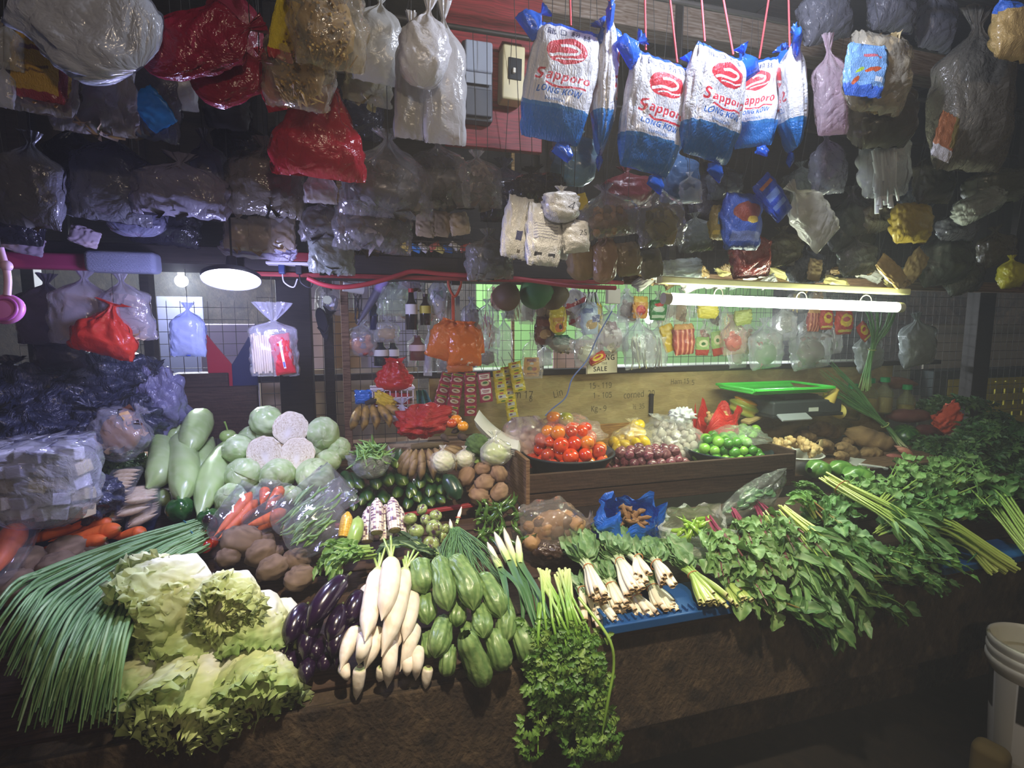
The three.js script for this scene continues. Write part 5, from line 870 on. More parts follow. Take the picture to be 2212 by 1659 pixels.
// --- black basin of tomatoes
{
  const c = D(1226, 978, 2.1), s = mpp(c), r = 99 * s; c.y -= 0.0;
  const bowl = lathe([[0, -0.10], [r * 0.72, -0.10], [r * 0.9, -0.03], [r, 0], [r * 1.03, 0.004], [r * 1.02, 0.012], [r * 0.97, 0.008], [r * 0.88, -0.02], [r * 0.7, -0.085], [0, -0.085]]);
  solid('black_basin', 'black plastic basin heaped with red tomatoes', 'basin', bowl, M.rubber, { pos: c });
  const cols = [['#c2361a', '#e0551f'], ['#b92a1a', '#d4481c'], ['#d8702a', '#e08f38'], ['#a83026', '#c85a38']];
  const tg = cols.map(([a, b], i) => blob(1, 0.92, 1, { nu: 20, nv: 14, dent: 0.1, seed: i, col: (v, u, x, y, z) => v < 0.03 ? C('#4c5a2a') : mixc(C(a), C(b), clamp(0.5 + 1.1 * fbm(x * 1.2 + i, y * 1.2, z * 1.2, 2))) }));
  heap('tomato', 'ripe red tomato in the black basin heap', 'tomato', 'tomatoes in the black basin', c.clone().add(V(0, -0.055, 0)), r * 0.82, r * 0.74, 15 * s, 4, tg, M.glossy, { seed: 12, taper: 0.55 });
  const yg = blob(1, 0.92, 1, { dent: 0.1, col: (v, u, x, y, z) => mixc(C('#b8a840'), C('#8f9a3c'), clamp(0.5 + fbm(x, y, z, 2))) }), t2 = D(1222, 905, 2.12), t3 = D(1196, 902, 2.14);
  solid('tomato', 'unripe greenish tomato at the top of the basin heap', 'tomato', yg, M.glossy, { pos: t2, scale: 17 * s }); solid('tomato', 'yellow-orange tomato beside the greenish one on top', 'tomato', tg[2], M.glossy, { pos: t3, scale: 16 * s });
  solid('clear_bag', 'clear plastic bag laid over the tomato heap', 'plastic bag', gridGeo(36, 16, (u, v) => { const a = u * 6.283, b = v * 1.35, k = 1 + 0.1 * n3(Math.cos(a) * 2, Math.sin(a) * 2, v * 3) + 0.03 * n3(Math.cos(a) * 7, Math.sin(a) * 7, v * 9); return [Math.sin(b) * Math.cos(a) * r * 0.92 * k, Math.cos(b) * 0.13 * k, Math.sin(b) * Math.sin(a) * r * 0.62 * k]; }, true), film(0xfff6ec, 0.9, 0.08, 0.006), { pos: c.clone().add(V(0.01, 0.03, -0.035)) });
}
// --- pinkish onions/garlic bag behind the tomatoes
{
  const p = D(1135, 945, 2.2), s = mpp(p), g = thing('garlic_bag', 'clear bag of pinkish garlic between paper stack and tomatoes', 'garlic bag', { pos: p.clone().add(V(0, 46 * s, 0)) });
  part(g, 'contents', fillGeo('ball', 90 * s, 92 * s, 0.12, { n: 60, size: 0.018, cols: ['#d8c0b4', '#c8a8a0', '#e0d0c4'], top: 0.3, seed: 3 }), fillMat, { kind: 'stuff' });
  part(g, 'plastic_bag', bagGeo(96 * s, 96 * s, 0.14, { neck: 0.3, tail: 0, bottom: 'round', crumple: 0.008, knotW: 0.5 }), film(0xf6ece8, 0.75, 0.15));
}
// --- lemons, onions, garlic, limes
{
  const lem = [0, 1].map((i) => blob(0.82, 1.12, 0.82, { col: (v, u, x, y, z) => mixc(C('#e6c832'), C('#d8b428'), clamp(0.5 + fbm(x * 2, y * 2, z * 2 + i, 2))), shape: (b) => 1 + 0.12 * Math.exp(-((Math.PI - b) ** 2) / 0.08) + 0.1 * Math.exp(-(b ** 2) / 0.06) }));
  const p0 = D(1380, 945, 2.2), s = mpp(p0);
  [[1372, 922, 2.28], [1380, 938, 2.24], [1364, 942, 2.26], [1392, 955, 2.2], [1372, 958, 2.2], [1352, 962, 2.22], [1335, 965, 2.24], [1325, 955, 2.28], [1382, 918, 2.3], [1345, 950, 2.3]].forEach(([x, y, d], i) => solid('lemon', i === 3 ? 'bright yellow lemon nearest the red onions' : 'yellow lemon in the small bag behind the red onions', 'lemon', lem[i % 2], M.waxy, { pos: D(x, y, d), rot: [i, 0.3, 0.9 * Math.sin(i * 4)], scale: 14.5 * s, group: i === 3 ? undefined : 'lemons behind the onions' }));
  solid('clear_bag', 'small clear bag wrapped around the lemons', 'plastic bag', bagGeo(90 * s, 66 * s, 0.1, { neck: 0.4, tail: 0.12, bottom: 'round', crumple: 0.01, seed: 6 }), film(0xfffbe8, 0.88, 0.08), { pos: D(1366, 912, 2.24) });
  const on = [['#5e2f3c', '#8a4a58'], ['#4a2630', '#6e3a46'], ['#8a5a5e', '#5a303a']].map(([a, b], i) => blob(1, 0.86, 1, { nu: 18, nv: 14, shape: (q) => 1 + 0.3 * Math.exp(-(q ** 2) / 0.05), col: (v, u, x, y, z) => mixc(mixc(C(a), C(b), clamp(0.5 + 0.6 * Math.sin(u * 50 + i))), C('#c8a890'), clamp(fbm(x * 3 + i, y * 3, z * 3, 2) * 1.2 - 0.3)) }));
  const oc = D(1400, 1000, 2.05); oc.y = 0.951;
  heap('red_onion', 'small red onion in the heap in the display box', 'onion', 'red onions in the display box', oc, 0.2, 0.12, 0.0235, 3, on, M.waxy, { seed: 15, taper: 0.5 });
  // garlic bulbs in a net bag
  const ga = [0, 1].map((i) => blob(1, 0.85, 1, { nu: 22, nv: 14, shape: (b, a) => 1 + 0.07 * Math.cos(a * 8) * Math.sin(b) + 0.45 * Math.exp(-(b ** 2) / 0.04), col: (v, u) => mixc(C('#efe6dc'), C('#d8c8bc'), clamp(0.5 + 0.5 * Math.sin(u * 6.283 * 8 + i))) }));
  const gc = D(1452, 960, 2.3); gc.y = 0.951;
  heap('garlic_bulb', 'white garlic bulb in the clear bag behind the onions', 'garlic', 'garlic bulbs in the clear bag', gc, 0.155, 0.11, 0.022, 5, ga, M.veg, { seed: 16, taper: 0.55 });
  const gp = D(1448, 905, 2.28), gsz = mpp(gp);
  solid('clear_bag', 'clear plastic bag around the garlic heap', 'plastic bag', bagGeo(150 * gsz, 96 * gsz, 0.26, { neck: 0.45, tail: 0.1, flare: 0.5, knotW: 0.35, bottom: 'round', crumple: 0.014, seed: 7 }), film(0xf4f4f0, 0.85, 0.12), { pos: gp });
  solid('white_bag', 'crumpled white plastic bag on the garlic', 'plastic bag', blob(27 * gsz, 16 * gsz, 22 * gsz, { nu: 36, nv: 24, amp: 0.35, freq: 2.2, seed: 5 }), film(0xf2f4f6, 0.35, 0.35, 0.008), { pos: D(1474, 897, 2.26) });
  // limes
  const bc = D(1572, 972, 2.12), bs = mpp(bc), br = 88 * bs;
  solid('dark_green_basin', 'dark green plastic basin of small limes', 'basin', lathe([[0, -0.075], [br * 0.75, -0.075], [br * 0.94, -0.02], [br, 0], [br * 1.03, 0.006], [br * 1.0, 0.01], [br * 0.92, -0.012], [br * 0.72, -0.062], [0, -0.062]]), plain(0x1d2c30, 0.45), { pos: bc });
  const lm = [['#3f7a2a', '#5f9a38'], ['#6fa83e', '#8fbc4c'], ['#35691f', '#4e8a30']].map(([a, b], i) => blob(1, 0.95, 1, { nu: 14, nv: 10, col: (v, u, x, y, z) => mixc(C(a), C(b), clamp(0.5 + fbm(x * 2 + i, y * 2, z * 2, 2))) }));
  heap('calamansi_lime', 'small green lime in the dark green basin', 'lime', 'limes in the dark green basin', bc.clone().add(V(0, -0.045, 0)), br * 0.82, br * 0.7, 11.5 * bs, 3, lm, M.waxy, { seed: 18, taper: 0.5 });
  const lp = D(1612, 935, 2.25); [[1598, 938], [1612, 930], [1625, 938], [1605, 925], [1632, 928], [1619, 942], [1590, 945]].forEach(([x, y], i) => solid('calamansi_lime', 'light green lime in the bag behind the basin', 'lime', lm[1], M.waxy, { pos: D(x, y, 2.26), scale: 12 * bs, group: 'bagged limes behind the basin' }));
  solid('clear_bag', 'clear plastic bag lying over the limes', 'plastic bag', gridGeo(36, 14, (u, v) => { const a = u * 6.283, b = v * 1.4, k = 1 + 0.14 * n3(Math.cos(a) * 2, Math.sin(a) * 2, v * 3 + 4) + 0.04 * n3(Math.cos(a) * 7, Math.sin(a) * 7, v * 9); return [Math.sin(b) * Math.cos(a) * br * 0.72 * k, Math.cos(b) * 0.075 * k, Math.sin(b) * Math.sin(a) * br * 0.7 * k]; }, true), film(0xf4fff0, 0.9, 0.08, 0.008), { pos: bc.clone().add(V(0.08, 0.035, -0.02)) });
}
// open crumpled sack: base at y = 0
function openBag(rx, rz, h, seed, o = {}) {
  const { mouth = 0.8, ear = 0.25, cr = 0.12 } = o;
  return gridGeo(48, 22, (u, v) => {
    const a = u * 6.283, c = Math.cos(a), s = Math.sin(a); let k, y;
    if (v < 0.25) { k = v / 0.25 * 0.85; y = 0; } else { const t = (v - 0.25) / 0.75; k = lerp(0.85, mouth, t * t) + 0.25 * Math.sin(Math.PI * Math.pow(t, 0.8)); y = h * t; }
    const n = n3(c * 1.6 + seed * 3, s * 1.6, v * 2.4) * cr + n3(c * 4.4 + seed, s * 4.4, v * 6) * cr * 0.5;
    return [c * rx * (k + n * (0.3 + v)), y * (1 + ear * n3(c * 1.3 + seed, s * 1.3, 9) * v) + n * 0.012, s * rz * (k + n * (0.3 + v))];
  }, true);
}
// --- red bags on the back platform and in the box
{
  const r1 = film(0xe0322c, 0.35, 0.35, 0.008);
  const p = D(905, 945, 2.36), s = mpp(p);
  solid('red_bag', 'large crumpled red plastic bag behind the banana hand', 'plastic bag', gridGeo(48, 28, (u, v) => { const a = u * 6.283, b = v * Math.PI, k = 1 + 0.3 * n3(Math.cos(a) * 1.4 * Math.sin(b), Math.cos(b) * 1.6, Math.sin(a) * 1.4) + 0.1 * n3(Math.cos(a) * 5, Math.cos(b) * 5, Math.sin(a) * 5), pt = Math.max(0, Math.cos(a) - 0.6) * 60 * s * Math.sin(b); return [Math.sin(b) * Math.cos(a) * 50 * s * k + pt * 0.8, Math.max(-34 * s, Math.cos(b) * 34 * s * k + pt * 0.5), Math.sin(b) * Math.sin(a) * 0.09 * k]; }, true), r1, { pos: p.clone().add(V(0, 34 * s, 0)) });
  const q = D(852, 842, 2.44), t = mpp(q), g = solid('red_bag', 'red plastic bag bunched on top of the white basket', 'plastic bag', bagGeo(80 * t, 66 * t, 0.12, { neck: 0.7, tail: 0.1, knotW: 0.35, flare: 0.5, bottom: 'round', crumple: 0.016, seed: 11, pleat: 7 }), r1, { pos: q.clone().add(V(0, 62 * t, 0)) });
  const e = D(1545, 925, 2.3), es = mpp(e), eg = thing('red_peanut_bag', 'open red plastic bag holding peanuts in the display box', 'bag', { pos: e.clone().setY(0.951) });
  part(eg, 'plastic_bag', openBag(46 * es, 0.09, 0.19, 4, { ear: 0.5, mouth: 1.05 }), r1);
  part(eg, 'peanuts', fillGeo('ball', 66 * es, 0.08, 0.13, { n: 70, size: 0.011, cols: ['#b08a5a', '#c49c6a', '#946c42'], top: 0, seed: 8 }), fillMat, { pos: V(0, 0.2, 0.01), kind: 'stuff' });
  const o = D(2035, 915, 2.3), os = mpp(o);
  solid('coral_bag', 'coral red plastic bag with two ears among the herbs', 'plastic bag', bagGeo(62 * os, 60 * os, 0.08, { neck: 0, tail: 0, bottom: 'round', crumple: 0.02, seed: 13 }), film(0xf8694e, 0.12, 0.4), { pos: o.clone().add(V(0, 30 * os, 0)), rot: [0.1, 0, 0.7] });
}
// --- white basket with goods, banana bunch, sachets at back
{
  const p = D(848, 872, 2.46), s = mpp(p), g = thing('white_basket', 'white grid basket of red packets behind the red bag', 'basket', { pos: p });
  for (let i = 0; i < 8; i++) part(g, 'wire', box(0.004, 70 * s, 0.004, (-42 + i * 12) * s, 0, 0.05), plain(0xe2dce2, 0.4));
  for (let i = 0; i < 5; i++) part(g, 'wire', box(88 * s, 0.004, 0.004, 0, (-32 + i * 16) * s, 0.05), plain(0xe2dce2, 0.4));
  part(g, 'back_panel', box(88 * s, 70 * s, 0.004, 0, 0, -0.05), plain(0xd8d0d8, 0.5));
  part(g, 'rim', box(92 * s, 0.008, 0.11, 0, 36 * s, 0), plain(0xe8e2e8, 0.4));
  for (const [x, y, c] of [[-25, -5, 0xb02a34], [5, -12, 0xc03a40], [22, 10, 0xa82432], [0, 14, 0xc8404a]]) part(g, 'packet', new RoundedBoxGeometry(28 * s, 26 * s, 0.03, 2, 0.006), plain(c, 0.4), { pos: V(x * s, y * s, 0.01) });
  const b = D(790, 868, 2.44), bs = mpp(b);
  solid('blue_sachet', 'crumpled blue sachet against the white basket', 'sachet', bagGeo(34 * bs, 30 * bs, 0.03, { neck: 0, tail: 0, crumple: 0.008, seed: 3 }), plain(0x3a7ad0, 0.3), { pos: D(785, 842, 2.42) });
  solid('yellow_sachet', 'crumpled yellow noodle sachet above the ripe bananas', 'sachet', bagGeo(46 * bs, 28 * bs, 0.03, { neck: 0, tail: 0, crumple: 0.01, seed: 5 }), plain(0xe0c23a, 0.3), { pos: D(838, 852, 2.4), rot: [0, 0, -0.5] });
  solid('milky_bag', 'milky plastic bag tuft beside the white basket', 'plastic bag', bagGeo(44 * bs, 40 * bs, 0.05, { neck: 0.6, tail: 0.3, crumple: 0.01, seed: 9, flare: 0.7 }), film(0xe4e6f4, 0.5, 0.3), { pos: D(868, 872, 2.38) });
  solid('teal_cloth', 'teal rag hanging beside the red seasoning sachets', 'cloth', gridGeo(14, 10, (u, v) => [(u - 0.5) * 44 * bs * (0.5 + v * 0.6) + v * 16 * bs, -v * 62 * bs, 0.02 * Math.sin(u * 14 + v * 2) + 0.01]), std({ color: 0x4c8a88, roughness: 0.9, side: THREE.DoubleSide }), { pos: D(908, 842, 2.5) });
  const bp = D(805, 905, 2.4), g2 = thing('banana_bunch', 'ripe yellow bananas with black blotches on the back platform', 'bananas', { pos: bp }), bb = bananaG(['#c09a48', '#3a3028'], 1.2);
  for (let i = 0; i < 5; i++) part(g2, 'banana', bb, M.veg, { pos: V((i - 2) * 0.026, 0.065, 0.012 * Math.cos(i * 2)), rot: [0.1, (i - 2) * 0.25 - 0.5, (i - 2) * 0.22] });
  part(g2, 'stalk', sweep([V(-0.03, 0.07, 0), V(0.02, 0.085, 0), V(0.05, 0.075, 0)], [0.01, 0.013, 0.008], { n: 6, m: 8, col: () => C('#3a3024') }), M.matte);
}
// --- weighing scale with green tray
{
  const p = D(1700, 868, 2.38), s = mpp(p), g = thing('weighing_scale', 'counter weighing scale with a bright green tray', 'scale', { pos: p });
  const w = 175 * s;
  const sb = part(g, 'body', box(w, 30 * s, 0.3, 0, -4 * s, 0, 0.012), plain(0x33393c, 0.45));
  part(sb, 'display_panel', box(w * 0.42, 0.012, 0.12, -w * 0.24, 2 * s, 0.19, 0.004).rotateX(0.5).translate(0, 0.05, -0.03), plain(0x9aa2a8, 0.25));
  part(sb, 'foot_rim', box(w * 1.02, 6 * s, 0.31, 0, -20 * s, 0, 0.004), plain(0x1c2022, 0.5));
  part(sb, 'maker_plate', box(24 * s, 8 * s, 0.003, 12 * s, -8 * s, 0.152), plain(0xc8d0c8, 0.4));
  part(g, 'neck', box(w * 0.5, 10 * s, 0.2, 0, 15 * s, 0, 0.004), plain(0x24282a, 0.5));
  const tr = thing('green_tray', 'lime green plastic weighing tray on the scale', 'tray', { pos: D(1672, 838, 2.36) }), tw = 200 * s, lime = phy({ color: 0x4fd84f, roughness: 0.35, transmission: 0.15, thickness: 0 });
  part(tr, 'tray_base', box(tw * 0.9, 0.006, 0.26, 0, -0.012, 0, 0.003), lime);
  for (const [x, z, a, b] of [[0, 0.15, tw, 0], [0, -0.15, tw, 0], [-tw / 2, 0, 0.3, 1], [tw / 2, 0, 0.3, 1]]) part(tr, 'tray_rim', box(b ? 0.012 : a, 0.014, b ? a : 0.012, x, 0.012, z, 0.004), lime);
  for (const [z, r] of [[0.14, -0.5], [-0.14, 0.5]]) part(tr, 'tray_side', box(tw * 0.96, 0.004, 0.04).rotateX(r), lime, { pos: V(0, 0, z) });
}
// --- squash half, yellow paper cones, rope coil, bottles
{
  const p = D(1606, 880, 2.4), s = mpp(p), g = thing('squash_half', 'ribbed yellow-green squash piece with an orange cut top', 'squash', { pos: p, rot: [0.2, 0, -0.3] });
  part(g, 'rind', gridGeo(36, 16, (u, v) => { const a = u * 6.283, b = 0.9 + v * 2.1, k = 1 + 0.09 * Math.cos(b * 9); return [Math.sin(b) * Math.cos(a) * 30 * s * k, Math.cos(b) * 24 * s * k, Math.sin(b) * Math.sin(a) * 30 * s * k, mixc(C('#b8b04a'), C('#7f9440'), clamp(0.5 + 0.5 * Math.cos(b * 9)))]; }, true), M.waxy);
  part(g, 'cut_flesh', blob(24 * s, 5 * s, 24 * s, { amp: 0.15, freq: 3, col: () => C('#eda020') }), M.veg, { pos: V(0, 15 * s, 0) });
  [[1790, 862, 26, -0.5, 'yellow paper cone pointing toward the bottles'], [1800, 888, 20, 0.35, 'small pale yellow paper cone on the bench'], [1800, 852, 16, -1.4, 'rolled yellow paper at the scale edge']].forEach(([x, y, r, rz, lab], i) => { const q = D(x, y, 2.3 - i * 0.03), k = mpp(q); const c = thing('paper_cone', lab, 'paper cone', { pos: q, rot: [0.4, 0, rz + 1.1] }); part(c, 'cone', new THREE.CylinderGeometry(r * 0.25 * k, r * 0.8 * k, r * 1.9 * k, 18, 1, true), std({ color: [0xe4d45a, 0xe8dc80, 0xd8c060][i], roughness: 0.7, side: THREE.DoubleSide })); part(c, 'tip', cyl(r * 0.26 * k, r * 0.26 * k, 3 * k, 12), plain(0x5a4a2a, 0.8), { pos: V(0, r * 0.95 * k, 0) }); });
  solid('folded_carton', 'folded tan cardboard strip behind the limes', 'carton', box(60 * s, 6 * s, 0.05, 0, 0, 0, 0.003), plain(0xb09a68, 0.8), { pos: D(1625, 905, 2.34), rot: [0.1, 0.4, 0.1] });
  const glass = phy({ color: 0xdfe4c0, transmission: 0.85, thickness: 0, roughness: 0.06 });
  [[1843, 838, 'green-capped plastic bottle behind the spring onions'], [1880, 826, 'green-capped bottle of yellowish oil beside the red sticker'], [1912, 824, 'green-capped bottle of oil in the middle of the row'], [1960, 840, 'green-capped bottle at the end of the row by the herbs']].forEach(([x, y, lab], i) => { const q = D(x, y, 2.42), k = mpp(q), b = thing('plastic_bottle', lab, 'bottle', { pos: q }); const bd = part(b, 'bottle_body', lathe([[0, -70 * k], [16 * k, -69 * k], [17 * k, -64 * k], [17 * k, -26 * k], [14 * k, -18 * k], [6 * k, -8 * k], [5 * k, 0], [0, 0]], 20), glass); part(b, 'liquid', lathe([[0, -68 * k], [15 * k, -67 * k], [15.5 * k, -64 * k], [15.5 * k, -34 * k], [0, -34 * k]], 16), phy({ color: 0xc8a428, roughness: 0.1, transmission: 0.4, thickness: 0 })); part(bd, 'cap', cyl(9 * k, 9.5 * k, 10 * k, 16), plain(0x159a55, 0.35), { pos: V(0, 4 * k, 0) }); });
}
// --- ginger in white bowl, yams, cassava
{
  const p = D(1716, 980, 2.06), s = mpp(p), r = 56 * s;
  solid('white_bowl', 'white plastic bowl of pale ginger', 'bowl', lathe([[0, -44 * s], [r * 0.78, -44 * s], [r * 0.95, -6 * s], [r, 0], [r * 1.04, 2 * s], [r * 0.98, 3 * s], [r * 0.9, -4 * s], [r * 0.72, -38 * s], [0, -38 * s]]), plain(0xd4d6d0, 0.4), { pos: p });
  const gg = [0, 1, 2].map((k) => mergeGeometries([sweep([V(-1, 0, 0), V(-0.3, 0.15, 0), V(0.4, 0, 0.1), V(1, 0.1, 0)], [0.15, 0.42, 0.36, 0.46, 0.35, 0.1], { n: 14, m: 10, seed: k, col: (v, u) => mixc(C('#dcc088'), C('#b8945c'), clamp(0.45 + fbm(v * 5 + k, u * 3, k, 2) + 0.2 * Math.sin(v * 60))) }), blob(0.4, 0.35, 0.35, { nu: 10, nv: 8, seed: k, amp: 0.2, col: () => C('#d4b67c') }).translate(0.15, 0.4, 0.15), blob(0.3, 0.4, 0.3, { nu: 10, nv: 8, seed: k + 4, amp: 0.2, col: () => C('#e0c890') }).translate(-0.5, 0.35, -0.1)]));
  const R = rng(23); for (let i = 0; i < 20; i++) { const a = R() * 6.283, q = Math.sqrt(R()) * 0.72; solid('ginger_root', 'knobbly pale ginger root in the white bowl', 'ginger', gg[i % 3], M.veg, { pos: p.clone().add(V(Math.cos(a) * q * r, 4 * s + (1 - q) * 20 * s + R() * 8 * s, Math.sin(a) * q * r)), rot: [R() * 6, R() * 6, (R() - 0.5)], scale: 17 * s, group: 'ginger roots in the bowl' }); }
  const yc = (v, u, k) => mixc(mixc(C('#a08258'), C('#665036'), clamp(0.5 + 1.2 * fbm(v * 4 + k, u * 3, k, 3))), C('#b09a6c'), clamp(fbm(v * 9, u * 9 + k, 2, 2) * 1.5 - 0.35));
  const yam = (lab, pts, w, i) => { const P = pts.map(([X, Y, d]) => D(...q5(X, Y), d)), b = P[0].clone(); solid('yam', lab, 'yam', sweep(P.map((q) => q.sub(b)), [0.3, 0.8, 1, 1, 0.95, 0.75, 0.25].map((k) => k * w * 0.2948 / 2 * mpp(P[0].clone().add(b))), { n: 18, m: 14, seed: i, col: yc, bump: 0.006, freq: 22 }), M.matte, { pos: b }); };
  yam('large rough brown yam lying under the tied spring onions', [[900, 510, 2.32], [1050, 560, 2.26], [1270, 630, 2.2]], 150, 1);
  yam('rough brown yam at the back of the yam heap', [[630, 490, 2.4], [740, 500, 2.38], [870, 540, 2.36]], 110, 2);
  yam('cut brown yam with a pale round end beside the ginger', [[700, 605, 2.16], [760, 620, 2.18], [810, 670, 2.2]], 90, 3);
  yam('brown yam between the cut yam and the pink roots', [[830, 640, 2.14], [900, 640, 2.14], [1010, 700, 2.12]], 90, 4);
  yam('short brown yam in the middle of the heap', [[1010, 690, 2.16], [1080, 670, 2.16], [1180, 690, 2.15]], 85, 5);
  yam('knobby brown yam in front beside the white bowl', [[820, 700, 2.08], [860, 695, 2.08], [930, 700, 2.08]], 70, 6);
  yam('dusty brown yam behind the ginger bowl', [[520, 570, 2.34], [600, 550, 2.33], [690, 570, 2.33]], 85, 7);
  yam('small brown yam behind the large one', [[880, 600, 2.28], [920, 590, 2.28], [960, 600, 2.28]], 60, 8);
  { const q = D(...q5(700, 605), 2.14); solid('yam_slice', 'pale round cut slice on the yam end', 'yam', blob(11 * mpp(q), 11 * mpp(q), 0.006, { col: () => C('#d0bc8c') }), M.matte, { pos: q.add(V(0, 0, 0.02)), rot: [0, 0.4, 0] }); }
  const rt = (lab, pts, w, c, i, name, cat) => { const P = pts.map(([X, Y, d]) => D(...q5(X, Y), d)), b = P[0].clone(); solid(name, lab, cat, sweep(P.map((q) => q.sub(b)), [0.2, 0.8, 1, 0.95, 0.7, 0.2].map((k) => k * w * 0.2948 / 2 * mpp(b)), { n: 16, m: 12, seed: i, col: (v, u, k) => mixc(C(c[0]), C(c[1]), clamp(0.5 + fbm(v * 5, u * 4 + k, k, 2))) }), M.veg, { pos: b }); };
  rt('pink-skinned root at the tip of the large yam', [[1280, 640, 2.14], [1340, 660, 2.12], [1400, 690, 2.1]], 52, ['#b5705c', '#d09a80'], 1, 'pink_root', 'root');
  rt('flat pink root below the large yam', [[1200, 690, 2.12], [1260, 700, 2.11], [1340, 715, 2.1]], 44, ['#a05a58', '#c08070'], 2, 'pink_root', 'root');
  rt('pale pink root sticking out behind the large yam', [[1260, 620, 2.16], [1320, 645, 2.15], [1390, 665, 2.14]], 30, ['#d8a890', '#c08a78'], 3, 'pink_root', 'root');
  rt('long purple banana blossom behind the coral bag', [[1190, 400, 2.42], [1330, 400, 2.4], [1560, 400, 2.38]], 110, ['#6a3a40', '#8a5a56'], 4, 'banana_blossom', 'banana blossom');
  rt('purple banana blossom under the coral bag', [[1400, 500, 2.34], [1500, 510, 2.33], [1620, 540, 2.32]], 90, ['#7a484c', '#5a3038'], 5, 'banana_blossom', 'banana blossom');
  rt('purple banana blossom at the back by the bottles', [[1150, 150, 2.5], [1280, 160, 2.48], [1430, 170, 2.46]], 90, ['#6a4438', '#8a6050'], 6, 'banana_blossom', 'banana blossom');
  // watermelons and small melons
  const wm = (lab, X, Y, d, r, asp) => { const q = D(...q5(X, Y), d), k = r * 0.2948 * mpp(q); solid('watermelon', lab, 'melon', blob(1, 1, 1, { nu: 32, nv: 18, col: (v, u, x, y, z) => mixc(C('#24562a'), C('#5a8a3e'), sst(0.1, 0.5, Math.sin(u * 6.283 * 8 + 2 * n3(x * 2, y * 3, z * 2)) * 0.5)) }), M.waxy, { pos: q, scale: [k, k * asp, k], rot: [0.3, 0.4, 0.5] }); };
  wm('dark green striped watermelon behind the spring onion tie', 1340, 560, 2.34, 100, 0.95);
  wm('small green melon beside the watermelon', 1510, 630, 2.26, 78, 0.75);
  const pc = (v, u, s) => mixc(C('#3f6f2e'), C('#6c9444'), clamp(0.5 + 0.5 * Math.cos(u * 6.283 * 5) * 0.6 + fbm(v * 3, u * 3, s, 2)));
  [['green papaya nearest the display box corner', [[640, 800], [700, 790], [790, 840]], 66], ['green papaya lying behind the other two', [[790, 790], [870, 790], [970, 810]], 60], ['largest green papaya in front, striped with pale streaks', [[880, 850], [1000, 860], [1120, 920]], 82]].forEach(([lab, pts, w], i) => longVeg('green_papaya', lab, 'papaya', undefined, pts.map(([X, Y]) => [...q5(X, Y), 0.08]), w * 0.62, [0.3, 0.85, 1, 1, 0.85, 0.2], M.waxy, { col: pc, seed: i, n: 18, m: 20, ribs: 5, rib: 0.04 }));
  // white tray with label, yellow tub edge
  const wt = D(1880, 1010, 2.0), ws = mpp(wt), w = thing('white_tray', 'white plastic tray edge below the yams', 'tray', { pos: wt, rot: [0.2, -0.2, -0.12] });
  part(w, 'tray_rim', box(66 * ws, 0.014, 0.02, -2 * ws, 6 * ws, 0.02, 0.004), plain(0xd0d2cc, 0.4)); part(w, 'tray_face', box(26 * ws, 34 * ws, 0.01, 6 * ws, -8 * ws, 0.02, 0.003), plain(0xc4c8c0, 0.4)); part(w, 'tray_base', box(64 * ws, 0.006, 0.14, -2 * ws, -2 * ws, -0.05), plain(0xc0c4bc, 0.5));
  solid('yellow_tub', 'yellow plastic tub edge under the yams', 'tub', box(46 * ws, 20 * ws, 0.12, 0, 0, 0, 0.006), plain(0xc8b42c, 0.5), { pos: D(1862, 1022, 2.05) });
  solid('red_tub', 'red plastic tub edge behind the green papayas', 'tub', box(66 * ws, 16 * ws, 0.1, 0, 0, 0, 0.006), plain(0xb83a26, 0.5), { pos: D(1820, 1006, 2.1) });
}
// --- spring onion bunches by the bottles
{
  const onion = (label, a, tie, fan, w, n, seed, white) => { const R = rng(seed), A = D(...a), T = D(...tie), g = thing('spring_onion_bunch', label, 'spring onions', { pos: T });
    for (let i = 0; i < n; i++) { const s = A.clone().add(V((R() - 0.5) * w, (R() - 0.5) * w * 0.7, (R() - 0.5) * w)), e = D(...fan(R(), R())), t = V((R() - 0.5) * w * 0.4, (R() - 0.5) * w * 0.4, (R() - 0.5) * w * 0.4); const m = T.clone().lerp(e, 0.55).add(V(0, (R() - 0.5) * 0.02, 0.02)); part(g, 'blade', sweep([s.sub(T), t, m.sub(T), e.sub(T)], [0.0035, 0.004, 0.0042, 0.004, 0.0008], { n: 12, m: 6, col: (v) => v < 0.12 ? mixc(C(white), C('#9ab87a'), v * 8) : mixc(C('#6c9a5c'), C('#3f7040'), clamp(v + fbm(v * 5, i, 1, 2))) }), M.waxy); }
    part(g, 'tie_band', new THREE.TorusGeometry(w * 0.42, 0.003, 6, 16), plain(0x9aa860, 0.6), { quat: qDir(A.sub(T), V(0, 0, 1)) }); };
  onion('tied spring onion bunch slanting down over the yams', [1950, 965, 2.2], [1912, 918, 2.24], (r, q) => [lerp(1765, 1815, r), lerp(780, 850, q), 2.36], 0.05, 26, 5, '#c8cca0');
  onion('spring onion bunch hanging head down beneath the lamp end', [1868, 840, 2.34], [1884, 755, 2.3], (r, q) => [lerp(1860, 1945, r), lerp(640, 690, q), 2.26], 0.045, 22, 6, '#8aa860');
}
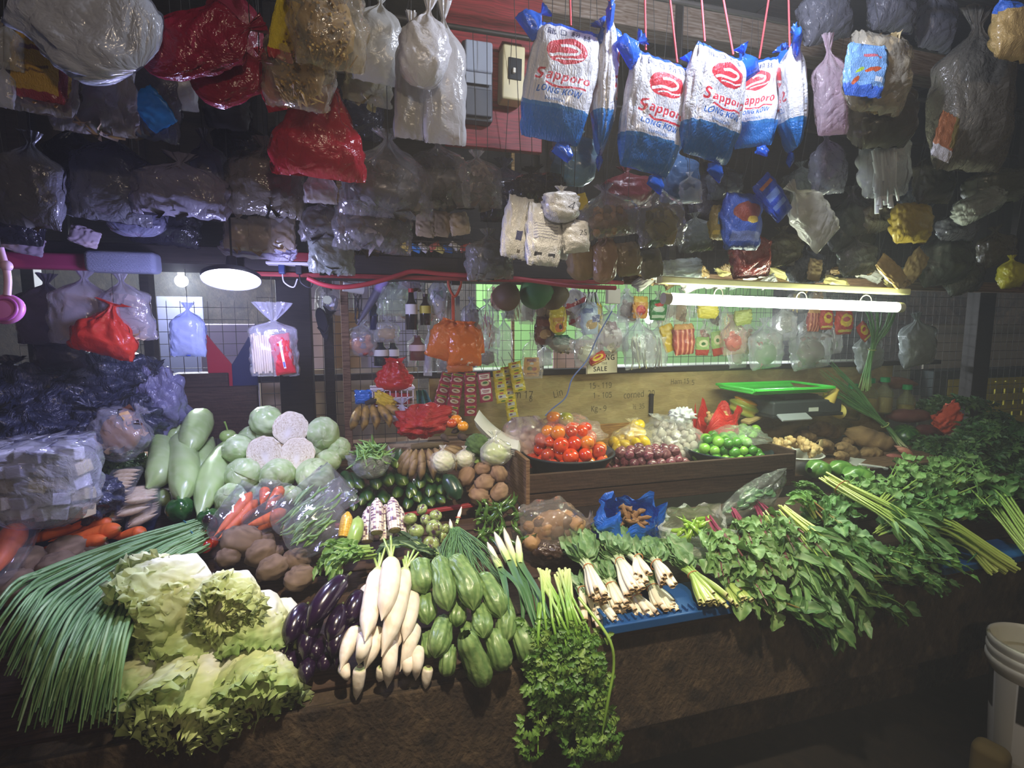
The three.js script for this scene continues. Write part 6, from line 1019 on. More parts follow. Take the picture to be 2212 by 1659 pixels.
// --- bags standing on the deck in front of the box
{
  const p = B(1196, 1140, 0.06), s = mpp(p), g = thing('taro_bag', 'clear bag of brown hairy taro tied at one end', 'taro bag', { pos: B(1272, 1125, 0.1), rot: [0, 0, -1.45] });
  part(g, 'contents', fillGeo('ball', 100 * s, 150 * s, 0.12, { n: 34, size: 0.026, cols: ['#8a6a48', '#6a4c34', '#a88458', '#543e2c'], seed: 21, top: 0.2 }), fillMat, { kind: 'stuff' });
  part(g, 'plastic_bag', bagGeo(122 * s, 152 * s, 0.16, { neck: 0.4, tail: 0.05, bottom: 'flat', crumple: 0.012, seed: 2 }), film(0xf4eee8, 0.93, 0.07, 0.008));
  const d = B(1196, 1185, 0.05), g3 = thing('dark_bag', 'dark glossy bag lying under the taro bag', 'plastic bag', { pos: d }); part(g3, 'plastic_bag', blob(44 * s, 22 * s, 30 * s, { nu: 32, nv: 20, amp: 0.2, freq: 2, seed: 4, col: () => C('#3a2a22') }), phy({ vertexColors: true, roughness: 0.2, clearcoat: 0.6, bumpMap: crinkleTex, bumpScale: 0.004 }));
  const b = B(1345, 1168, 0.0), bs = mpp(b), bg = thing('blue_tamarind_bag', 'open blue plastic bag of brown tamarind pods', 'bag', { pos: b, rot: [0.45, 0, 0] });
  part(bg, 'plastic_bag', openBag(68 * bs, 0.09, 0.155, 6, { mouth: 0.85, ear: 0.35, cr: 0.16 }), film(0x1f6fd8, 0.3, 0.3, 0.008));
  const pod = [0, 1].map((k) => sweep([V(-0.035, 0, 0), V(-0.01, 0.006, 0.004), V(0.015, 0.004, -0.003), V(0.038, -0.003, 0)], [0.002, 0.008, 0.0065, 0.0088, 0.0066, 0.002], { n: 14, m: 9, col: (v, u) => mixc(C('#6a4a2c'), C('#8a6840'), clamp(0.5 + fbm(v * 5 + k, u * 3, k, 2))) })), R = rng(29);
  for (let i = 0; i < 26; i++) part(bg, 'tamarind_pod', pod[i % 2], M.matte, { pos: V((R() - 0.4) * 0.06, 0.105 + R() * 0.035, (R() - 0.5) * 0.07), rot: [R() * 6, R() * 6, (R() - 0.5) * 0.8] });
  const c = B(1490, 1180, 0.0), cs = mpp(c), cg = thing('chilli_bag', 'open clear bag of light green chillies beside the blue bag', 'bag', { pos: c, rot: [0.45, 0, 0] });
  part(cg, 'plastic_bag', openBag(76 * cs, 0.09, 0.115, 9, { mouth: 1.0, ear: 0.3, cr: 0.18 }), film(0xe8f0e4, 0.62, 0.16, 0.01));
  const chl = sweep([V(-0.045, 0, 0), V(-0.015, 0.006, 0.003), V(0.02, 0.006, -0.004), V(0.05, -0.006, 0)], [0.002, 0.0085, 0.0085, 0.007, 0.0035, 0.0006], { n: 14, m: 9, col: (v) => mixc(C('#9cc04a'), C('#7aa838'), v) });
  for (let i = 0; i < 24; i++) { const q = thing('light_chilli', 'light green chilli pepper inside the open clear bag', 'chilli', { pos: c.clone().add(V((R() - 0.45) * 0.13, 0.05 + R() * 0.04, (R() - 0.4) * 0.08)), rot: [R() * 6, R() * 6, (R() - 0.5)], group: 'light green chillies in the clear bag' }); part(q, 'pod', chl, M.glossy); }
  const wl = B(1560, 1118, 0.06), wr = B(1690, 1040, 0.1), ws = mpp(wl), wg = thing('wrapped_greens', 'dark greens wrapped in clear plastic leaning on the box', 'wrapped greens', { pos: wl }), wd = wr.clone().sub(wl);
  const wlv = [1, 2].map((k) => leafGeo(0.1, 0.04, { seed: k, c0: '#4c7a4c', c1: '#2c5230' }));
  for (let i = 0; i < 22; i++) part(wg, 'leaf', wlv[i % 2], M.leaf, { pos: wd.clone().multiplyScalar(R() * 0.5 + 0.1).add(V((R() - 0.5) * 0.04, (R() - 0.3) * 0.03, (R() - 0.5) * 0.06)), quat: basis(wd.clone().normalize().add(V((R() - 0.5) * 0.4, (R() - 0.5) * 0.3, 0)), V(R() - 0.5, 1, R())), scale: 0.9 });
  part(wg, 'plastic_wrap', bagGeo(76 * ws, wd.length(), 0.09, { neck: 0.35, tail: 0, knotW: 0.4, bottom: 'flat', crumple: 0.014, seed: 12 }), film(0xf4faf6, 0.94, 0.06, 0.012), { quat: qDir(wd, V(0, -1, 0)) });
}
// --- stacked white buckets at the aisle
{
  const p = D(2242, 1390, 1.12), s = mpp(p), g = thing('white_bucket', 'stack of white plastic buckets standing in the aisle', 'bucket', { pos: V(p.x, 0, p.z) }), r = 80 * s, h = p.y;
  for (let i = 0; i < 3; i++) part(g, 'bucket_rim', lathe([[r * 0.9, -0.05], [r * (1 - i * 0.01), -0.03], [r * 1.04, -0.012], [r * 1.04, 0], [r * 0.97, 0.004], [r * 0.95, -0.012], [r * 0.86, -0.06]], 40), plain(0xcfc8b2, 0.45), { pos: V(0, h - i * 0.034, 0) });
  part(g, 'bucket_body', lathe([[0, 0.01], [r * 0.74, 0.01], [r * 0.92, h - 0.1], [r * 0.88, h - 0.1], [r * 0.7, 0.03], [0, 0.03]], 40), std({ map: canvasTex(256, 256, (x) => { x.fillStyle = '#c8c2b0'; x.fillRect(0, 0, 256, 256); for (let k = 0; k < 4; k++) { x.fillStyle = '#e0dcd0'; x.fillRect(k * 64 + 6, 40, 40, 150); x.fillStyle = '#2a4a86'; x.fillRect(k * 64 + 10, 60, 30, 26); x.fillStyle = '#b0782c'; x.fillRect(k * 64 + 8, 130, 34, 14); x.fillStyle = '#3a3428'; x.fillRect(k * 64 + 8, 150, 34, 22); } }), roughness: 0.5 }));
  const c = D(2150, 1560, 1.05), cb = solid('tan_sack', 'tan paper sack on the floor beside the buckets', 'sack', new RoundedBoxGeometry(0.08, 0.2, 0.1, 3, 0.03), plain(0x6a5a2c, 0.85), { pos: V(p.x - 0.17, 0.1, p.z + 0.0), rot: [0, 0.3, 0] });
}
// ================= leafy greens on the long counter =================
{
  const set = (L, W, c0, c1, vein, o = {}) => [1, 2, 3, 4].map((k) => leafGeo(L, W, { seed: k * 2.3, c0, c1, vein, nu: 6, nv: 7, ...o }));
  const spinach = set(0.06, 0.054, '#86ad62', '#5f8a48', '#a4c080', { point: 0.9, wave: 0.2, curl: 0.25 });
  const kang = set(0.09, 0.032, '#86b266', '#548444', '#a8c884', { fold: 0.35, curl: 0.35 });
  const camote = set(0.065, 0.05, '#74a456', '#457838', '#98ba70', { wave: 0.25, curl: 0.3 });
  const dark = set(0.072, 0.042, '#5f8c4a', '#386430', '#8aac66', { wave: 0.2, curl: 0.4 });
  const broad = set(0.1, 0.05, '#8fb878', '#5c8e50', '#b4cc98', { wave: 0.25, fold: 0.3, curl: 0.3 });
  const bright = set(0.042, 0.03, '#7fb050', '#558a38', '#a0c070', {});
  const tiny = set(0.022, 0.015, '#6f9a48', '#456f2e', '#86a860', { nu: 4, nv: 4 });
  const purple = (v) => mixc(C('#8a2a4e'), C('#6a4a44'), v), green = (v) => mixc(C('#a9bc62'), C('#6f9a48'), v), yel = (v) => mixc(C('#c4cf68'), C('#8fb04a'), v), red = (v) => mixc(C('#8a5a3a'), C('#7a9448'), v);
  const T = [
    // name, label, category, base, tip, options
    ['malabar_spinach_bunch', 'malabar spinach bunch with thick magenta stems beside the chilli bag', 'malabar spinach', [1535, 1130, 0.09], [1590, 1260, 0.08], { n: 9, leaves: spinach, per: 5, stem: purple, r: 0.0045, spread: 0.09, from: 0.25 }],
    ['malabar_spinach_bunch', 'malabar spinach bunch with dark magenta stems behind the first', 'malabar spinach', [1590, 1112, 0.09], [1660, 1250, 0.09], { n: 9, leaves: spinach, per: 5, stem: purple, r: 0.0042, spread: 0.1, from: 0.25 }],
    ['malabar_spinach_bunch', 'malabar spinach bunch with reddish stems by the wrapped greens', 'malabar spinach', [1640, 1095, 0.08], [1720, 1230, 0.1], { n: 9, leaves: spinach, per: 5, stem: purple, r: 0.004, spread: 0.1, from: 0.3 }],
    ['malabar_spinach_bunch', 'malabar spinach bunch with rounded leaves lowest by the mustard stems', 'malabar spinach', [1575, 1215, 0.05], [1650, 1330, 0.05], { n: 8, leaves: spinach, per: 5, stem: purple, r: 0.004, spread: 0.09, from: 0.2 }],
    ['water_spinach_bunch', 'water spinach bunch with short cut stems above the broad leaves', 'water spinach', [1665, 1120, 0.11], [1790, 1290, 0.08], { n: 15, leaves: kang, per: 4, stem: green, r: 0.0034, spread: 0.1, from: 0.35, tie: 0.022 }],
    ['water_spinach_bunch', 'water spinach bunch with yellow-green upright cut stems', 'water spinach', [1694, 1105, 0.12], [1830, 1260, 0.1], { n: 15, leaves: kang, per: 4, stem: yel, r: 0.0034, spread: 0.09, from: 0.4, tie: 0.02 }],
    ['sweet_potato_tops_bunch', 'sweet potato tops with brownish stems behind the water spinach', 'leafy greens', [1755, 1090, 0.11], [1890, 1240, 0.09], { n: 13, leaves: camote, per: 5, stem: red, r: 0.003, spread: 0.11, from: 0.3, tie: 0.025 }],
    ['broad_leaf_bunch', 'bunch of broad pale leaves hanging over the counter edge', 'leafy greens', [1720, 1190, 0.09], [1860, 1345, 0.05], { n: 9, leaves: broad, per: 3, stem: green, r: 0.0032, spread: 0.08, from: 0.4 }],
    ['broad_leaf_bunch', 'bunch of broad leaves pointing at the edge beside the malabar spinach', 'leafy greens', [1690, 1230, 0.06], [1790, 1340, 0.05], { n: 8, leaves: broad, per: 3, stem: green, r: 0.003, spread: 0.08, from: 0.35 }],
    ['dark_greens_bunch', 'dark leafy bunch drooping lowest over the concrete front', 'leafy greens', [1650, 1290, 0.05], [1780, 1375, 0.02], { n: 10, leaves: dark, per: 5, stem: red, r: 0.003, spread: 0.11, from: 0.15 }],
    ['dark_greens_bunch', 'dark leafy bunch drooping over the edge beneath the broad leaves', 'leafy greens', [1790, 1270, 0.05], [1930, 1335, 0.03], { n: 11, leaves: dark, per: 5, stem: green, r: 0.003, spread: 0.1, from: 0.15 }],
    ['jute_leaf_bunch', 'bunch of small oval leaves spreading beside the water spinach', 'leafy greens', [1840, 1180, 0.08], [2010, 1260, 0.06], { n: 14, leaves: camote, per: 6, stem: green, r: 0.0026, spread: 0.12, from: 0.15, size: 0.75 }],
    ['jute_leaf_bunch', 'bunch of small leaves near the far end of the counter edge', 'leafy greens', [1930, 1200, 0.06], [2060, 1225, 0.05], { n: 13, leaves: bright, per: 6, stem: green, r: 0.0026, spread: 0.11, from: 0.1 }],
    ['water_spinach_bunch', 'long-stemmed water spinach bunch tied at its cut ends by the papayas', 'water spinach', [1795, 1040, 0.14], [2010, 1190, 0.11], { n: 22, leaves: kang, per: 2, stem: yel, r: 0.0036, spread: 0.08, from: 0.65, tie: 0.03, band: 0.12, bandColor: 0xa86a3a }],
    ['pepper_leaf_bunch', 'bunch of bright rounded leaves in front of the papayas', 'leafy greens', [1905, 1090, 0.12], [1990, 1010, 0.12], { n: 13, leaves: spinach, per: 5, stem: green, r: 0.003, spread: 0.13, from: 0.15, size: 0.85, upness: 1.2 }],
    ['pepper_leaf_bunch', 'bunch of bright leaves at the counter back below the herbs', 'leafy greens', [2000, 1090, 0.1], [2100, 1010, 0.1], { n: 12, leaves: spinach, per: 5, stem: green, r: 0.003, spread: 0.15, from: 0.1, size: 0.9 }],
    ['moringa_bunch', 'bunch of tiny moringa leaves beside the display box corner', 'leafy greens', [1790, 1085, 0.1], [1715, 1065, 0.1], { n: 12, leaves: tiny, per: 14, stem: green, r: 0.0016, spread: 0.09, from: 0.1, size: 1.15 }],
    ['parsley_bunch', 'bunch of yellowing leaves behind the upright cut stems', 'leafy greens', [1760, 1120, 0.09], [1715, 1080, 0.12], { n: 8, leaves: bright, per: 5, stem: yel, r: 0.002, spread: 0.06, from: 0.2 }],
    ['water_spinach_bunch', 'thick water spinach bunch with bright cut ends facing the aisle', 'water spinach', [2170, 1222, 0.07], [1960, 1120, 0.09], { n: 26, leaves: kang, per: 2, stem: yel, r: 0.0048, spread: 0.07, from: 0.72, tie: 0.045, sag: 0.03 }],
    ['water_spinach_bunch', 'slender water spinach bunch lying across the thick cut bundle', 'water spinach', [2140, 1232, 0.04], [2040, 1165, 0.06], { n: 14, leaves: kang, per: 1, stem: yel, r: 0.0046, spread: 0.03, from: 0.8, tie: 0.025, band: 0.4, bandColor: 0x4a8a4a }],
    ['water_spinach_bunch', 'water spinach bunch at the frame edge with stems running to the corner', 'water spinach', [2230, 1190, 0.08], [2100, 1040, 0.1], { n: 20, leaves: kang, per: 3, stem: green, r: 0.004, spread: 0.08, from: 0.6, tie: 0.04 }],
    ['sweet_potato_tops_bunch', 'sweet potato tops spread between the two water spinach bundles', 'leafy greens', [1900, 1150, 0.09], [2040, 1085, 0.09], { n: 14, leaves: camote, per: 6, stem: green, r: 0.0026, spread: 0.13, from: 0.1 }],
    ['sweet_potato_tops_bunch', 'dark sweet potato tops at the far counter corner', 'leafy greens', [2080, 1120, 0.07], [2200, 1060, 0.08], { n: 13, leaves: dark, per: 6, stem: green, r: 0.0026, spread: 0.14, from: 0.1 }],
    ['pepper_leaf_bunch', 'bunch of rounded leaves filling the gap below the papayas', 'leafy greens', [1790, 1110, 0.05], [1900, 1050, 0.06], { n: 14, leaves: spinach, per: 6, stem: green, r: 0.003, spread: 0.13, from: 0.05, upness: 1.2 }],
    ['pepper_leaf_bunch', 'bunch of rounded leaves between wrapped greens and long stems', 'leafy greens', [1740, 1140, 0.05], [1820, 1110, 0.06], { n: 12, leaves: camote, per: 6, stem: green, r: 0.003, spread: 0.1, from: 0.05, upness: 1.2 }],
    ['pepper_leaf_bunch', 'bunch of bright leaves above the long cut stems by the herbs', 'leafy greens', [1960, 1060, 0.1], [2110, 1030, 0.11], { n: 15, leaves: spinach, per: 7, stem: green, r: 0.003, spread: 0.15, from: 0.02, upness: 1.3 }],
    ['pepper_leaf_bunch', 'bunch of leaves behind the thick cut bundle', 'leafy greens', [1980, 1150, 0.05], [2110, 1100, 0.06], { n: 14, leaves: camote, per: 7, stem: green, r: 0.003, spread: 0.13, from: 0.02, upness: 1.2 }],
    ['sweet_potato_tops_bunch', 'sweet potato tops heaped at the frame edge behind the cut stems', 'leafy greens', [2130, 1090, 0.05], [2240, 1080, 0.07], { n: 14, leaves: dark, per: 7, stem: green, r: 0.003, spread: 0.14, from: 0.02, upness: 1.2 }],
    ['dark_greens_bunch', 'dark leafy bunch under the small leaves at the counter edge', 'leafy greens', [1880, 1250, 0.03], [2040, 1275, 0.02], { n: 12, leaves: dark, per: 5, stem: green, r: 0.0026, spread: 0.09, from: 0.1, size: 0.8 }],
  ];
  T.forEach(([name, label, cat, b, t, o], i) => bunch(name, label, cat, { base: B(...b), tip: B(...t), seed: 100 + i, sag: 0.02, ...o }));
  // feathery herbs on the far platform
  const herb = [1, 2, 3].map((k) => frill(['#4e7a40', '#3f6a38', '#6a8f48'][k - 1], '#23451f', k * 5, 1.3));
  [[2060, 1000, 2130, 930, 'dark feathery herb bunch behind the bright leaves', 1.95], [2130, 1010, 2215, 930, 'large feathery herb heap beside the dark post', 1.9], [2180, 960, 2120, 900, 'feathery herb bunch under the yellow crate', 2.2], [2050, 960, 2000, 985, 'feathery herb bunch below the coral bag', 2.1], [2190, 1060, 2240, 990, 'feathery herb bunch at the frame edge', 1.8], [1990, 890, 2100, 880, 'dark herb bunch laid behind the coral bag', 2.4]].forEach(([x, y, X, Y, lab, d], i) => bunch('feathery_herb_bunch', lab, 'herbs', { base: D(x, y, d), tip: D(X, Y, d + 0.05), n: 12, leaves: herb, per: 6, from: 0.05, stem: (v) => C('#4f7a3c'), r: 0.0022, spread: 0.13, seed: 160 + i, size: 1.1, jit: 1.4 }));
  // --- black plastic bags heaped at the back
  const black = phy({ color: 0x343950, roughness: 0.34, clearcoat: 0.5, clearcoatRoughness: 0.2, bumpMap: crinkleTex, bumpScale: 0.012 });
  const bb = [[50, 850, 100, 62, 2.3, 'black plastic bag at the top of the heap below the purple scale'], [160, 880, 95, 60, 2.28, 'black plastic bag in the middle of the heap'], [250, 820, 90, 60, 2.36, 'black plastic bag under the red-bottomed snack bags'], [345, 880, 52, 80, 2.3, 'shiny translucent grey bag at the end of the heap by the gourds'], [60, 935, 110, 52, 2.16, 'black plastic bag low in the heap above the parcel bag'], [200, 930, 100, 50, 2.2, 'black plastic bag low in the heap above the moringa'], [130, 840, 70, 46, 2.4, 'black plastic bag at the back of the heap'], [290, 905, 60, 50, 2.24, 'wrinkled black bag beside the orange-spotted bag'], [190, 1075, 60, 50, 1.95, 'dark plastic bag under the moringa heap'], [-20, 900, 80, 70, 2.25, 'black plastic bag cut off at the frame edge']];
  bb.forEach(([x, y, rx, ry, d, lab], i) => { const p = D(x, y, d), s = mpp(p); const g = thing('black_bag', lab, 'plastic bag', { pos: p }); part(g, 'bag_body', blob(rx * s, ry * s, rx * 0.8 * s, { nu: 48, nv: 32, amp: 0.26, freq: 1.8, seed: i * 2.7, shape: (b, a) => 1 + 0.05 * n3(Math.cos(a) * 5 + i, Math.cos(b) * 5, Math.sin(a) * 5) - 0.06 * Math.abs(n3(Math.cos(a) * 3, b * 3, Math.sin(a) * 3 + i)) }), i === 3 ? film(0x8a8ab0, 0.35, 0.25, 0.014) : black); part(g, 'knot', bagGeo(rx * 0.6 * s, ry * 0.5 * s, rx * 0.3 * s, { neck: 0.5, tail: 0.5, flare: 0.8, seed: i, crumple: 0.01, nu: 24, nv: 16 }), black, { pos: V(0.2 * rx * s * Math.sin(i * 3), ry * 1.05 * s, 0.3 * rx * s), rot: [0.5, 0, 0.6 * Math.sin(i * 2)] }); });
  const p = D(270, 930, 2.12), s = mpp(p), g = thing('spotted_bag', 'clear bag of orange and black mushrooms on the black bags', 'bag', { pos: D(300, 890, 2.12), rot: [0, 0, -0.7] });
  part(g, 'contents', fillGeo('flake', 100 * s, 110 * s, 0.1, { n: 60, size: 0.018, cols: ['#c8863a', '#2a1c18', '#d8b078', '#6a3c20'], top: 0.1, seed: 31 }), fillMat, { kind: 'stuff' });
  part(g, 'plastic_bag', bagGeo(110 * s, 118 * s, 0.13, { neck: 0.3, tail: 0.1, bottom: 'round', crumple: 0.012, seed: 14 }), film(0xeaeaf4, 0.8, 0.1, 0.01));
}
// ================= hanging goods =================
const railOf = (d) => { let b = null; for (const k of Object.keys(RAIL)) if (b === null || Math.abs(k - d) < Math.abs(b - d)) b = +k; return b; };
function hang(name, label, cat, x0, y0, x1, y1, w, d, o = {}) {
  const P0 = D(x0, y0, d), P1 = D(x1, y1, d), v = P1.clone().sub(P0), h = v.length(), s = mpp(P0), W = w * s, T = (o.t ?? 0.55) * W;
  const g = thing(name, label, cat, { pos: P0, group: o.group }); g.quaternion.setFromEuler(new THREE.Euler(o.rx ?? 0, 0, Math.atan2(v.x, -v.y))); g.quaternion.multiply(new THREE.Quaternion().setFromEuler(new THREE.Euler(0, o.ry ?? 0, 0)));
  const bo = { pack: { neck: 0, tail: 0, crumple: 0.006 }, knot: { neck: 0.3, tail: 0.14 }, sack: { neck: 0.2, tail: 0.06, knotW: 0.4, flare: 0.5, bottom: 'round' } }[o.type ?? 'knot'];
  const geo = bagGeo(W, h, T, { ...bo, planar: !!(o.mat && o.mat.map), pillow: o.type === 'pack' ? 0.3 : 0, seed: o.seed ?? x0 * 0.37 + y0, crumple: Math.min(0.012, W * 0.06), ...o.bag });
  part(g, o.part ?? 'plastic_bag', geo, o.mat ?? softFilm);
  if (o.fill) part(g, 'contents', fillGeo(o.fill[0], W * 0.92, h * 0.97, T * 0.9, { seed: x0 + y0, top: 0.35, ...o.fill[1] }), fillMat, { kind: 'stuff' });
  if (o.top !== false) { const ty = o.top ?? RAIL[railOf(d)], rd = o.top ? d : railOf(d); const q = g.quaternion.clone().invert(), e = V(0, ty - P0.y, -(rd - d)).applyQuaternion(q); part(g, 'string', wire([V(0, 0, 0), e], o.sr ?? 0.0011, 4), o.stringMat ?? M.string); }
  return g;
}
const print = (bg, draw, w = 128, h = 176) => phy({ map: canvasTex(w, h, (x) => { x.fillStyle = bg; x.fillRect(0, 0, w, h); draw(x, w, h); }), roughness: 0.28, clearcoat: 0.5, clearcoatRoughness: 0.2, side: THREE.DoubleSide, bumpMap: crinkleTex, bumpScale: 0.002 });
const rc = (x, c, a, b, w, h) => { x.fillStyle = c; x.fillRect(a, b, w, h); }, el = (x, c, a, b, rx, ry, r = 0) => { x.fillStyle = c; x.beginPath(); x.ellipse(a, b, rx, ry, r, 0, 7); x.fill(); };
const PR = {
  redSeason: print('#a8243c', (x) => { rc(x, '#d8c23a', 14, 16, 100, 34); el(x, '#3f7a2a', 64, 34, 44, 12); el(x, '#e6d8b0', 64, 110, 44, 34); el(x, '#8a6a3a', 56, 104, 18, 12); el(x, '#c8a060', 78, 118, 18, 12); rc(x, '#d03a50', 0, 160, 128, 16); }),
  redSoup: print('#b02c4a', (x) => { rc(x, '#f0e4d0', 12, 14, 104, 60); rc(x, '#a02040', 26, 30, 76, 10); rc(x, '#a02040', 34, 48, 60, 8); el(x, '#e0d09a', 64, 124, 44, 32); el(x, '#3f7a34', 64, 118, 26, 14); }),
  yellowSachet: print('#e6cf28', (x) => { rc(x, '#c03a28', 40, 14, 44, 20); rc(x, '#d8d8c0', 22, 50, 84, 56); rc(x, '#6a4a70', 34, 62, 30, 26); rc(x, '#f4ee9a', 20, 120, 86, 12); el(x, '#5a8a30', 70, 150, 26, 12); }),
  mangoPouch: print('#f0c81e', (x) => { rc(x, '#f2d830', 0, 0, 128, 60); rc(x, '#e09a28', 20, 66, 88, 26); el(x, '#e07a2a', 64, 128, 34, 30); el(x, '#3a2a1a', 72, 124, 12, 16); rc(x, '#9ab040', 0, 158, 128, 18); }),
  orangePack: print('#dca03a', (x) => { rc(x, '#7a1c28', 26, 12, 76, 26); el(x, '#d8d8d8', 64, 54, 16, 12); el(x, '#6a7a30', 50, 100, 24, 18); el(x, '#a83a26', 84, 104, 20, 16); rc(x, '#8a4a24', 24, 138, 80, 12); }),
  brownPack: print('#6a2a22', (x) => { rc(x, '#8a3a30', 10, 20, 108, 40); el(x, '#b08a60', 64, 110, 36, 30); }),
  bluePack: print('#bcd4e8', (x) => { rc(x, '#e0c23a', 96, 0, 32, 176); rc(x, '#4a6ab0', 8, 30, 60, 26); el(x, '#c8a040', 56, 120, 34, 26); rc(x, '#3a4a90', 60, 70, 46, 40); }),
  whiteRed: print('#e6dfe0', (x) => { x.fillStyle = '#c02838'; x.beginPath(); x.moveTo(128, 0); x.lineTo(128, 60); x.lineTo(20, 176); x.lineTo(0, 176); x.fill(); el(x, '#c02838', 30, 140, 20, 16); rc(x, '#4a4ab0', 50, 70, 18, 12); }),
  redYellow: print('#c83a2c', (x) => { el(x, '#f0cc3a', 64, 70, 44, 50); el(x, '#c02a24', 64, 60, 26, 18); rc(x, '#e8d060', 10, 140, 108, 20); }),
  orangeRed: print('#dd9a3a', (x) => { rc(x, '#e8c050', 0, 0, 128, 50); el(x, '#c03028', 64, 110, 42, 40); el(x, '#e05a48', 60, 104, 26, 20); }),
  greenPack: print('#3f8a48', (x) => { el(x, '#d8e0c8', 64, 80, 46, 26); el(x, '#c03030', 64, 42, 36, 14); rc(x, '#c8d8b8', 14, 130, 100, 26); }),
  greenRed: print('#9cbc70', (x) => { rc(x, '#c03a30', 0, 120, 128, 56); el(x, '#e0d8b0', 64, 60, 44, 34); el(x, '#3a7a30', 60, 64, 20, 14); }),
  tanStick: print('#b08a5c', (x) => { for (let i = 0; i < 12; i++) rc(x, i % 2 ? '#d8c090' : '#8a5a40', i * 11, 0, 5, 176); rc(x, '#b85040', 0, 0, 128, 26); }),
  redStick: print('#c05a48', (x) => { for (let i = 0; i < 9; i++) rc(x, i % 2 ? '#e8a080' : '#a03a34', i * 14, 30, 8, 146); rc(x, '#d8a060', 0, 0, 128, 30); }),
};
const onMesh = (name, label, cat, x0, y0, x1, y1, w, o = {}) => hang(name, label, cat, x0, y0, x1, y1, w, o.d ?? 2.52, { top: false, ...o, rx: o.rx ?? 0.05 });
const hookTop = 1.775;
// --- under the black shelf and on the mesh
hang('noodle_bag', 'clear knotted bag with pale noodle sticks and a red pack', 'bag', 590, 692, 594, 812, 92, 2.06, { top: hookTop, t: 0.35, bag: { neck: 0.16, tail: 0.32, flare: 0.75 }, mat: film(0xf0f0f8, 0.86, 0.1, 0.008) });
{
  const a = D(566, 725, 2.06), s = mpp(a);
  const n = thing('noodle_bundle', 'bundle of pale straight noodles inside the clear bag', 'noodles', { pos: D(566, 764, 2.06), rot: [0, 0, 0.03] }); for (let i = 0; i < 9; i++) part(n, 'noodle_stick', box(4.2 * s, 84 * s, 0.012, (i - 4) * 4.4 * s, 3 * s * Math.sin(i * 2), 0.004 * Math.sin(i * 5), 0.002), plain(0xd8c8a0, 0.6));
  solid('red_noodle_pack', 'red noodle pack inside the clear bag by the black post', 'noodle pack', bagGeo(40 * s, 88 * s, 0.035, { neck: 0, tail: 0, crumple: 0.004, planar: true }), print('#d02838', (x) => { rc(x, '#f4f0f0', 58, 30, 16, 120); rc(x, '#7a80c0', 60, 120, 12, 24); }), { pos: D(602, 722, 2.05), rot: [0, 0, 0.14] });
}
{ // power strip and plugs
  const p = D(630, 562, 1.97), s = mpp(p), g = thing('power_strip', 'dark red and white power strip under the shelf edge', 'power strip', { pos: p });
  part(g, 'case', box(92 * s, 20 * s, 0.05, 0, 6 * s, 0, 0.005), plain(0x7a1c28, 0.5)); part(g, 'underside', box(98 * s, 7 * s, 0.055, -1 * s, -8 * s, 0, 0.004), plain(0xd0ccd4, 0.4));
  for (const [x, c] of [[-20, 0x2a3a6a], [14, 0x1c1e2c]]) { part(g, 'plug', box(13 * s, 20 * s, 0.03, x * s, -20 * s, 0, 0.004), plain(c, 0.4)); part(g, 'cable', wire([V(x * s, -28 * s, 0), V((x + 4) * s, -48 * s, 0.01), V((x + 22) * s, -58 * s, 0.01), V((x + 30) * s, -40 * s, 0)], 0.0025), plain(x < 0 ? 0xc8c8d8 : 0x2a2a30, 0.5)); }
  solid('red_hose', 'red ribbed hose sagging below the black shelf', 'hose', wire([[664, 600], [690, 612], [730, 620], [780, 616], [830, 604], [868, 592], [890, 586], [960, 592], [1100, 600], [1240, 618], [1330, 622]].map(([x, y]) => D(x, y, 1.95 - 0.03 * Math.sin(x / 90))), 0.0085, 8, 60), plain(0xa8303a, 0.5));
  solid('blue_rope', 'blue cord running from the mesh down to the tomatoes', 'rope', wire([[1322, 672], [1290, 730], [1268, 778], [1236, 818], [1222, 858], [1192, 884], [1178, 898]].map(([x, y], i) => D(x, y, 2.3 - i * 0.012)), 0.0032, 6, 40), plain(0x5a6a9c, 0.6));
  const sw = D(1324, 640, 2.3), ss = mpp(sw); solid('switch_box', 'small cream switch box above the blue cord', 'switch', box(30 * ss, 32 * ss, 0.03, 0, 0, 0, 0.003), plain(0xb8aea0, 0.5), { pos: sw });
}
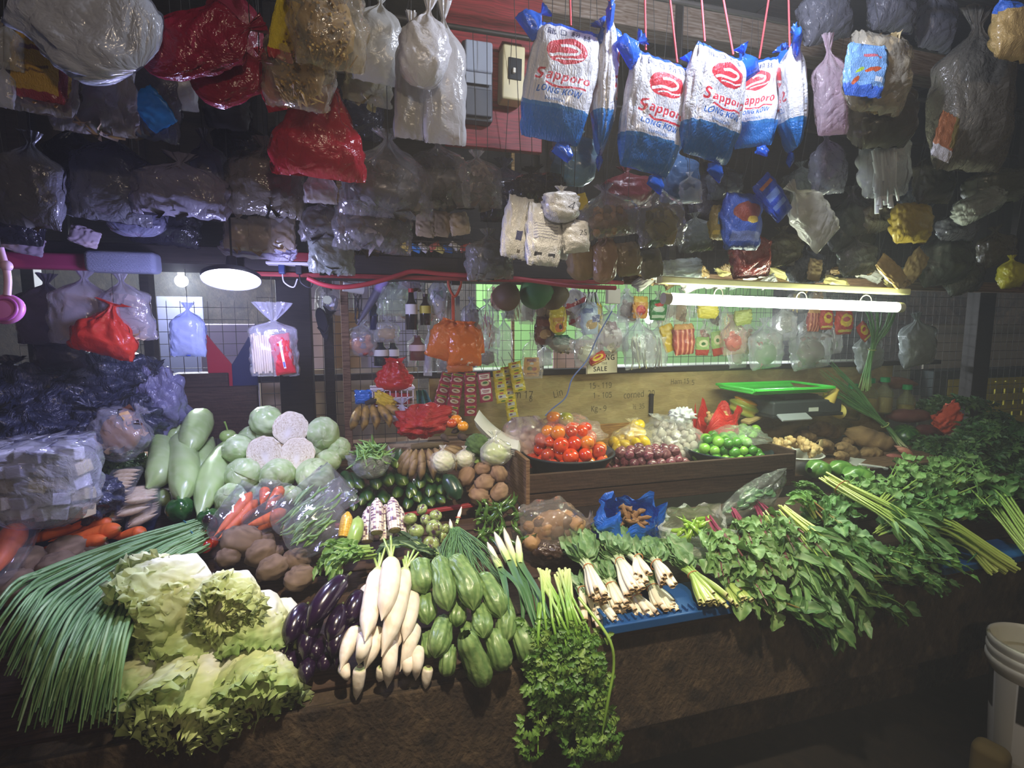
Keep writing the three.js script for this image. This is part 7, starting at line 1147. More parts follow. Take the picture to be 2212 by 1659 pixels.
{ // utensils, slippers and bottles in front of the slim post
  const s = mpp(D(700, 700, 2.4)), slip = (lab, x0, y0, x1, y1, w, c, d) => { const a = D(x0, y0, d), b = D(x1, y1, d), v = b.clone().sub(a); const g = thing('slipper', lab, 'slipper', { pos: a, quat: qDir(v, V(0, -1, 0)) }); const L = v.length(), W = w * mpp(a); part(g, 'sole', gridGeo(20, 10, (u, t) => { const q = u * 6.283, k = 0.8 + 0.25 * Math.cos(q * 1 + 0.4) * 0; const yy = -L / 2 + Math.cos(q) * L / 2, hw = W / 2 * (0.78 + 0.22 * Math.cos(q)); return [Math.sin(q) * hw * Math.min(1, t * 1.2), t > 0.8 ? yy : -L / 2 + (yy + L / 2) * Math.min(1, t * 1.2), t < 0.85 ? 0.006 : -0.006]; }, true), std({ color: c, roughness: 0.8, side: THREE.DoubleSide })); part(g, 'strap', wire([V(-W * 0.4, -L * 0.55, 0.004), V(0, -L * 0.75, 0.022), V(W * 0.4, -L * 0.55, 0.004)], 0.004), plain(c, 0.6)); };
  slip('dark navy slipper hanging beside the thin batten', 688, 664, 706, 738, 28, 0x20222e, 2.44); slip('black slipper hanging behind the round tag', 722, 638, 704, 690, 34, 0x1a1c1e, 2.5);
  const tg = D(707, 648, 2.3), tt = thing('round_tag', 'small pale round tag on a loop of string', 'tag', { pos: tg }); part(tt, 'disc', cyl(9 * s, 9 * s, 0.006, 20).rotateX(1.3), plain(0xd8e0b8, 0.5)); part(tt, 'string', wire([V(0, 8 * s, 0), V(0, hookTop + 0.01 - tg.y, 0)], 0.0012), M.string);
  const pr = D(762, 622, 2.42), rr = mpp(pr); const roll = thing('paper_roll', 'white paper roll lying under the red hose', 'paper roll', { pos: pr, rot: [0, 0.3, 1.45] }); part(roll, 'roll', cyl(11 * rr, 11 * rr, 44 * rr, 22), plain(0xe4e2da, 0.8)); part(roll, 'core_hole', cyl(4 * rr, 4 * rr, 44.6 * rr, 14), plain(0x6a5a4a, 0.8));
  const ua = D(852, 572, 2.32), ub = D(772, 702, 2.36); solid('lilac_umbrella', 'folded lilac and grey umbrella hanging slantwise behind the hose', 'umbrella', sweep([ua, ua.clone().lerp(ub, 0.45), ub], [0.012, 0.02, 0.022, 0.018, 0.012, 0.004], { n: 20, m: 10, col: (v) => v < 0.45 ? C('#a892d0') : C('#5a5868') }), M.veg);
  for (const [x0, y0, x1, y1, lab] of [[768, 640, 776, 700, 'thin black kitchen tongs hanging by the slim post'], [780, 632, 773, 690, 'black handled skimmer hanging beside the tongs']]) { const a = D(x0, y0, 2.46), b = D(x1, y1, 2.46), u = thing('kitchen_tongs', lab, 'utensil', { pos: a }), e = b.sub(a); part(u, 'arm', wire([V(0, 0, 0), e.clone().multiplyScalar(0.5).add(V(0.008, 0, 0)), e], 0.003), M.black); part(u, 'arm', wire([V(0, 0, 0), e.clone().multiplyScalar(0.5).add(V(-0.01, 0, 0)), e.clone().add(V(-0.012, 0, 0))], 0.003), M.black); part(u, 'ring', new THREE.TorusGeometry(0.008, 0.002, 5, 14), M.black, { pos: V(0, 0.008, 0) }); }
  const bottle = (lab, x, y0, y1, w, c, lc, cap, d) => { const a = D(x, y0, d), k = mpp(a), h = (y1 - y0) * k, r = w / 2 * k, b = thing('sauce_bottle', lab, 'bottle', { pos: a }); const bd = part(b, 'bottle_body', lathe([[0, -h], [r, -h], [r, -h * 0.35], [r * 0.5, -h * 0.2], [r * 0.4, 0], [0, 0]], 20), phy({ color: c, roughness: 0.15, clearcoat: 0.6 })); part(bd, 'paper_label', cyl(r * 1.02, r * 1.02, h * 0.26, 20, true), std({ color: lc, roughness: 0.6, side: THREE.DoubleSide }), { pos: V(0, -h * 0.46, 0) }); part(bd, 'cap', cyl(r * 0.46, r * 0.46, h * 0.1, 14), plain(cap, 0.4), { pos: V(0, h * 0.03, 0) }); part(b, 'string', wire([V(0, h * 0.06, 0), V(0, hookTop - a.y, 0)], 0.0014), M.string); };
  bottle('dark soy sauce bottle with red cap and white label', 888, 630, 712, 26, 0x1a1216, 0xdad6d4, 0xc03428, 2.26); bottle('dark sauce bottle with a yellow label', 918, 640, 702, 24, 0x2a1c18, 0xc8bc4a, 0x402a26, 2.28); bottle('narrow dark blue bottle behind the white sachets', 806, 640, 712, 18, 0x22284a, 0x3a4a7a, 0x30344a, 2.42);
  bottle('brown jar with a pale label behind the orange bags', 902, 728, 778, 36, 0x6a4038, 0xd0b8b4, 0x55303a, 2.46); bottle('black jar with white label in the clear bag', 822, 738, 790, 30, 0x20262e, 0xdcdcd8, 0x2c4a44, 2.46); bottle('black jar with white label under the basket of orange sacks', 848, 736, 792, 26, 0x23272f, 0xd4d6d4, 0x2a5048, 2.48);
  const o = D(982, 606, 2.2), os = mpp(o), f = thing('orange_spatula', 'orange-handled spatula hanging above the orange bags', 'spatula', { pos: o }); part(f, 'handle', wire([V(-14 * os, 6 * os, 0), V(-12 * os, -14 * os, 0), V(0, -34 * os, 0), V(12 * os, -14 * os, 0), V(15 * os, 6 * os, 0)], 0.006, 7), plain(0xd8552a, 0.45)); part(f, 'blade', box(9 * os, 66 * os, 0.003, 6 * os, -66 * os, 0), M.metal); part(f, 'grip', box(7 * os, 66 * os, 0.008, -4 * os, -66 * os, 0, 0.002), plain(0xc84a26, 0.5));
  const bq = D(984, 604, 2.12), bk = mpp(bq); solid('black_clip', 'black and white plastic clip hung at the shelf edge', 'clip', box(20 * bk, 24 * bk, 0.01, 0, 0, 0, 0.003), print('#1c1c20', (x) => { for (let i = 0; i < 4; i++) rc(x, '#e8e8e8', 30 + (i % 2) * 34, 20 + i * 38, 30, 22); }), { pos: bq });
}
const H7 = [
  ['cup_bag', 'clear bag with two white plastic cups and green straws', 'bag', 850, 612, 848, 682, 62, 2.34, { top: hookTop, mat: film(0xeaf4e6, 0.8, 0.1), bag: { neck: 0.15 } }],
  ['spice_bag', 'brown spice bag hanging above the soy sauce bottle', 'bag', 892, 590, 888, 628, 56, 2.3, { top: hookTop, fill: ['ball', { n: 26, size: 0.012, cols: ['#7a4a30', '#5a3626'] }] }],
  ['foil_bag', 'shiny clear bag of white and green wrappers beside the bottles', 'bag', 948, 598, 944, 690, 40, 2.3, { top: hookTop, fill: ['flake', { n: 24, size: 0.016, cols: ['#e0e4e0', '#5a9a60', '#c8c8d0'] }] }],
  ['foil_bag', 'slim clear bag of wrappers next to the orange spatula', 'bag', 966, 608, 962, 700, 30, 2.34, { top: hookTop, fill: ['flake', { n: 14, size: 0.014, cols: ['#d8d8dc', '#4a6a5a'] }] }],
  ['orange_bag', 'orange printed bag of flour hanging at the side', 'bag', 974, 696, 950, 776, 66, 2.2, { type: 'sack', top: hookTop, mat: film(0xf08a3c, 0.35, 0.25), bag: { bottom: 'flat' }, fill: ['ball', { n: 30, size: 0.016, cols: ['#f0dcc0', '#e8c8a0'] }] }],
  ['orange_bag', 'orange printed bag of flour in front of the others', 'bag', 1006, 700, 1004, 790, 70, 2.16, { type: 'sack', top: hookTop, mat: film(0xf0822c, 0.3, 0.25), bag: { bottom: 'flat' }, fill: ['ball', { n: 30, size: 0.016, cols: ['#f0dcc0', '#f0b080'] }] }],
  ['orange_bag', 'orange printed bag of flour half hidden behind', 'bag', 1014, 694, 1026, 766, 44, 2.24, { type: 'sack', top: hookTop, mat: film(0xe87a28, 0.3, 0.25), bag: { bottom: 'flat' } }],
  ['orange_bag', 'lowest orange printed bag under the other flour bags', 'bag', 992, 770, 994, 804, 54, 2.24, { type: 'sack', top: false, mat: film(0xee9a58, 0.3, 0.25), bag: { bottom: 'flat' } }],
  ['pepper_bag', 'knotted clear bag of black pepper beside the orange spatula', 'bag', 1018, 650, 1020, 712, 44, 2.2, { top: hookTop, fill: ['ball', { n: 40, size: 0.009, cols: ['#241c1c', '#3a2c2a'] }], bag: { neck: 0.4 } }],
  ['sachet_bunch_bag', 'clear bag of red and white sachets beyond the pepper bag', 'bag', 1052, 655, 1056, 722, 46, 2.4, { top: hookTop, fill: ['stick', { n: 16, size: 0.016, cols: ['#d8d0c8', '#b03a34', '#e8e0d8'] }] }],
  ['sachet_bunch_bag', 'long clear bag of red and white sachets near the bamboo pole', 'bag', 1064, 700, 1062, 750, 34, 2.46, { top: hookTop, fill: ['stick', { n: 12, size: 0.014, cols: ['#c8c0b8', '#903030'] }] }],
  ['clear_bag', 'empty clear bag with a dark clip by the bamboo pole', 'plastic bag', 1088, 690, 1092, 790, 34, 2.5, { top: hookTop }],
  ['seed_bag', 'dark bag of seeds under the clear bags by the bamboo pole', 'bag', 1050, 745, 1052, 792, 50, 2.5, { top: hookTop, fill: ['ball', { n: 30, size: 0.01, cols: ['#4a4038', '#6a6048'] }] }],
  ['seed_bag', 'small clear bag of grey-green seeds right of the red bag', 'bag', 962, 760, 962, 806, 36, 2.5, { top: hookTop, fill: ['ball', { n: 20, size: 0.01, cols: ['#5a6048', '#8a8a78'] }] }],
  ['foil_tube_bag', 'narrow shiny clear tube bag above the plywood rail', 'bag', 926, 715, 924, 812, 18, 2.44, { top: hookTop, fill: ['ball', { n: 14, size: 0.008, cols: ['#c8c4d0'] }] }],
  ['orange_sack_bag', 'clear bag with orange mesh sacks by the slim post', 'bag', 782, 700, 780, 770, 68, 2.46, { top: hookTop, fill: ['ball', { n: 24, size: 0.016, cols: ['#d87a3a', '#a84a3a', '#8a7a8a'] }] }],
  ['pouch_bag', 'clear pouch of yellow powder above the black jars', 'bag', 836, 690, 834, 740, 52, 2.42, { top: hookTop, fill: ['flake', { n: 20, size: 0.012, cols: ['#c8a040', '#8a8878'] }] }],
  ['brown_pouch', 'dark red brown sauce pouch in a clear bag', 'pouch', 1178, 684, 1176, 745, 46, 2.48, { type: 'pack', mat: PR.brownPack, t: 0.2 }],
  ['mango_pouch', 'bright yellow pouch with orange fruit print', 'pouch', 1204, 664, 1208, 724, 38, 2.44, { type: 'pack', mat: PR.mangoPouch, t: 0.25, bag: { bottom: 'round' } }],
  ['white_pouch', 'white pouch with a red diagonal stripe', 'pouch', 1252, 628, 1234, 674, 42, 2.46, { type: 'pack', mat: PR.whiteRed, t: 0.2 }],
  ['white_pouch', 'white pouch with a red stripe behind the pale blue pack', 'pouch', 1256, 660, 1242, 706, 36, 2.5, { type: 'pack', mat: PR.whiteRed, t: 0.2 }],
  ['pale_blue_pack', 'pale blue and yellow snack pack in a clear bag', 'snack pack', 1276, 654, 1280, 722, 50, 2.42, { type: 'pack', mat: PR.bluePack, t: 0.25 }],
  ['clear_bag', 'clear bag knotted above the pale blue snack pack', 'plastic bag', 1272, 648, 1276, 744, 62, 2.4, { top: hookTop, mat: thinFilm }],
  ['chip_bag', 'clear bag of brown chips below the mango pouch', 'bag', 1210, 722, 1208, 762, 66, 2.46, { fill: ['flake', { n: 30, size: 0.014, cols: ['#8a7048', '#5a4a34', '#b8a070'] }], top: hookTop }],
  ['green_packet', 'dark green packet under the mango pouch', 'packet', 1212, 724, 1212, 746, 36, 2.44, { type: 'pack', mat: plain(0x1c5a48, 0.3), t: 0.3 }],
  ['chip_bag', 'clear bag of pale chips under the pale blue pack', 'bag', 1262, 722, 1268, 790, 52, 2.44, { fill: ['flake', { n: 26, size: 0.014, cols: ['#d8d0a0', '#a88a4a', '#e8e4d0'] }], top: hookTop }],
  ['red_chip_pack', 'red and yellow snack pack lying against the sale sign', 'snack pack', 1286, 764, 1294, 784, 40, 2.42, { type: 'pack', mat: PR.redYellow, t: 0.3 }],
  ['onion_powder_bag', 'large clear bag of pink-labelled packets by the blue cord', 'bag', 1318, 672, 1322, 762, 76, 2.44, { top: hookTop, fill: ['flake', { n: 34, size: 0.018, cols: ['#c8b0b0', '#d8c8a0', '#a87a80', '#8a7a50'] }], bag: { neck: 0.25 } }],
  ['orange_sachet', 'orange sachet with a dark red heading in a clear bag', 'sachet', 1148, 772, 1148, 814, 36, 2.5, { type: 'pack', mat: PR.orangePack, t: 0.15 }],
  ['clear_bag', 'tall clear bag around the orange sachet', 'plastic bag', 1150, 730, 1150, 818, 44, 2.48, { top: hookTop, mat: thinFilm }],
  ['small_white_bag', 'small white bag with a handwritten mark above the plywood', 'bag', 1176, 748, 1178, 790, 30, 2.54, { top: hookTop, mat: milkFilm }],
  ['dried_fish_bag', 'knotted clear bag of dark striped dried fish', 'bag', 1378, 690, 1382, 796, 70, 2.4, { top: hookTop, bag: { neck: 0.4 }, fill: ['stick', { n: 26, size: 0.024, cols: ['#4a4a38', '#8a8a58', '#2c2c26', '#a8a070'], top: 0.45 }] }],
  ['dried_fish_bag', 'smaller clear bag of dark striped dried fish', 'bag', 1424, 702, 1420, 792, 44, 2.46, { top: hookTop, fill: ['stick', { n: 16, size: 0.02, cols: ['#4a4438', '#8a8468'], top: 0.4 }] }],
  ['yellow_sachet', 'diamond-hung yellow sachet beside the dried fish', 'sachet', 1436, 702, 1452, 758, 34, 2.44, { type: 'pack', mat: plain(0xc8a83a, 0.3), t: 0.2 }],
  ['stick_candy_pack', 'pack of reddish brown stick candy under the tube', 'snack pack', 1476, 700, 1478, 766, 52, 2.42, { type: 'pack', mat: PR.redStick, t: 0.3 }],
  ['green_red_pack', 'green and red snack pack next to the stick candy', 'snack pack', 1518, 728, 1516, 768, 34, 2.44, { type: 'pack', mat: PR.greenRed, t: 0.3 }],
  ['green_red_pack', 'narrow red and white snack pack beside the red bag', 'snack pack', 1546, 716, 1552, 768, 28, 2.46, { type: 'pack', mat: PR.greenRed, t: 0.3 }],
  ['red_candy_bag', 'knotted clear bag of red candy under the tube', 'bag', 1582, 690, 1586, 766, 56, 2.42, { top: hookTop, bag: { neck: 0.4 }, fill: ['flake', { n: 34, size: 0.014, cols: ['#d8442c', '#b83024'], top: 0.4 }], mat: film(0xfff0ec, 0.86, 0.08) }],
  ['seaweed_bag', 'clear bag of green and red packets below the small bulb', 'bag', 1652, 700, 1656, 796, 74, 2.4, { top: hookTop, fill: ['flake', { n: 30, size: 0.018, cols: ['#5a8a50', '#a83a34', '#8a9a88'], top: 0.4 }] }],
  ['dark_candy_bag', 'wide clear bag of dark red packets at the mesh end', 'bag', 1750, 708, 1752, 796, 92, 2.4, { top: hookTop, fill: ['flake', { n: 40, size: 0.018, cols: ['#4a2626', '#6a3a36', '#3a4038', '#7a2a28'], top: 0.25 }] }],
  ['curry_pack', 'orange pack with a red bowl print above the dried fish', 'snack pack', 1384, 640, 1382, 688, 36, 2.4, { type: 'pack', mat: PR.orangeRed, t: 0.25 }],
  ['green_soup_pack', 'green soup pack next to the orange pack', 'snack pack', 1422, 648, 1420, 692, 40, 2.42, { type: 'pack', mat: PR.greenPack, t: 0.25 }],
  ['spice_sack', 'clear bag of mixed spices behind the orange pack', 'bag', 1354, 632, 1352, 690, 40, 2.46, { top: hookTop, fill: ['ball', { n: 24, size: 0.011, cols: ['#8a6a4a', '#c8b090', '#6a3a30'] }] }],
  ['noodle_cup_pack', 'red and yellow instant noodle pack at the tube end', 'snack pack', 1824, 672, 1822, 722, 46, 2.3, { type: 'pack', mat: PR.redYellow, t: 0.3 }],
  ['noodle_cup_pack', 'red instant noodle pack under the tube beside the yellow one', 'snack pack', 1786, 670, 1784, 712, 34, 2.34, { type: 'pack', mat: PR.redYellow, t: 0.3 }],
  ['noodle_cup_pack', 'red-topped snack pack left of the instant noodles', 'snack pack', 1760, 668, 1756, 716, 34, 2.36, { type: 'pack', mat: PR.redStick, t: 0.3 }],
  ['noodle_cup_pack', 'slanting red and yellow pack beside the hanging spring onions', 'snack pack', 1856, 700, 1876, 732, 26, 2.32, { type: 'pack', mat: PR.redYellow, t: 0.3 }],
  ['yellow_chip_pack', 'yellow chip pack just below the tube', 'snack pack', 1530, 655, 1528, 688, 50, 2.3, { type: 'pack', mat: plain(0xd8c848, 0.3), t: 0.3 }],
  ['yellow_chip_pack', 'yellow-green chip pack in front of the small bulb', 'snack pack', 1604, 670, 1606, 702, 44, 2.34, { type: 'pack', mat: plain(0xa8b060, 0.3), t: 0.3 }],
  ['clear_bag', 'clear empty bag hanging under the middle of the tube', 'plastic bag', 1690, 668, 1694, 736, 60, 2.42, { top: hookTop, mat: thinFilm }],
  ['cloudy_bag', 'cloudy grey bag at the dark end of the mesh', 'bag', 1872, 722, 1880, 800, 62, 2.44, { top: hookTop, mat: film(0xc0c8c4, 0.5, 0.25), fill: ['flake', { n: 20, size: 0.02, cols: ['#6a7470', '#8a8a84'] }] }],
  ['cloudy_bag', 'cloudy grey bag beyond the hanging spring onions', 'bag', 1980, 690, 1984, 790, 80, 2.4, { top: hookTop, mat: film(0xb0b8b4, 0.45, 0.25), fill: ['flake', { n: 24, size: 0.02, cols: ['#5a625e', '#80807a'] }] }],
  ['blue_snack_bag', 'blue and white snack bag on a string beside the red cloth', 'bag', 405, 668, 408, 770, 66, 2.2, { top: 1.8, mat: film(0xccd8ff, 0.4, 0.2), fill: ['flake', { n: 30, size: 0.02, cols: ['#dfe4f4', '#3a5ac8', '#c86a3a', '#b8c0e0'] }] }],
  ['cracker_bag', 'tall clear bag of pale crackers above the black bags', 'bag', 182, 600, 178, 745, 116, 2.12, { top: 1.8, fill: ['flake', { n: 60, size: 0.026, cols: ['#b8a084', '#9a8468', '#c8b494'] }], mat: film(0xd8d4e4, 0.7, 0.14) }],
  ['cracker_bag', 'tall clear bag of pale crackers beside the black post', 'bag', 262, 606, 286, 738, 92, 2.08, { top: 1.8, fill: ['flake', { n: 60, size: 0.024, cols: ['#b8a488', '#a08a6c', '#ccb898'] }], mat: film(0xdcd8e4, 0.75, 0.12) }],
  ['red_bottom_bag', 'red-bottomed bag wedged between the cracker bags', 'bag', 246, 660, 218, 766, 118, 2.04, { type: 'sack', top: 1.8, mat: film(0xe0402c, 0.4, 0.3), bag: { bottom: 'flat', neck: 0.7, knotW: 0.1 } }],
  ['dark_bag', 'dark purple bag hanging behind the cracker bags', 'plastic bag', 100, 610, 104, 745, 100, 2.22, { top: 1.8, mat: film(0x6a607a, 0.35, 0.3) }],
  ['dark_bag', 'dark bag hanging over the black plastic heap', 'plastic bag', 128, 720, 136, 800, 90, 2.3, { top: 1.8, mat: film(0x4a4458, 0.3, 0.3) }],
];
for (const [n, l, c, x0, y0, x1, y1, w, d, o] of H7) hang(n, l, c, x0, y0, x1, y1, w, d, o);
{ // small goods crowding the mesh between the named ones
  const R = rng(91), pals = [['#e4e2dc', '#b8b4ac'], ['#c8a070', '#8a6238'], ['#d8d8d0', '#5a8a54'], ['#b04a3c', '#e0c8b8'], ['#4a4640', '#7a7468'], ['#d8c060', '#a8904a']];
  const words = ['white', 'brown', 'green-white', 'red', 'dark', 'yellow'], kinds = ['flake', 'ball', 'stick'], kw = ['flakes', 'beads', 'sticks'], S = [];
  for (let i = 0; i < 46; i++) { const x = 690 + i * 25 + R() * 14, y = 605 + R() * 120, h = 40 + R() * 40; if (!(x > 955 && x < 1035 && y > 650)) S.push([x, y, h, i, R(), R(), R()]); }
  const SL = ranked(S, S.map(([, , , i]) => `small mesh-hung bag of ${words[i % 6]} ${kw[i % 3]}`), 'slim post', 3);
  S.forEach(([x, y, h, i, a, b, c], k) => hang('small_bag', SL[k], 'bag', x, y, x + (a - 0.5) * 8, Math.min(y + h, 795), 30 + b * 16, 2.5 + c * 0.06, { top: 2.1, group: 'small dry-goods bags on the wire mesh', fill: [kinds[i % 3], { n: 16, size: 0.013, cols: pals[i % 6], top: 0.25 }], mat: film(0xf4f4f2, 0.8, 0.08, 0.008), bag: { nu: 20, nv: 16 } }));
}
// --- sachet strips
function strip(label, x, y, n, w, h, slope, mat, d, name) {
  const p = D(x, y, d), s = mpp(p), g = thing(name, label, 'sachets', { pos: p, rot: [-0.08, 0, slope] }), sg = bagGeo(w * s, h * s, w * 0.2 * s, { planar: true, neck: 0, tail: 0, crumple: 0.003, nu: 20, nv: 12 });
  for (let i = 0; i < n; i++) part(g, 'sachet', sg, Array.isArray(mat) ? mat[i % mat.length] : mat, { pos: V(0, -i * h * s * 0.98, 0.004 * (i % 2)), rot: [0.08 * (i % 2 ? 1 : -1), 0.1 * Math.sin(i * 3), 0] });
  part(g, 'hang_wire', wire([V(0, 0, 0), V(0, 0.05, -0.06)], 0.0015), M.string);
}
strip('strip of red seasoning sachets at the end by the teal rag', 968, 806, 4, 26, 24, -0.3, PR.redSeason, 2.48, 'red_sachet_strip');
strip('strip of red seasoning sachets second from the teal rag', 990, 806, 4, 27, 24, -0.18, PR.redSeason, 2.46, 'red_sachet_strip');
strip('middle strip of red seasoning sachets with green headings', 1016, 804, 4, 26, 24, -0.02, PR.redSeason, 2.45, 'red_sachet_strip');
strip('short strip of red soup sachets beside the yellow strips', 1044, 806, 2, 28, 32, 0.1, PR.redSoup, 2.44, 'red_sachet_strip');
strip('yellow sachet strip beside the red soup sachets', 1076, 800, 3, 26, 24, 0.12, PR.yellowSachet, 2.44, 'yellow_sachet_strip');
strip('long yellow sachet strip reaching down to the paper stack', 1092, 792, 5, 25, 24, 0.12, PR.yellowSachet, 2.46, 'yellow_sachet_strip');
strip('upper yellow sachet strip beside the bamboo pole', 1110, 782, 3, 28, 22, 0.18, PR.yellowSachet, 2.44, 'yellow_sachet_strip');
// --- pots under the shelf
{
  const pot = (name, lab, x, y, r, c, ax, d) => { const p = D(x, y, d), k = r * mpp(p); const g = thing(name, lab, 'pot', { pos: p, quat: qDir(ax) }); part(g, 'pot_body', lathe([[0, -0.95 * k], [0.55 * k, -0.92 * k], [0.85 * k, -0.6 * k], [k, 0], [0.95 * k, 0.4 * k], [0.9 * k, 0.4 * k], [0.94 * k, 0], [0.8 * k, -0.5 * k], [0, -0.85 * k]], 30), plain(c, 0.6)); part(g, 'pot_rim', new THREE.TorusGeometry(0.93 * k, 0.05 * k, 8, 30).rotateX(Math.PI / 2).translate(0, 0.4 * k, 0), plain(c, 0.55)); };
  pot('brown_pot', 'brown clay pot hung base outward under the red edge', 1094, 640, 30, 0x6a5038, V(-0.15, 0.75, -0.65), 2.16); pot('green_bowl', 'dark green plastic bowl hung beside the clay pot', 1158, 630, 36, 0x1f6a2a, V(0.5, 0.8, -0.2), 2.18); pot('brown_bowl', 'olive brown bowl hung behind the green bowl', 1196, 636, 32, 0x5a4a2c, V(0.6, 0.75, -0.3), 2.24);
  const sg = D(1300, 783, 2.5), ss = mpp(sg), tex = canvasTex(256, 176, (x) => { x.fillStyle = '#d8cfae'; x.fillRect(0, 0, 256, 176); x.strokeStyle = '#6a5a3a'; x.lineWidth = 4; x.strokeRect(2, 2, 252, 172); x.fillStyle = '#3a3226'; x.font = 'bold 58px sans-serif'; x.fillText('NG', 148, 70); x.font = '26px sans-serif'; x.fillText('TIVE', 120, 104); x.font = 'bold 52px sans-serif'; x.fillText('SALE', 52, 156); });
  const sign = thing('sale_sign', 'old cream sign reading SALE below the snack bags', 'sign', { pos: sg, rot: [0, 0, 0.02] }); part(sign, 'board', box(72 * ss, 48 * ss, 0.01), plain(0xc8bc94, 0.8)); const pg = new THREE.PlaneGeometry(72 * ss, 48 * ss); part(sign, 'print', pg, std({ map: tex, roughness: 0.8 }), { pos: V(0, 0, 0.0056) });
  // pens in a ring, washers
  const pn = D(1280, 640, 2.42), pk = mpp(pn), pg2 = thing('pen_bunch', 'ring of white and black pens hung above the snack packs', 'pens', { pos: pn }); for (let i = 0; i < 6; i++) part(pg2, 'pen', cyl(2 * pk, 2 * pk, 30 * pk, 8), plain(i % 2 ? 0xe4e4dc : 0x3a3c3a, 0.4), { pos: V((i - 2.5) * 5 * pk, -6 * pk, 0), rot: [0, 0, 0.12 * (i - 2.5)] }); part(pg2, 'ring', new THREE.TorusGeometry(10 * pk, 1.4 * pk, 6, 18), M.wireDark, { pos: V(0, 14 * pk, 0) });
}
// --- pink hanging fan scale at the frame edge
{
  const p = D(14, 668, 1.55), s = mpp(p), g = thing('hanging_scale', 'pink round hanging scale with a jointed rod at the edge', 'scale', { pos: p }), pk = plain(0xd07ac0, 0.4), pl = plain(0xd8b0cc, 0.4);
  part(g, 'dial', lathe([[0, -12 * s], [28 * s, -12 * s], [33 * s, -4 * s], [33 * s, 4 * s], [28 * s, 12 * s], [0, 12 * s]], 32).rotateX(1.25), pk); part(g, 'dial_ring', new THREE.TorusGeometry(24 * s, 4 * s, 8, 28).rotateX(-0.3), plain(0xb85ab0, 0.4), { pos: V(0, 0, 12 * s) });
  part(g, 'rod', wire([V(4 * s, 30 * s, 0), V(8 * s, 70 * s, 0), V(0, 130 * s, 0)], 7 * s, 8), pl); part(g, 'joint', blob(11 * s, 12 * s, 11 * s), pl, { pos: V(8 * s, 92 * s, 0) }); part(g, 'string', wire([V(0, 130 * s, 0), V(0, 2.72 - p.y, 0)], 0.002), M.string);
}
// --- things on the side shelf
{
  const a = D(115, 566, 2.02), s = mpp(a); const cl = solid('magenta_cloth', 'folded magenta cloth on the edge of the side shelf', 'cloth', new RoundedBoxGeometry(172 * s, 34 * s, 0.06, 3, 0.012), plain(0x9a2a5a, 0.8), { pos: a.add(V(0, 0, 0.02)) });
  const b = D(268, 567, 1.98); solid('grey_parcel', 'grey plastic-wrapped parcel hanging off the side shelf', 'parcel', new RoundedBoxGeometry(134 * s, 46 * s, 0.07, 3, 0.016), film(0x9aa0c0, 0.2, 0.25), { pos: b });
}
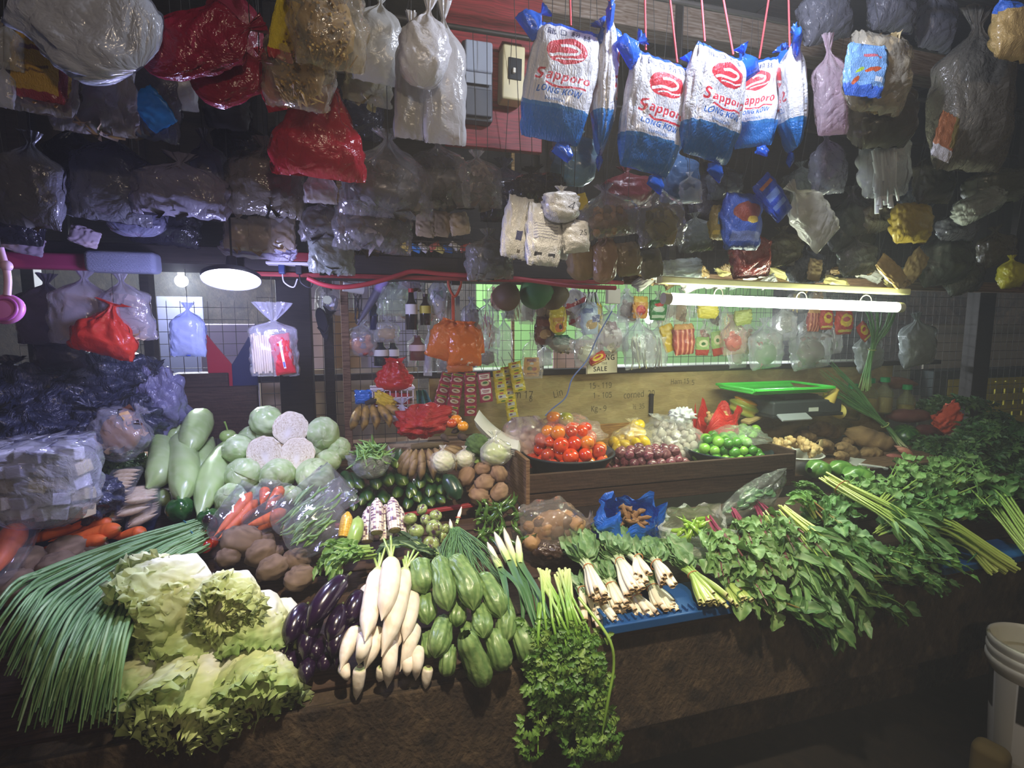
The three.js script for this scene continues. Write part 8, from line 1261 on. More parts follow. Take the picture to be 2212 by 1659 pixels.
// ================= upper rows =================
const sapTex = canvasTex(512, 896, (x, w, h) => {
  x.fillStyle = '#f0eef2'; x.fillRect(0, 0, w, h); const r = rng(4);
  for (let i = 0; i < 260; i++) { x.strokeStyle = `rgba(150,170,205,${0.1 + r() * 0.16})`; x.lineWidth = 1 + r() * 3; x.beginPath(); const X = r() * w; x.moveTo(X, r() * h); x.lineTo(X + (r() - 0.5) * 60, r() * h); x.stroke(); }
  x.fillStyle = '#1f5fd0'; x.fillRect(0, 0, w, 34);
  x.fillStyle = '#1f74c4'; x.fillRect(0, 640, w, 256); x.fillStyle = '#3a86c8'; x.fillRect(0, 640, w, 30);
  // heading characters drawn stroke by stroke
  x.strokeStyle = '#3a4068'; x.lineWidth = 7; const ln = (...p) => { x.beginPath(); x.moveTo(p[0], p[1]); for (let i = 2; i < p.length; i += 2) x.lineTo(p[i], p[i + 1]); x.stroke(); };
  let c = 96; ln(c, 70, c + 26, 70); ln(c + 13, 58, c + 13, 70); ln(c + 4, 82, c + 4, 118); ln(c + 4, 82, c + 24, 82, c + 24, 118); ln(c + 4, 94, c + 24, 94); ln(c + 4, 106, c + 24, 106); ln(c + 36, 60, c + 36, 78, c + 58, 78); ln(c + 36, 90, c + 56, 90); ln(c + 36, 102, c + 56, 102); ln(c + 36, 78, c + 36, 116, c + 62, 116, c + 62, 106);
  c = 196; ln(c, 70, c, 110, c + 36, 110, c + 36, 70, c, 70);
  c = 272; ln(c + 12, 58, c + 12, 118); ln(c, 84, c + 26, 84); ln(c + 2, 64, c + 8, 76); ln(c + 24, 62, c + 18, 76); ln(c + 11, 88, c, 108); ln(c + 14, 88, c + 24, 104); ln(c + 42, 60, c + 32, 84); ln(c + 46, 60, c + 60, 84); ln(c + 34, 90, c + 58, 90, c + 54, 116); ln(c + 44, 90, c + 34, 116);
  c = 362; for (const k of [0, 32]) { ln(c + k + 14, 58, c + k + 4, 72, c + k + 16, 76, c + k + 4, 92, c + k + 20, 90); ln(c + k + 12, 96, c + k + 12, 118); ln(c + k + 4, 102, c + k + 2, 112); ln(c + k + 20, 102, c + k + 24, 112); }
  // red roundel with white curls
  x.fillStyle = '#dc3444'; x.beginPath(); x.ellipse(262, 236, 150, 100, -0.12, 0, 7); x.fill();
  x.strokeStyle = '#f4eef0'; x.lineWidth = 22; x.beginPath(); x.moveTo(140, 292); x.bezierCurveTo(210, 250, 330, 276, 352, 226); x.bezierCurveTo(364, 186, 260, 178, 210, 208); x.stroke();
  x.lineWidth = 12; x.beginPath(); x.moveTo(190, 312); x.bezierCurveTo(260, 286, 350, 300, 392, 262); x.stroke();
  // lettering
  x.save(); x.translate(58, 470); x.transform(1, -0.03, -0.16, 1, 0, 0); x.fillStyle = '#dc3848'; x.font = 'bold 132px sans-serif'; x.fillText('S', 0, 4); x.font = 'bold 98px sans-serif'; x.fillText('apporo', 78, 0); x.restore();
  x.strokeStyle = '#dc3848'; x.lineWidth = 16; x.beginPath(); x.moveTo(150, 496); x.bezierCurveTo(230, 530, 330, 500, 452, 496); x.stroke();
  x.save(); x.translate(86, 568); x.transform(1, 0, -0.2, 1, 0, 0); x.fillStyle = '#2f6fc8'; x.font = 'bold 62px sans-serif'; x.fillText('LONG KOW', 0, 0); x.font = 'bold 36px sans-serif'; x.fillStyle = '#5a86c8'; x.fillText('Vermicelli', 84, 54); x.restore();
});
const sapMat = phy({ map: sapTex, roughness: 0.3, transmission: 0.18, thickness: 0, clearcoat: 0.6, clearcoatRoughness: 0.15, bumpMap: crinkleTex, bumpScale: 0.002, side: THREE.DoubleSide });
const blueFilm = film(0x2a6ee0, 0.45, 0.18, 0.006);
function noodlePack(label, x0, y0, x1, y1, w, d, ry, rail = true, ears = [-1, 1]) {
  const g = hang('noodle_pack', label, 'noodle pack', x0, y0, x1, y1, w, d, { type: 'pack', part: 'printed_pouch', mat: sapMat, t: 0.42, ry, rx: 0.06, top: false, bag: { crumple: 0.006, pillow: 0.35, nu: 44, nv: 40 } });
  const s = mpp(g.position), W = w * s;
  for (const e of ears) part(g, 'blue_end_tie', bagGeo(W * 0.4, W * 0.34, W * 0.12, { neck: 0.5, tail: 0.3, flare: 0.5, seed: e + x0, crumple: 0.004, nu: 18, nv: 12 }), blueFilm, { pos: V(e * W * 0.44, W * 0.1, 0), rot: [0, 0, e * 0.7] });
  part(g, 'blue_end_tie', bagGeo(W * 0.3, W * 0.24, W * 0.1, { neck: 0.5, tail: 0.3, flare: 0.5, seed: x1, crumple: 0.004, nu: 18, nv: 12 }), blueFilm, { pos: V(W * 0.3, -g.position.distanceTo(D(x1, y1, d)) + W * 0.02, 0), rot: [0, 0, -0.4] });
  const q = g.quaternion.clone().invert(), up = (dx) => [V(dx, 0.005, 0), V(dx * 0.6, 0, 0).add(V(0, RAIL[1.45] - g.position.y, -(1.45 - d)).applyQuaternion(q))];
  for (const dx of rail === 2 ? [-W * 0.3, W * 0.25] : [0]) part(g, 'pink_string', wire(up(dx), 0.003, 5), M.pinkString);
  return g;
}
noodlePack('white and blue noodle pack tilted beside the breaker box', 1232, 60, 1190, 300, 150, 1.42, -0.25);
noodlePack('white and blue noodle pack in the middle, facing straight out', 1432, 128, 1398, 368, 152, 1.38, 0.1, 2);
noodlePack('white and blue noodle pack beside the middle one with a raised corner', 1556, 110, 1530, 340, 160, 1.36, 0.2, 2, [1]);
noodlePack('noodle pack seen edge-on between the tilted and middle packs', 1316, 60, 1302, 325, 120, 1.44, 1.15);
noodlePack('dim noodle pack turned away behind the row of packs', 1640, 130, 1632, 315, 90, 1.5, -0.8);
noodlePack('noodle pack twisted in shiny film at the end of the row', 1706, 106, 1722, 322, 124, 1.42, 1.0);
const clearGloss = film(0xf6f4f8, 0.91, 0.06, 0.012), dimFilm = film(0xb8b4b8, 0.6, 0.16, 0.012), redFilm = film(0xd02c40, 0.45, 0.22, 0.01), greyFilm = film(0x8a8a98, 0.62, 0.12, 0.014), riceFilm = film(0xeceaec, 0.3, 0.25, 0.008), blackFilm = film(0x34323e, 0.5, 0.12, 0.014);
const ND = ['#a88a4a', '#c0a058', '#8a6a34'], CR = ['#9a8468', '#b8a080', '#7a6650'], DK = ['#2a2624', '#3c3430', '#1c1a1a'], MU = ['#3a322a', '#5c4e40', '#241f1b'], TN = ['#a89070', '#8a7456', '#c0a884'];
const H8 = [
  ['sheet_bag', 'large clear bag with blue and white sheets slung across the top corner', 'bag', 90, -70, 300, 150, 250, 1.25, { t: 0.3, bag: { bottom: 'round', neck: 0.15, knotW: 0.3 }, mat: film(0xc8ccd8, 0.35, 0.16, 0.01) }],
  ['noodle_bag', 'yellow-labelled bag of brown noodles at the top corner', 'noodle pack', 88, 52, 84, 246, 150, 1.4, { type: 'pack', t: 0.4, mat: dimFilm, fill: ['straw', { n: 260, size: 0.014, cols: ND, top: 0.08 }] }],
  ['clear_bag', 'pale clear bag hanging at the very edge', 'plastic bag', 18, 55, 16, 150, 60, 1.35, {}],
  ['clear_bag', 'small sparkling clear bag at the very edge under the pale one', 'plastic bag', 8, 148, 6, 232, 40, 1.35, {}],
  ['cracker_bag', 'large bag of brown crackers in the top row', 'bag', 196, 82, 206, 290, 150, 1.45, { mat: dimFilm, bag: { neck: 0.15 }, fill: ['flake', { n: 110, size: 0.024, cols: CR, top: 0.12 }] }],
  ['grey_bag', 'dull grey bag of pale chips beside the crackers', 'bag', 330, 120, 318, 300, 120, 1.6, { mat: greyFilm, fill: ['flake', { n: 40, size: 0.024, cols: CR }] }],
  ['blue_packet', 'bright blue packet wedged behind the grey bag', 'packet', 300, 196, 360, 276, 60, 1.55, { type: 'pack', mat: plain(0x2a86d0, 0.3), t: 0.2, top: false }],
  ['maroon_bag', 'glossy maroon bag lying across the top row', 'plastic bag', 540, 60, 300, 130, 120, 1.3, { mat: film(0x9a2440, 0.35, 0.2, 0.012), t: 0.4, bag: { neck: 0.2, bottom: 'round' } }],
  ['maroon_bag', 'glossy maroon bag sagging under the first one', 'plastic bag', 560, 130, 420, 196, 110, 1.36, { mat: film(0xa82c44, 0.4, 0.2, 0.012), t: 0.4, bag: { neck: 0.25, bottom: 'round' } }],
  ['maroon_bag', 'maroon plastic sheet hanging behind the noodle blocks', 'plastic bag', 500, -30, 512, 190, 110, 1.5, { mat: film(0x86263a, 0.35, 0.3) }],
  ['white_cone_bag', 'white twisted bag hanging above the dark bags', 'plastic bag', 395, 160, 400, 240, 50, 1.6, { mat: milkFilm }],
  ['noodle_block_bag', 'square bag of yellow noodles with a yellow and red corner', 'noodle pack', 700, -40, 716, 150, 160, 1.3, { type: 'pack', t: 0.5, mat: film(0xf4ecd8, 0.84, 0.08, 0.01), ry: 0.2, fill: ['straw', { n: 300, size: 0.015, cols: ND, top: 0.05 }] }],
  ['noodle_block_bag', 'square bag of yellow noodles lower in front of the red bag', 'noodle pack', 652, 74, 640, 236, 150, 1.36, { type: 'pack', t: 0.5, mat: film(0xf0e8d8, 0.84, 0.08, 0.01), ry: -0.2, fill: ['straw', { n: 300, size: 0.015, cols: ND, top: 0.05 }] }],
  ['yellow_label', 'yellow and red paper label between the noodle blocks', 'label', 628, 2, 606, 130, 60, 1.33, { type: 'pack', t: 0.12, mat: print('#e0c81e', (x) => { rc(x, '#b02a2c', 0, 150, 128, 26); rc(x, '#b02a2c', 110, 0, 18, 176); }), top: false }],
  ['yellow_label', 'yellow paper label with dark red border on the corner noodles', 'label', 92, 66, 84, 216, 106, 1.36, { type: 'pack', t: 0.12, mat: print('#b8922c', (x) => { rc(x, '#8a2430', 0, 156, 128, 20); rc(x, '#8a2430', 108, 0, 18, 176); rc(x, '#6a3020', 20, 46, 54, 10); rc(x, '#7a5a20', 16, 90, 70, 6); rc(x, '#7a5a20', 16, 104, 60, 6); }), top: false }],
  ['red_bag', 'red translucent bag spreading like a skirt over the mushroom bags', 'plastic bag', 690, 190, 690, 385, 186, 1.5, { mat: redFilm, t: 0.5, bag: { neck: 0.75, knotW: 0.35, tail: 0.02, bottom: 'flat' } }],
  ['red_bag', 'red strap of plastic beside the lower noodle block', 'plastic bag', 560, 120, 600, 240, 40, 1.42, { mat: redFilm }],
  ['rice_bag', 'tall hazy white bag behind the egg-shaped one', 'bag', 822, 6, 812, 180, 100, 1.6, { mat: film(0xd8d8d4, 0.45, 0.25), t: 0.5 }],
  ['rice_bag', 'egg-shaped bag of white powder knotted on top', 'bag', 926, 22, 908, 188, 104, 1.4, { mat: riceFilm, t: 0.85, bag: { bottom: 'round', neck: 0.4, tail: 0.25 } }],
  ['rice_bag', 'long narrow bag of white starch below the egg-shaped bag', 'bag', 888, 60, 884, 300, 64, 1.5, { mat: film(0xd8d6d4, 0.4, 0.25), t: 0.8 }],
  ['rice_bag', 'longest bag of white starch next to the meter board', 'bag', 958, 40, 962, 312, 88, 1.48, { mat: film(0xdedcdc, 0.4, 0.22), t: 0.7 }],
  ['foil_bag', 'shiny bag of foil snacks behind the white starch', 'bag', 800, 140, 792, 225, 100, 1.7, { mat: film(0xe0dcc0, 0.6, 0.1, 0.014), fill: ['flake', { n: 24, size: 0.024, cols: ['#a89a6a', '#d8d0b0'] }] }],
  ['purple_lit_bag', 'large dark bag hanging above the round lamp side', 'plastic bag', 250, 300, 240, 480, 150, 1.7, { mat: greyFilm, t: 0.5 }],
  ['purple_lit_bag', 'dark bag with shiny folds hanging lowest above the lamp', 'plastic bag', 390, 350, 392, 470, 180, 1.66, { mat: film(0x9a96a8, 0.5, 0.14, 0.014), t: 0.4, fill: ['flake', { n: 30, size: 0.022, cols: DK }] }],
  ['purple_lit_bag', 'twisted pale-edged bag beside the hanging scale', 'plastic bag', 66, 310, 62, 490, 120, 1.6, { mat: greyFilm, fill: ['flake', { n: 30, size: 0.024, cols: MU }] }],
  ['purple_lit_bag', 'round-bottomed dark bag with a bright rim over the side shelf', 'plastic bag', 290, 430, 300, 512, 110, 1.8, { mat: film(0x8a8aa8, 0.5, 0.12, 0.014), bag: { bottom: 'round' } }],
  ['purple_lit_bag', 'slanting dark bag with a pale lower edge beside the black fungus', 'plastic bag', 440, 300, 470, 450, 70, 1.75, { mat: greyFilm }],
  ['purple_lit_bag', 'dark hanging bag in the second row behind the crackers', 'plastic bag', 160, 280, 168, 440, 110, 1.8, { mat: blackFilm }],
  ['paper_packet', 'pale flat packet sticking out above the side shelf', 'packet', 150, 500, 215, 522, 40, 1.9, { type: 'pack', mat: plain(0xb8a8b8, 0.5), t: 0.2, top: false }],
  ['paper_packet', 'pale folded packet at the edge above the hanging scale', 'packet', 0, 512, 96, 538, 44, 1.9, { type: 'pack', mat: plain(0xa898ac, 0.5), t: 0.2, top: false }],
  ['dark_box', 'dark square carton hanging behind the maroon bags', 'carton', 490, 205, 492, 280, 90, 1.75, { type: 'pack', mat: plain(0x3c3a3c, 0.6), t: 0.5 }],
  ['fungus_bag', 'black fungus bag with wispy edges under the dark carton', 'bag', 572, 318, 574, 468, 150, 1.7, { mat: film(0xb0a8a0, 0.7, 0.12, 0.014), fill: ['flake', { n: 90, size: 0.026, cols: DK, top: 0.2 }] }],
  ['fungus_bag', 'black fungus bag wider at the bottom behind the noodle post', 'bag', 520, 260, 524, 380, 110, 1.85, { mat: blackFilm, fill: ['flake', { n: 40, size: 0.024, cols: DK }] }],
  ['cracker_pack', 'tan cracker pack hanging first above the power strip', 'snack pack', 514, 470, 512, 540, 52, 1.8, { mat: film(0xeae0d8, 0.7, 0.1, 0.01), fill: ['flake', { n: 24, size: 0.018, cols: TN }], bag: { neck: 0.1 } }],
  ['cracker_pack', 'tan cracker pack in the middle of the three', 'snack pack', 564, 466, 562, 544, 56, 1.8, { mat: film(0xeae0d8, 0.7, 0.1, 0.01), fill: ['flake', { n: 24, size: 0.018, cols: TN }], bag: { neck: 0.1 } }],
  ['cracker_pack', 'tan cracker pack third of the three, over the power strip', 'snack pack', 610, 462, 608, 538, 54, 1.8, { mat: film(0xeae0d8, 0.7, 0.1, 0.01), fill: ['flake', { n: 24, size: 0.018, cols: TN }], bag: { neck: 0.1 } }],
  ['foil_skirt', 'strip of silvery plastic fringe below the cracker packs', 'plastic film', 560, 520, 560, 560, 150, 1.86, { type: 'pack', mat: film(0xd8d4f0, 0.4, 0.1, 0.02), t: 0.15 }],
  ['knot_bag', 'white knotted bag tail hanging in front of the mushrooms', 'plastic bag', 690, 352, 694, 440, 66, 1.62, { mat: film(0xf0ecec, 0.72, 0.1, 0.01), bag: { neck: 0.6 } }],
  ['mushroom_bag', 'big clear bag of dried brown mushrooms with a hazy top', 'bag', 838, 300, 836, 470, 190, 1.65, { mat: clearGloss, bag: { neck: 0.45, tail: 0.1 }, fill: ['flake', { n: 130, size: 0.026, cols: MU, top: 0.42 }], t: 0.5 }],
  ['mushroom_bag', 'clear bag of dried mushrooms under the white starch bag', 'bag', 946, 312, 958, 450, 120, 1.68, { mat: clearGloss, fill: ['flake', { n: 70, size: 0.024, cols: MU, top: 0.3 }] }],
  ['mushroom_bag', 'low clear bag of dried mushrooms touching the black shelf', 'bag', 810, 430, 806, 545, 160, 1.72, { mat: clearGloss, bag: { neck: 0.25 }, fill: ['flake', { n: 90, size: 0.024, cols: MU, top: 0.25 }] }],
  ['mushroom_bag', 'small shiny clear bag beside the white knotted tail', 'bag', 690, 440, 700, 520, 90, 1.74, { mat: clearGloss, fill: ['flake', { n: 40, size: 0.022, cols: DK }] }],
  ['leaf_bag', 'dark leaf bag hanging in front of the black shelf', 'bag', 718, 500, 716, 592, 92, 1.76, { mat: film(0xc8d0c8, 0.7, 0.1, 0.012), fill: ['flake', { n: 60, size: 0.02, cols: ['#2c3028', '#3a4034'], top: 0.2 }] }],
  ['leaf_bag', 'dark leaf bag hanging over the red shelf edge', 'bag', 1054, 508, 1060, 605, 100, 1.85, { mat: film(0xc0c0bc, 0.7, 0.1, 0.012), fill: ['flake', { n: 60, size: 0.02, cols: DK, top: 0.25 }] }],
  ['leaf_bag', 'shiny bag of dark leaves beside the meter board foot', 'bag', 1030, 340, 1036, 450, 100, 1.8, { mat: clearGloss, fill: ['flake', { n: 60, size: 0.022, cols: ['#3a3430', '#5a4840', '#7a6a60'], top: 0.3 }] }],
  ['tan_pouch', 'tan pouch standing on the wire rack', 'pouch', 922, 458, 918, 512, 44, 1.98, { type: 'pack', mat: plain(0xb09a78, 0.45), t: 0.4, top: false }],
  ['tan_pouch', 'tan pouch beside the first on the wire rack', 'pouch', 952, 456, 950, 512, 42, 1.98, { type: 'pack', mat: plain(0xa08a6a, 0.45), t: 0.4, top: false }],
  ['tan_pouch', 'tilted tan pouch at the end of the wire rack', 'pouch', 986, 460, 996, 508, 46, 1.98, { type: 'pack', mat: plain(0xb8a480, 0.45), t: 0.4, top: false }],
  ['sugar_bag', 'white sugar bag with small print hanging first in the cluster', 'sugar bag', 1128, 426, 1108, 558, 66, 1.55, { type: 'pack', t: 0.5, mat: print('#dcdad4', (x) => { rc(x, '#4a4e78', 54, 100, 26, 26); rc(x, '#6a6458', 70, 150, 14, 12); }) }],
  ['sugar_bag', 'white sugar bag with ruled lines in the middle of the cluster', 'sugar bag', 1178, 440, 1172, 574, 82, 1.52, { type: 'pack', t: 0.5, mat: print('#dedee0', (x) => { for (let i = 0; i < 6; i++) rc(x, '#8a8ca0', 20, 60 + i * 8, 84, 2); rc(x, '#3a3c44', 26, 140, 26, 10); rc(x, '#3a3c44', 74, 142, 26, 10); }) }],
  ['sugar_bag', 'knotted white sugar bag marked 25 in black', 'sugar bag', 1238, 472, 1246, 546, 60, 1.5, { t: 0.7, bag: { neck: 0.2 }, mat: print('#e4e2e0', (x) => { x.fillStyle = '#2a2a30'; x.font = '40px sans-serif'; x.fillText('25', 66, 96); }) }],
  ['sugar_bag', 'bulging grey-white bag marked 4 above the sugar bags', 'bag', 1212, 412, 1212, 482, 78, 1.48, { t: 0.7, bag: { neck: 0.2, bottom: 'round' }, mat: print('#c8c6c4', (x) => { x.fillStyle = '#26262c'; x.font = 'italic 52px sans-serif'; x.fillText('4', 70, 110); }) }],
  ['sugar_bag', 'small white sugar packet between the numbered bags', 'sugar bag', 1212, 492, 1206, 560, 46, 1.54, { type: 'pack', t: 0.5, mat: riceFilm }],
  ['black_pouch', 'black glossy bag knotted above the sugar bags', 'plastic bag', 1150, 372, 1160, 440, 130, 1.6, { mat: blackFilm }],
  ['yellow_tag', 'small yellow card behind the sugar bags', 'card', 1254, 418, 1262, 452, 24, 1.62, { type: 'pack', mat: plain(0xd8c038, 0.5), t: 0.1 }],
  ['raisin_bag', 'clear bag of brown raisins with two bulges', 'bag', 1306, 412, 1320, 512, 130, 1.56, { mat: clearGloss, bag: { neck: 0.4 }, fill: ['ball', { n: 70, size: 0.014, cols: ['#6a4a30', '#8a6238', '#4a3424'], top: 0.4 }] }],
  ['oil_bag', 'knotted clear bag of olive liquid with a fan of pleats', 'bag', 1424, 404, 1432, 532, 104, 1.58, { mat: clearGloss, bag: { neck: 0.4, tail: 0.3 }, fill: ['flake', { n: 50, size: 0.024, cols: ['#7a7430', '#5a5a2c', '#8a8040'], top: 0.42 }] }],
  ['peanut_pack', 'tan cloth-like pack hanging below the raisin bag', 'bag', 1256, 530, 1258, 606, 64, 1.7, { type: 'sack', mat: plain(0x8a7450, 0.6), t: 0.6 }],
  ['peanut_pack', 'round-ended tan pack in the middle of the tan packs', 'bag', 1306, 520, 1302, 612, 58, 1.68, { type: 'sack', mat: film(0xa8886a, 0.15, 0.25), t: 0.7 }],
  ['peanut_pack', 'square tan pack with a bright lower edge', 'bag', 1352, 524, 1360, 596, 58, 1.7, { type: 'pack', mat: film(0xa09070, 0.2, 0.2), t: 0.5 }],
  ['olive_packet', 'flat grey-olive packet slanting beside the tan packs', 'packet', 1400, 540, 1412, 600, 56, 1.74, { type: 'pack', mat: plain(0x7a7862, 0.35), t: 0.2 }],
  ['blue_grey_bag', 'bluish bag hanging under the tilted noodle pack', 'bag', 1244, 296, 1236, 402, 100, 1.6, { mat: film(0x8ab0c0, 0.4, 0.25), t: 0.7, bag: { bottom: 'round', neck: 0.1 } }],
  ['blue_grey_bag', 'dark blue bag hanging under the middle noodle pack', 'bag', 1462, 330, 1470, 440, 90, 1.66, { mat: film(0x4a6a90, 0.4, 0.25), t: 0.6 }],
  ['dark_red_bag', 'dull dark red bag behind the knotted olive bag', 'plastic bag', 1352, 372, 1356, 450, 110, 1.8, { mat: film(0x6a2a30, 0.3, 0.35) }],
  ['clear_bag', 'clear puffed bag beneath the edge-on noodle pack', 'plastic bag', 1490, 380, 1494, 440, 50, 1.6, { mat: softFilm }],
  ['pink_film_bag', 'pinkish clear twisted bag beside the end noodle pack', 'plastic bag', 1790, 110, 1798, 292, 76, 1.5, { mat: film(0xf0dce8, 0.7, 0.1, 0.014), bag: { neck: 0.3, tail: 0.2 } }],
  ['fish_cracker_bag', 'clear bag of fish crackers with a light blue fish-print label', 'snack pack', 1902, 76, 1890, 246, 150, 1.4, { type: 'pack', t: 0.5, mat: film(0xe8e0cc, 0.7, 0.1, 0.012), fill: ['flake', { n: 90, size: 0.02, cols: ['#a89468', '#c0ac80', '#8a7850'], top: 0.06 }] }],
  ['blue_label', 'light blue label with red fish on the cracker bag', 'label', 1876, 96, 1862, 208, 96, 1.345, { type: 'pack', t: 0.1, top: false, ry: -0.2, mat: print('#7aa8e0', (x) => { rc(x, '#3a6ad0', 0, 140, 128, 36); el(x, '#c8582c', 84, 84, 26, 8, -0.3); el(x, '#c8582c', 34, 128, 16, 7, -1); el(x, '#a8c83a', 44, 92, 18, 6, -0.8); rc(x, '#d06a7a', 50, 36, 56, 8); rc(x, '#e8eef8', 90, 110, 26, 16); }) }],
  ['dark_block_bag', 'dark block-shaped bag below the fish crackers', 'bag', 1904, 190, 1906, 320, 150, 1.5, { type: 'pack', t: 0.6, mat: film(0x5a5648, 0.25, 0.3), fill: ['flake', { n: 30, size: 0.02, cols: ['#4a463c'] }] }],
  ['straw_bag', 'clear bag of white drinking straws hanging upright', 'straw bag', 1910, 290, 1912, 426, 128, 1.55, { type: 'pack', t: 0.4, mat: film(0xe0e2e4, 0.8, 0.1, 0.006), fill: ['stick', { n: 60, size: 0.038, cols: ['#d8dade', '#c4c8cc', '#e8eaec'], top: 0.35 }] }],
  ['dark_snack_bag', 'large dim bag of brown snacks beyond the fish crackers', 'bag', 2110, 60, 2090, 370, 190, 1.5, { mat: film(0x8a8478, 0.5, 0.16, 0.014), t: 0.5, fill: ['flake', { n: 90, size: 0.026, cols: ['#5a5242', '#6a604c', '#48423a'], top: 0.2 }] }],
  ['orange_label', 'orange and white label showing through the dim snack bag', 'label', 2056, 248, 2030, 344, 60, 1.42, { type: 'pack', t: 0.1, top: false, mat: print('#b8744a', (x) => { rc(x, '#d8d4d8', 0, 130, 128, 46); rc(x, '#8a7a40', 90, 0, 38, 120); }) }],
  ['corner_pack', 'tan pack with a blue header cut off at the top corner', 'snack pack', 2200, 6, 2186, 132, 120, 1.3, { type: 'pack', t: 0.4, mat: print('#b89a60', (x) => { rc(x, '#3a6ac8', 0, 0, 128, 40); }) }],
  ['blue_carton', 'bright blue packet hanging aslant over the clear bag', 'packet', 1642, 388, 1696, 466, 56, 1.6, { type: 'pack', t: 0.3, mat: print('#2f55c8', (x) => { rc(x, '#c87a50', 20, 20, 84, 14); rc(x, '#7a9ae0', 20, 60, 84, 30); rc(x, '#7a9ae0', 20, 110, 84, 20); }) }],
  ['blue_snack_pack', 'blue snack pack with a red emblem below the bright blue packet', 'snack pack', 1604, 418, 1600, 540, 96, 1.66, { type: 'pack', t: 0.4, mat: print('#3a5aa8', (x) => { el(x, '#8a4030', 64, 60, 44, 30); el(x, '#d8b848', 84, 84, 20, 12); rc(x, '#7a8ac0', 14, 120, 100, 30); }) }],
  ['yellow_carton', 'dull yellow packet with a blue window by the blue snack pack', 'packet', 1566, 446, 1560, 520, 70, 1.7, { type: 'pack', t: 0.4, mat: print('#a08a3a', (x) => { rc(x, '#5a8aa8', 20, 40, 88, 60); rc(x, '#d8b848', 10, 130, 108, 20); }) }],
  ['clear_bag', 'long clear crumpled bag beside the bright blue packet', 'plastic bag', 1716, 412, 1790, 520, 84, 1.6, { mat: film(0xe4e2dc, 0.6, 0.12, 0.014) }],
  ['clear_bag', 'clear bag with a bluish bottom behind the straws', 'plastic bag', 1786, 300, 1790, 420, 80, 1.7, { mat: greyFilm, fill: ['flake', { n: 12, size: 0.02, cols: ['#5a8ab0', '#6a6a68'] }] }],
  ['yellow_chip_bag', 'dull yellow chip bag over the tube end', 'snack pack', 1970, 440, 1966, 526, 100, 1.75, { type: 'pack', t: 0.4, mat: film(0xa8903a, 0.25, 0.3) }],
  ['shiny_bag', 'clear bag with a bright sealed rim by the dark post', 'plastic bag', 2110, 418, 2120, 470, 130, 1.65, { type: 'pack', mat: film(0xc0c4c0, 0.6, 0.1, 0.016), t: 0.4 }],
  ['shiny_bag', 'dim clear bag low beside the dark post', 'plastic bag', 2070, 460, 2066, 520, 90, 1.8, { mat: greyFilm }],
  ['red_foil_bag', 'shiny dark red foil bag lying on the beam over the tube', 'bag', 1618, 500, 1622, 600, 90, 1.85, { mat: film(0x8a3a34, 0.35, 0.12, 0.02), fill: ['flake', { n: 40, size: 0.02, cols: ['#7a2c28', '#a85a4a', '#c8b0a0'] }] }],
  ['clear_bag', 'clear flat wrapper lying on the beam near the red foil', 'wrapper', 1470, 560, 1474, 605, 100, 1.9, { type: 'pack', mat: film(0xd0d8d0, 0.5, 0.1, 0.02), t: 0.2 }],
  ['tan_wrapper', 'tan paper packet hanging over the far tube end', 'packet', 1900, 560, 1950, 612, 40, 1.8, { type: 'pack', mat: plain(0xb09460, 0.4), t: 0.2 }],
  ['tan_wrapper', 'long tan packet beside the far tube end', 'packet', 1996, 545, 1960, 600, 46, 1.85, { type: 'pack', mat: plain(0xa89468, 0.4), t: 0.2 }],
  ['tan_wrapper', 'small tan packet above the middle of the tube', 'packet', 1764, 560, 1756, 606, 36, 1.85, { type: 'pack', mat: plain(0x9a8660, 0.4), t: 0.25 }],
  ['yellow_bottle_bag', 'yellow-green bag hanging at the dark frame edge', 'bag', 2186, 560, 2184, 622, 60, 1.7, { mat: film(0xc8c03a, 0.3, 0.25) }],
  ['grey_sheet_bag', 'dim grey plastic bag under the ceiling by the lamp', 'plastic bag', 1770, -30, 1790, 90, 120, 1.6, { mat: greyFilm }],
  ['grey_sheet_bag', 'dim grey plastic bag above the fish crackers', 'plastic bag', 1930, -40, 1926, 70, 110, 1.55, { mat: greyFilm }],
  ['grey_sheet_bag', 'dim grey bag between fish crackers and dim snack bag', 'plastic bag', 2030, -20, 2016, 110, 90, 1.6, { mat: greyFilm }],
  ['grey_sheet_bag', 'dim olive bag below the dim snack bag', 'plastic bag', 2150, 360, 2150, 440, 140, 1.7, { mat: film(0x6a6a58, 0.4, 0.3) }],
  ['grey_sheet_bag', 'dim brown bag beside the straw bag', 'plastic bag', 2020, 330, 2016, 440, 90, 1.75, { mat: film(0x5a5448, 0.4, 0.3) }],
  ['dark_row_bag', 'dark bag in the rear row behind the starch bags', 'plastic bag', 770, 180, 768, 300, 110, 2.0, { mat: blackFilm }],
  ['dark_row_bag', 'dark bag in the rear row behind the red skirt bag', 'plastic bag', 640, 260, 640, 400, 110, 2.0, { mat: blackFilm }],
  ['dark_row_bag', 'dark bag in the rear row above the tan pouches', 'plastic bag', 960, 350, 962, 450, 120, 2.0, { mat: blackFilm }],
  ['dark_row_bag', 'dark bag in the rear row behind the knotted black bag', 'plastic bag', 1090, 360, 1092, 480, 110, 1.95, { mat: blackFilm }],
  ['dark_row_bag', 'dark bag in the rear row behind the blue snack pack', 'plastic bag', 1530, 370, 1528, 500, 110, 1.95, { mat: blackFilm }],
  ['dark_row_bag', 'dark bag in the rear row behind the long crumpled bag', 'plastic bag', 1840, 420, 1842, 540, 110, 1.95, { mat: film(0x5a605a, 0.35, 0.3) }],
  ['dark_row_bag', 'dark bag in the rear row over the tan end packets', 'plastic bag', 2040, 500, 2040, 615, 120, 1.88, { mat: film(0x565c56, 0.35, 0.3) }],
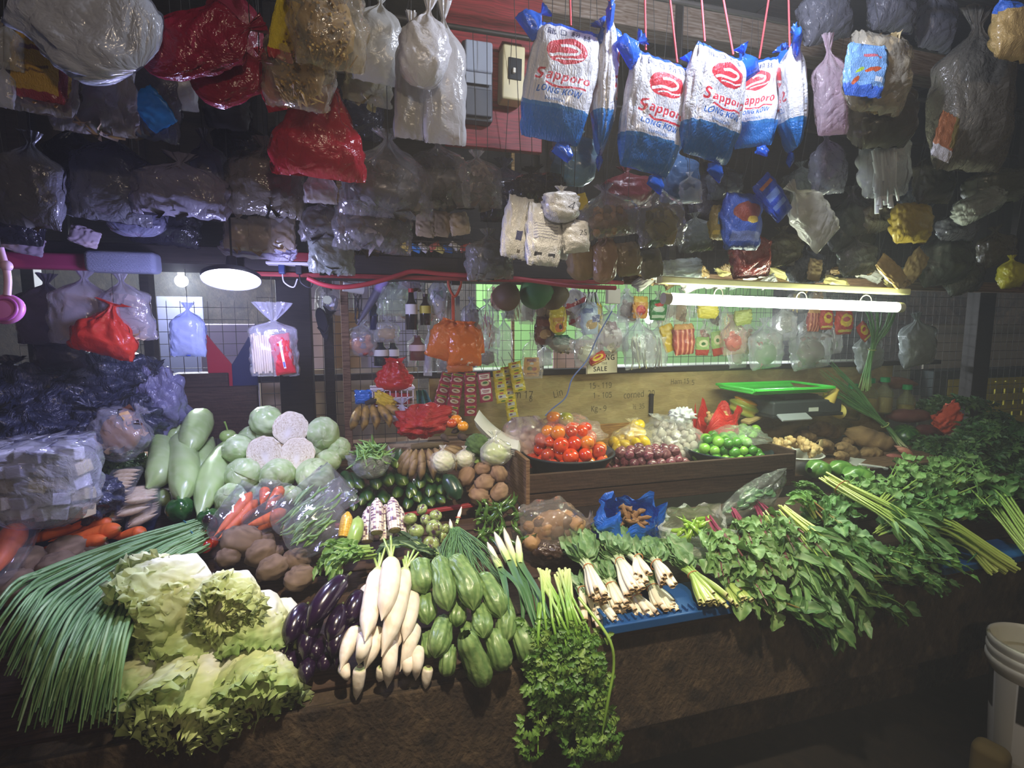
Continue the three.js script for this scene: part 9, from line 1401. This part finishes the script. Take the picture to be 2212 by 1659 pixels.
  ['dark_row_bag', 'dark bag in the rear row above the side shelf', 'plastic bag', 360, 420, 356, 530, 130, 2.0, { mat: blackFilm }],
  ['dark_row_bag', 'dark bag in the rear row at the frame edge', 'plastic bag', 20, 420, 24, 530, 120, 1.9, { mat: blackFilm }],
];
for (const [n, l, c, x0, y0, x1, y1, w, d, o] of H8) hang(n, l, c, x0, y0, x1, y1, w, d, o);
// wire rack with small coloured packets on the black shelf
{
  const p = D(940, 541, 1.985), s = mpp(p), g = thing('wire_rack', 'small black wire rack on the shelf under the tan pouches', 'rack', { pos: p });
  for (let i = 0; i < 3; i++) part(g, 'wire', box(150 * s, 0.003, 0.003, 0, i * 9 * s, 0.0), M.wireDark); for (let i = 0; i < 14; i++) part(g, 'wire', box(0.002, 20 * s, 0.002, (-72 + i * 11) * s, 9 * s, 0), M.wireDark);
  const R = rng(6); ['#d8b83a', '#4a90d0', '#e0dcd0', '#c86a50', '#d8c86a', '#3a70b0', '#e8e4d8', '#b04a3a'].forEach((c, i) => solid('small_packet', ['yellow', 'blue', 'white', 'orange', 'pale yellow', 'dark blue', 'cream', 'brick red'][i] + ' small packet lying in the wire rack', 'packet', bagGeo(24 * s, 15 * s, 0.012, { neck: 0, tail: 0, crumple: 0.004, nu: 16, nv: 10 }), plain(parseInt(c.slice(1), 16), 0.35), { pos: D(884 + i * 17, 526 + R() * 5, 2.01), rot: [0.3, 0, (R() - 0.5) * 1.2] }));
}

{ // shiny wrappers caught along the beam
  const R = rng(57), cs = [0xd8d4c0, 0xb89a62, 0xe4e4dc, 0xc8bc7a, 0xa88a5a, 0xcfd8d0];
  const cw = ['cream', 'tan', 'white', 'yellowish', 'brown', 'grey-green'], S = []; for (let i = 0; i < 30; i++) S.push([1370 + i * 20 + R() * 14, 606 - R() * 34]);
  const SL = ranked(S, S.map((_, i) => cw[i % 6] + ' crumpled wrapper on the beam'), 'sugar bags', 2);
  S.forEach(([x, y], i) => { const p = D(x, y, 1.97 + R() * 0.05), s = mpp(p); solid('shiny_wrapper', SL[i], 'wrapper', bagGeo((34 + R() * 40) * s, (16 + R() * 14) * s, 0.02, { neck: 0, tail: 0, crumple: 0.01, seed: i * 3, nu: 20, nv: 12 }), i % 3 ? film(cs[i % 6], 0.35, 0.12, 0.02) : plain(cs[i % 6], 0.3), { pos: p, rot: [(R() - 0.5) * 1.4, (R() - 0.5), (R() - 0.5) * 1.2], group: 'wrappers along the beam' }); });
  const dim = [0x6a6e66, 0x7a7460, 0x5c6270];
  [[1500, 470], [1690, 500], [1740, 540], [1850, 520], [1890, 430], [1980, 380], [2080, 560], [2150, 500], [1560, 360], [1730, 360]].forEach(([x, y], i) => hang('dim_bag', ['dim bag beside the dull yellow packet', 'dim bag under the bright blue packet', 'dim bag above the middle of the tube', 'dim bag under the straw bag', 'dim bag at the foot of the straws', 'dim bag between straws and the dim brown bag', 'dim bag against the dark post over the spring onions', 'dim bag at the dark frame side above the yellow-green bag', 'dim bag under the raised-corner noodle pack', 'dim bag under the twisted end noodle pack'][i], 'plastic bag', x, y, x + 4, y + 74, 84, 1.9, { mat: film(dim[i % 3], 0.4, 0.14, 0.016), fill: ['flake', { n: 24, size: 0.018, cols: ['#6a6454', '#4e4c44', '#8a8470'] }] }));
}
scene.traverse((o) => { if (o.isMesh) { o.castShadow = true; o.receiveShadow = true; } });
renderer.render(scene, camera);
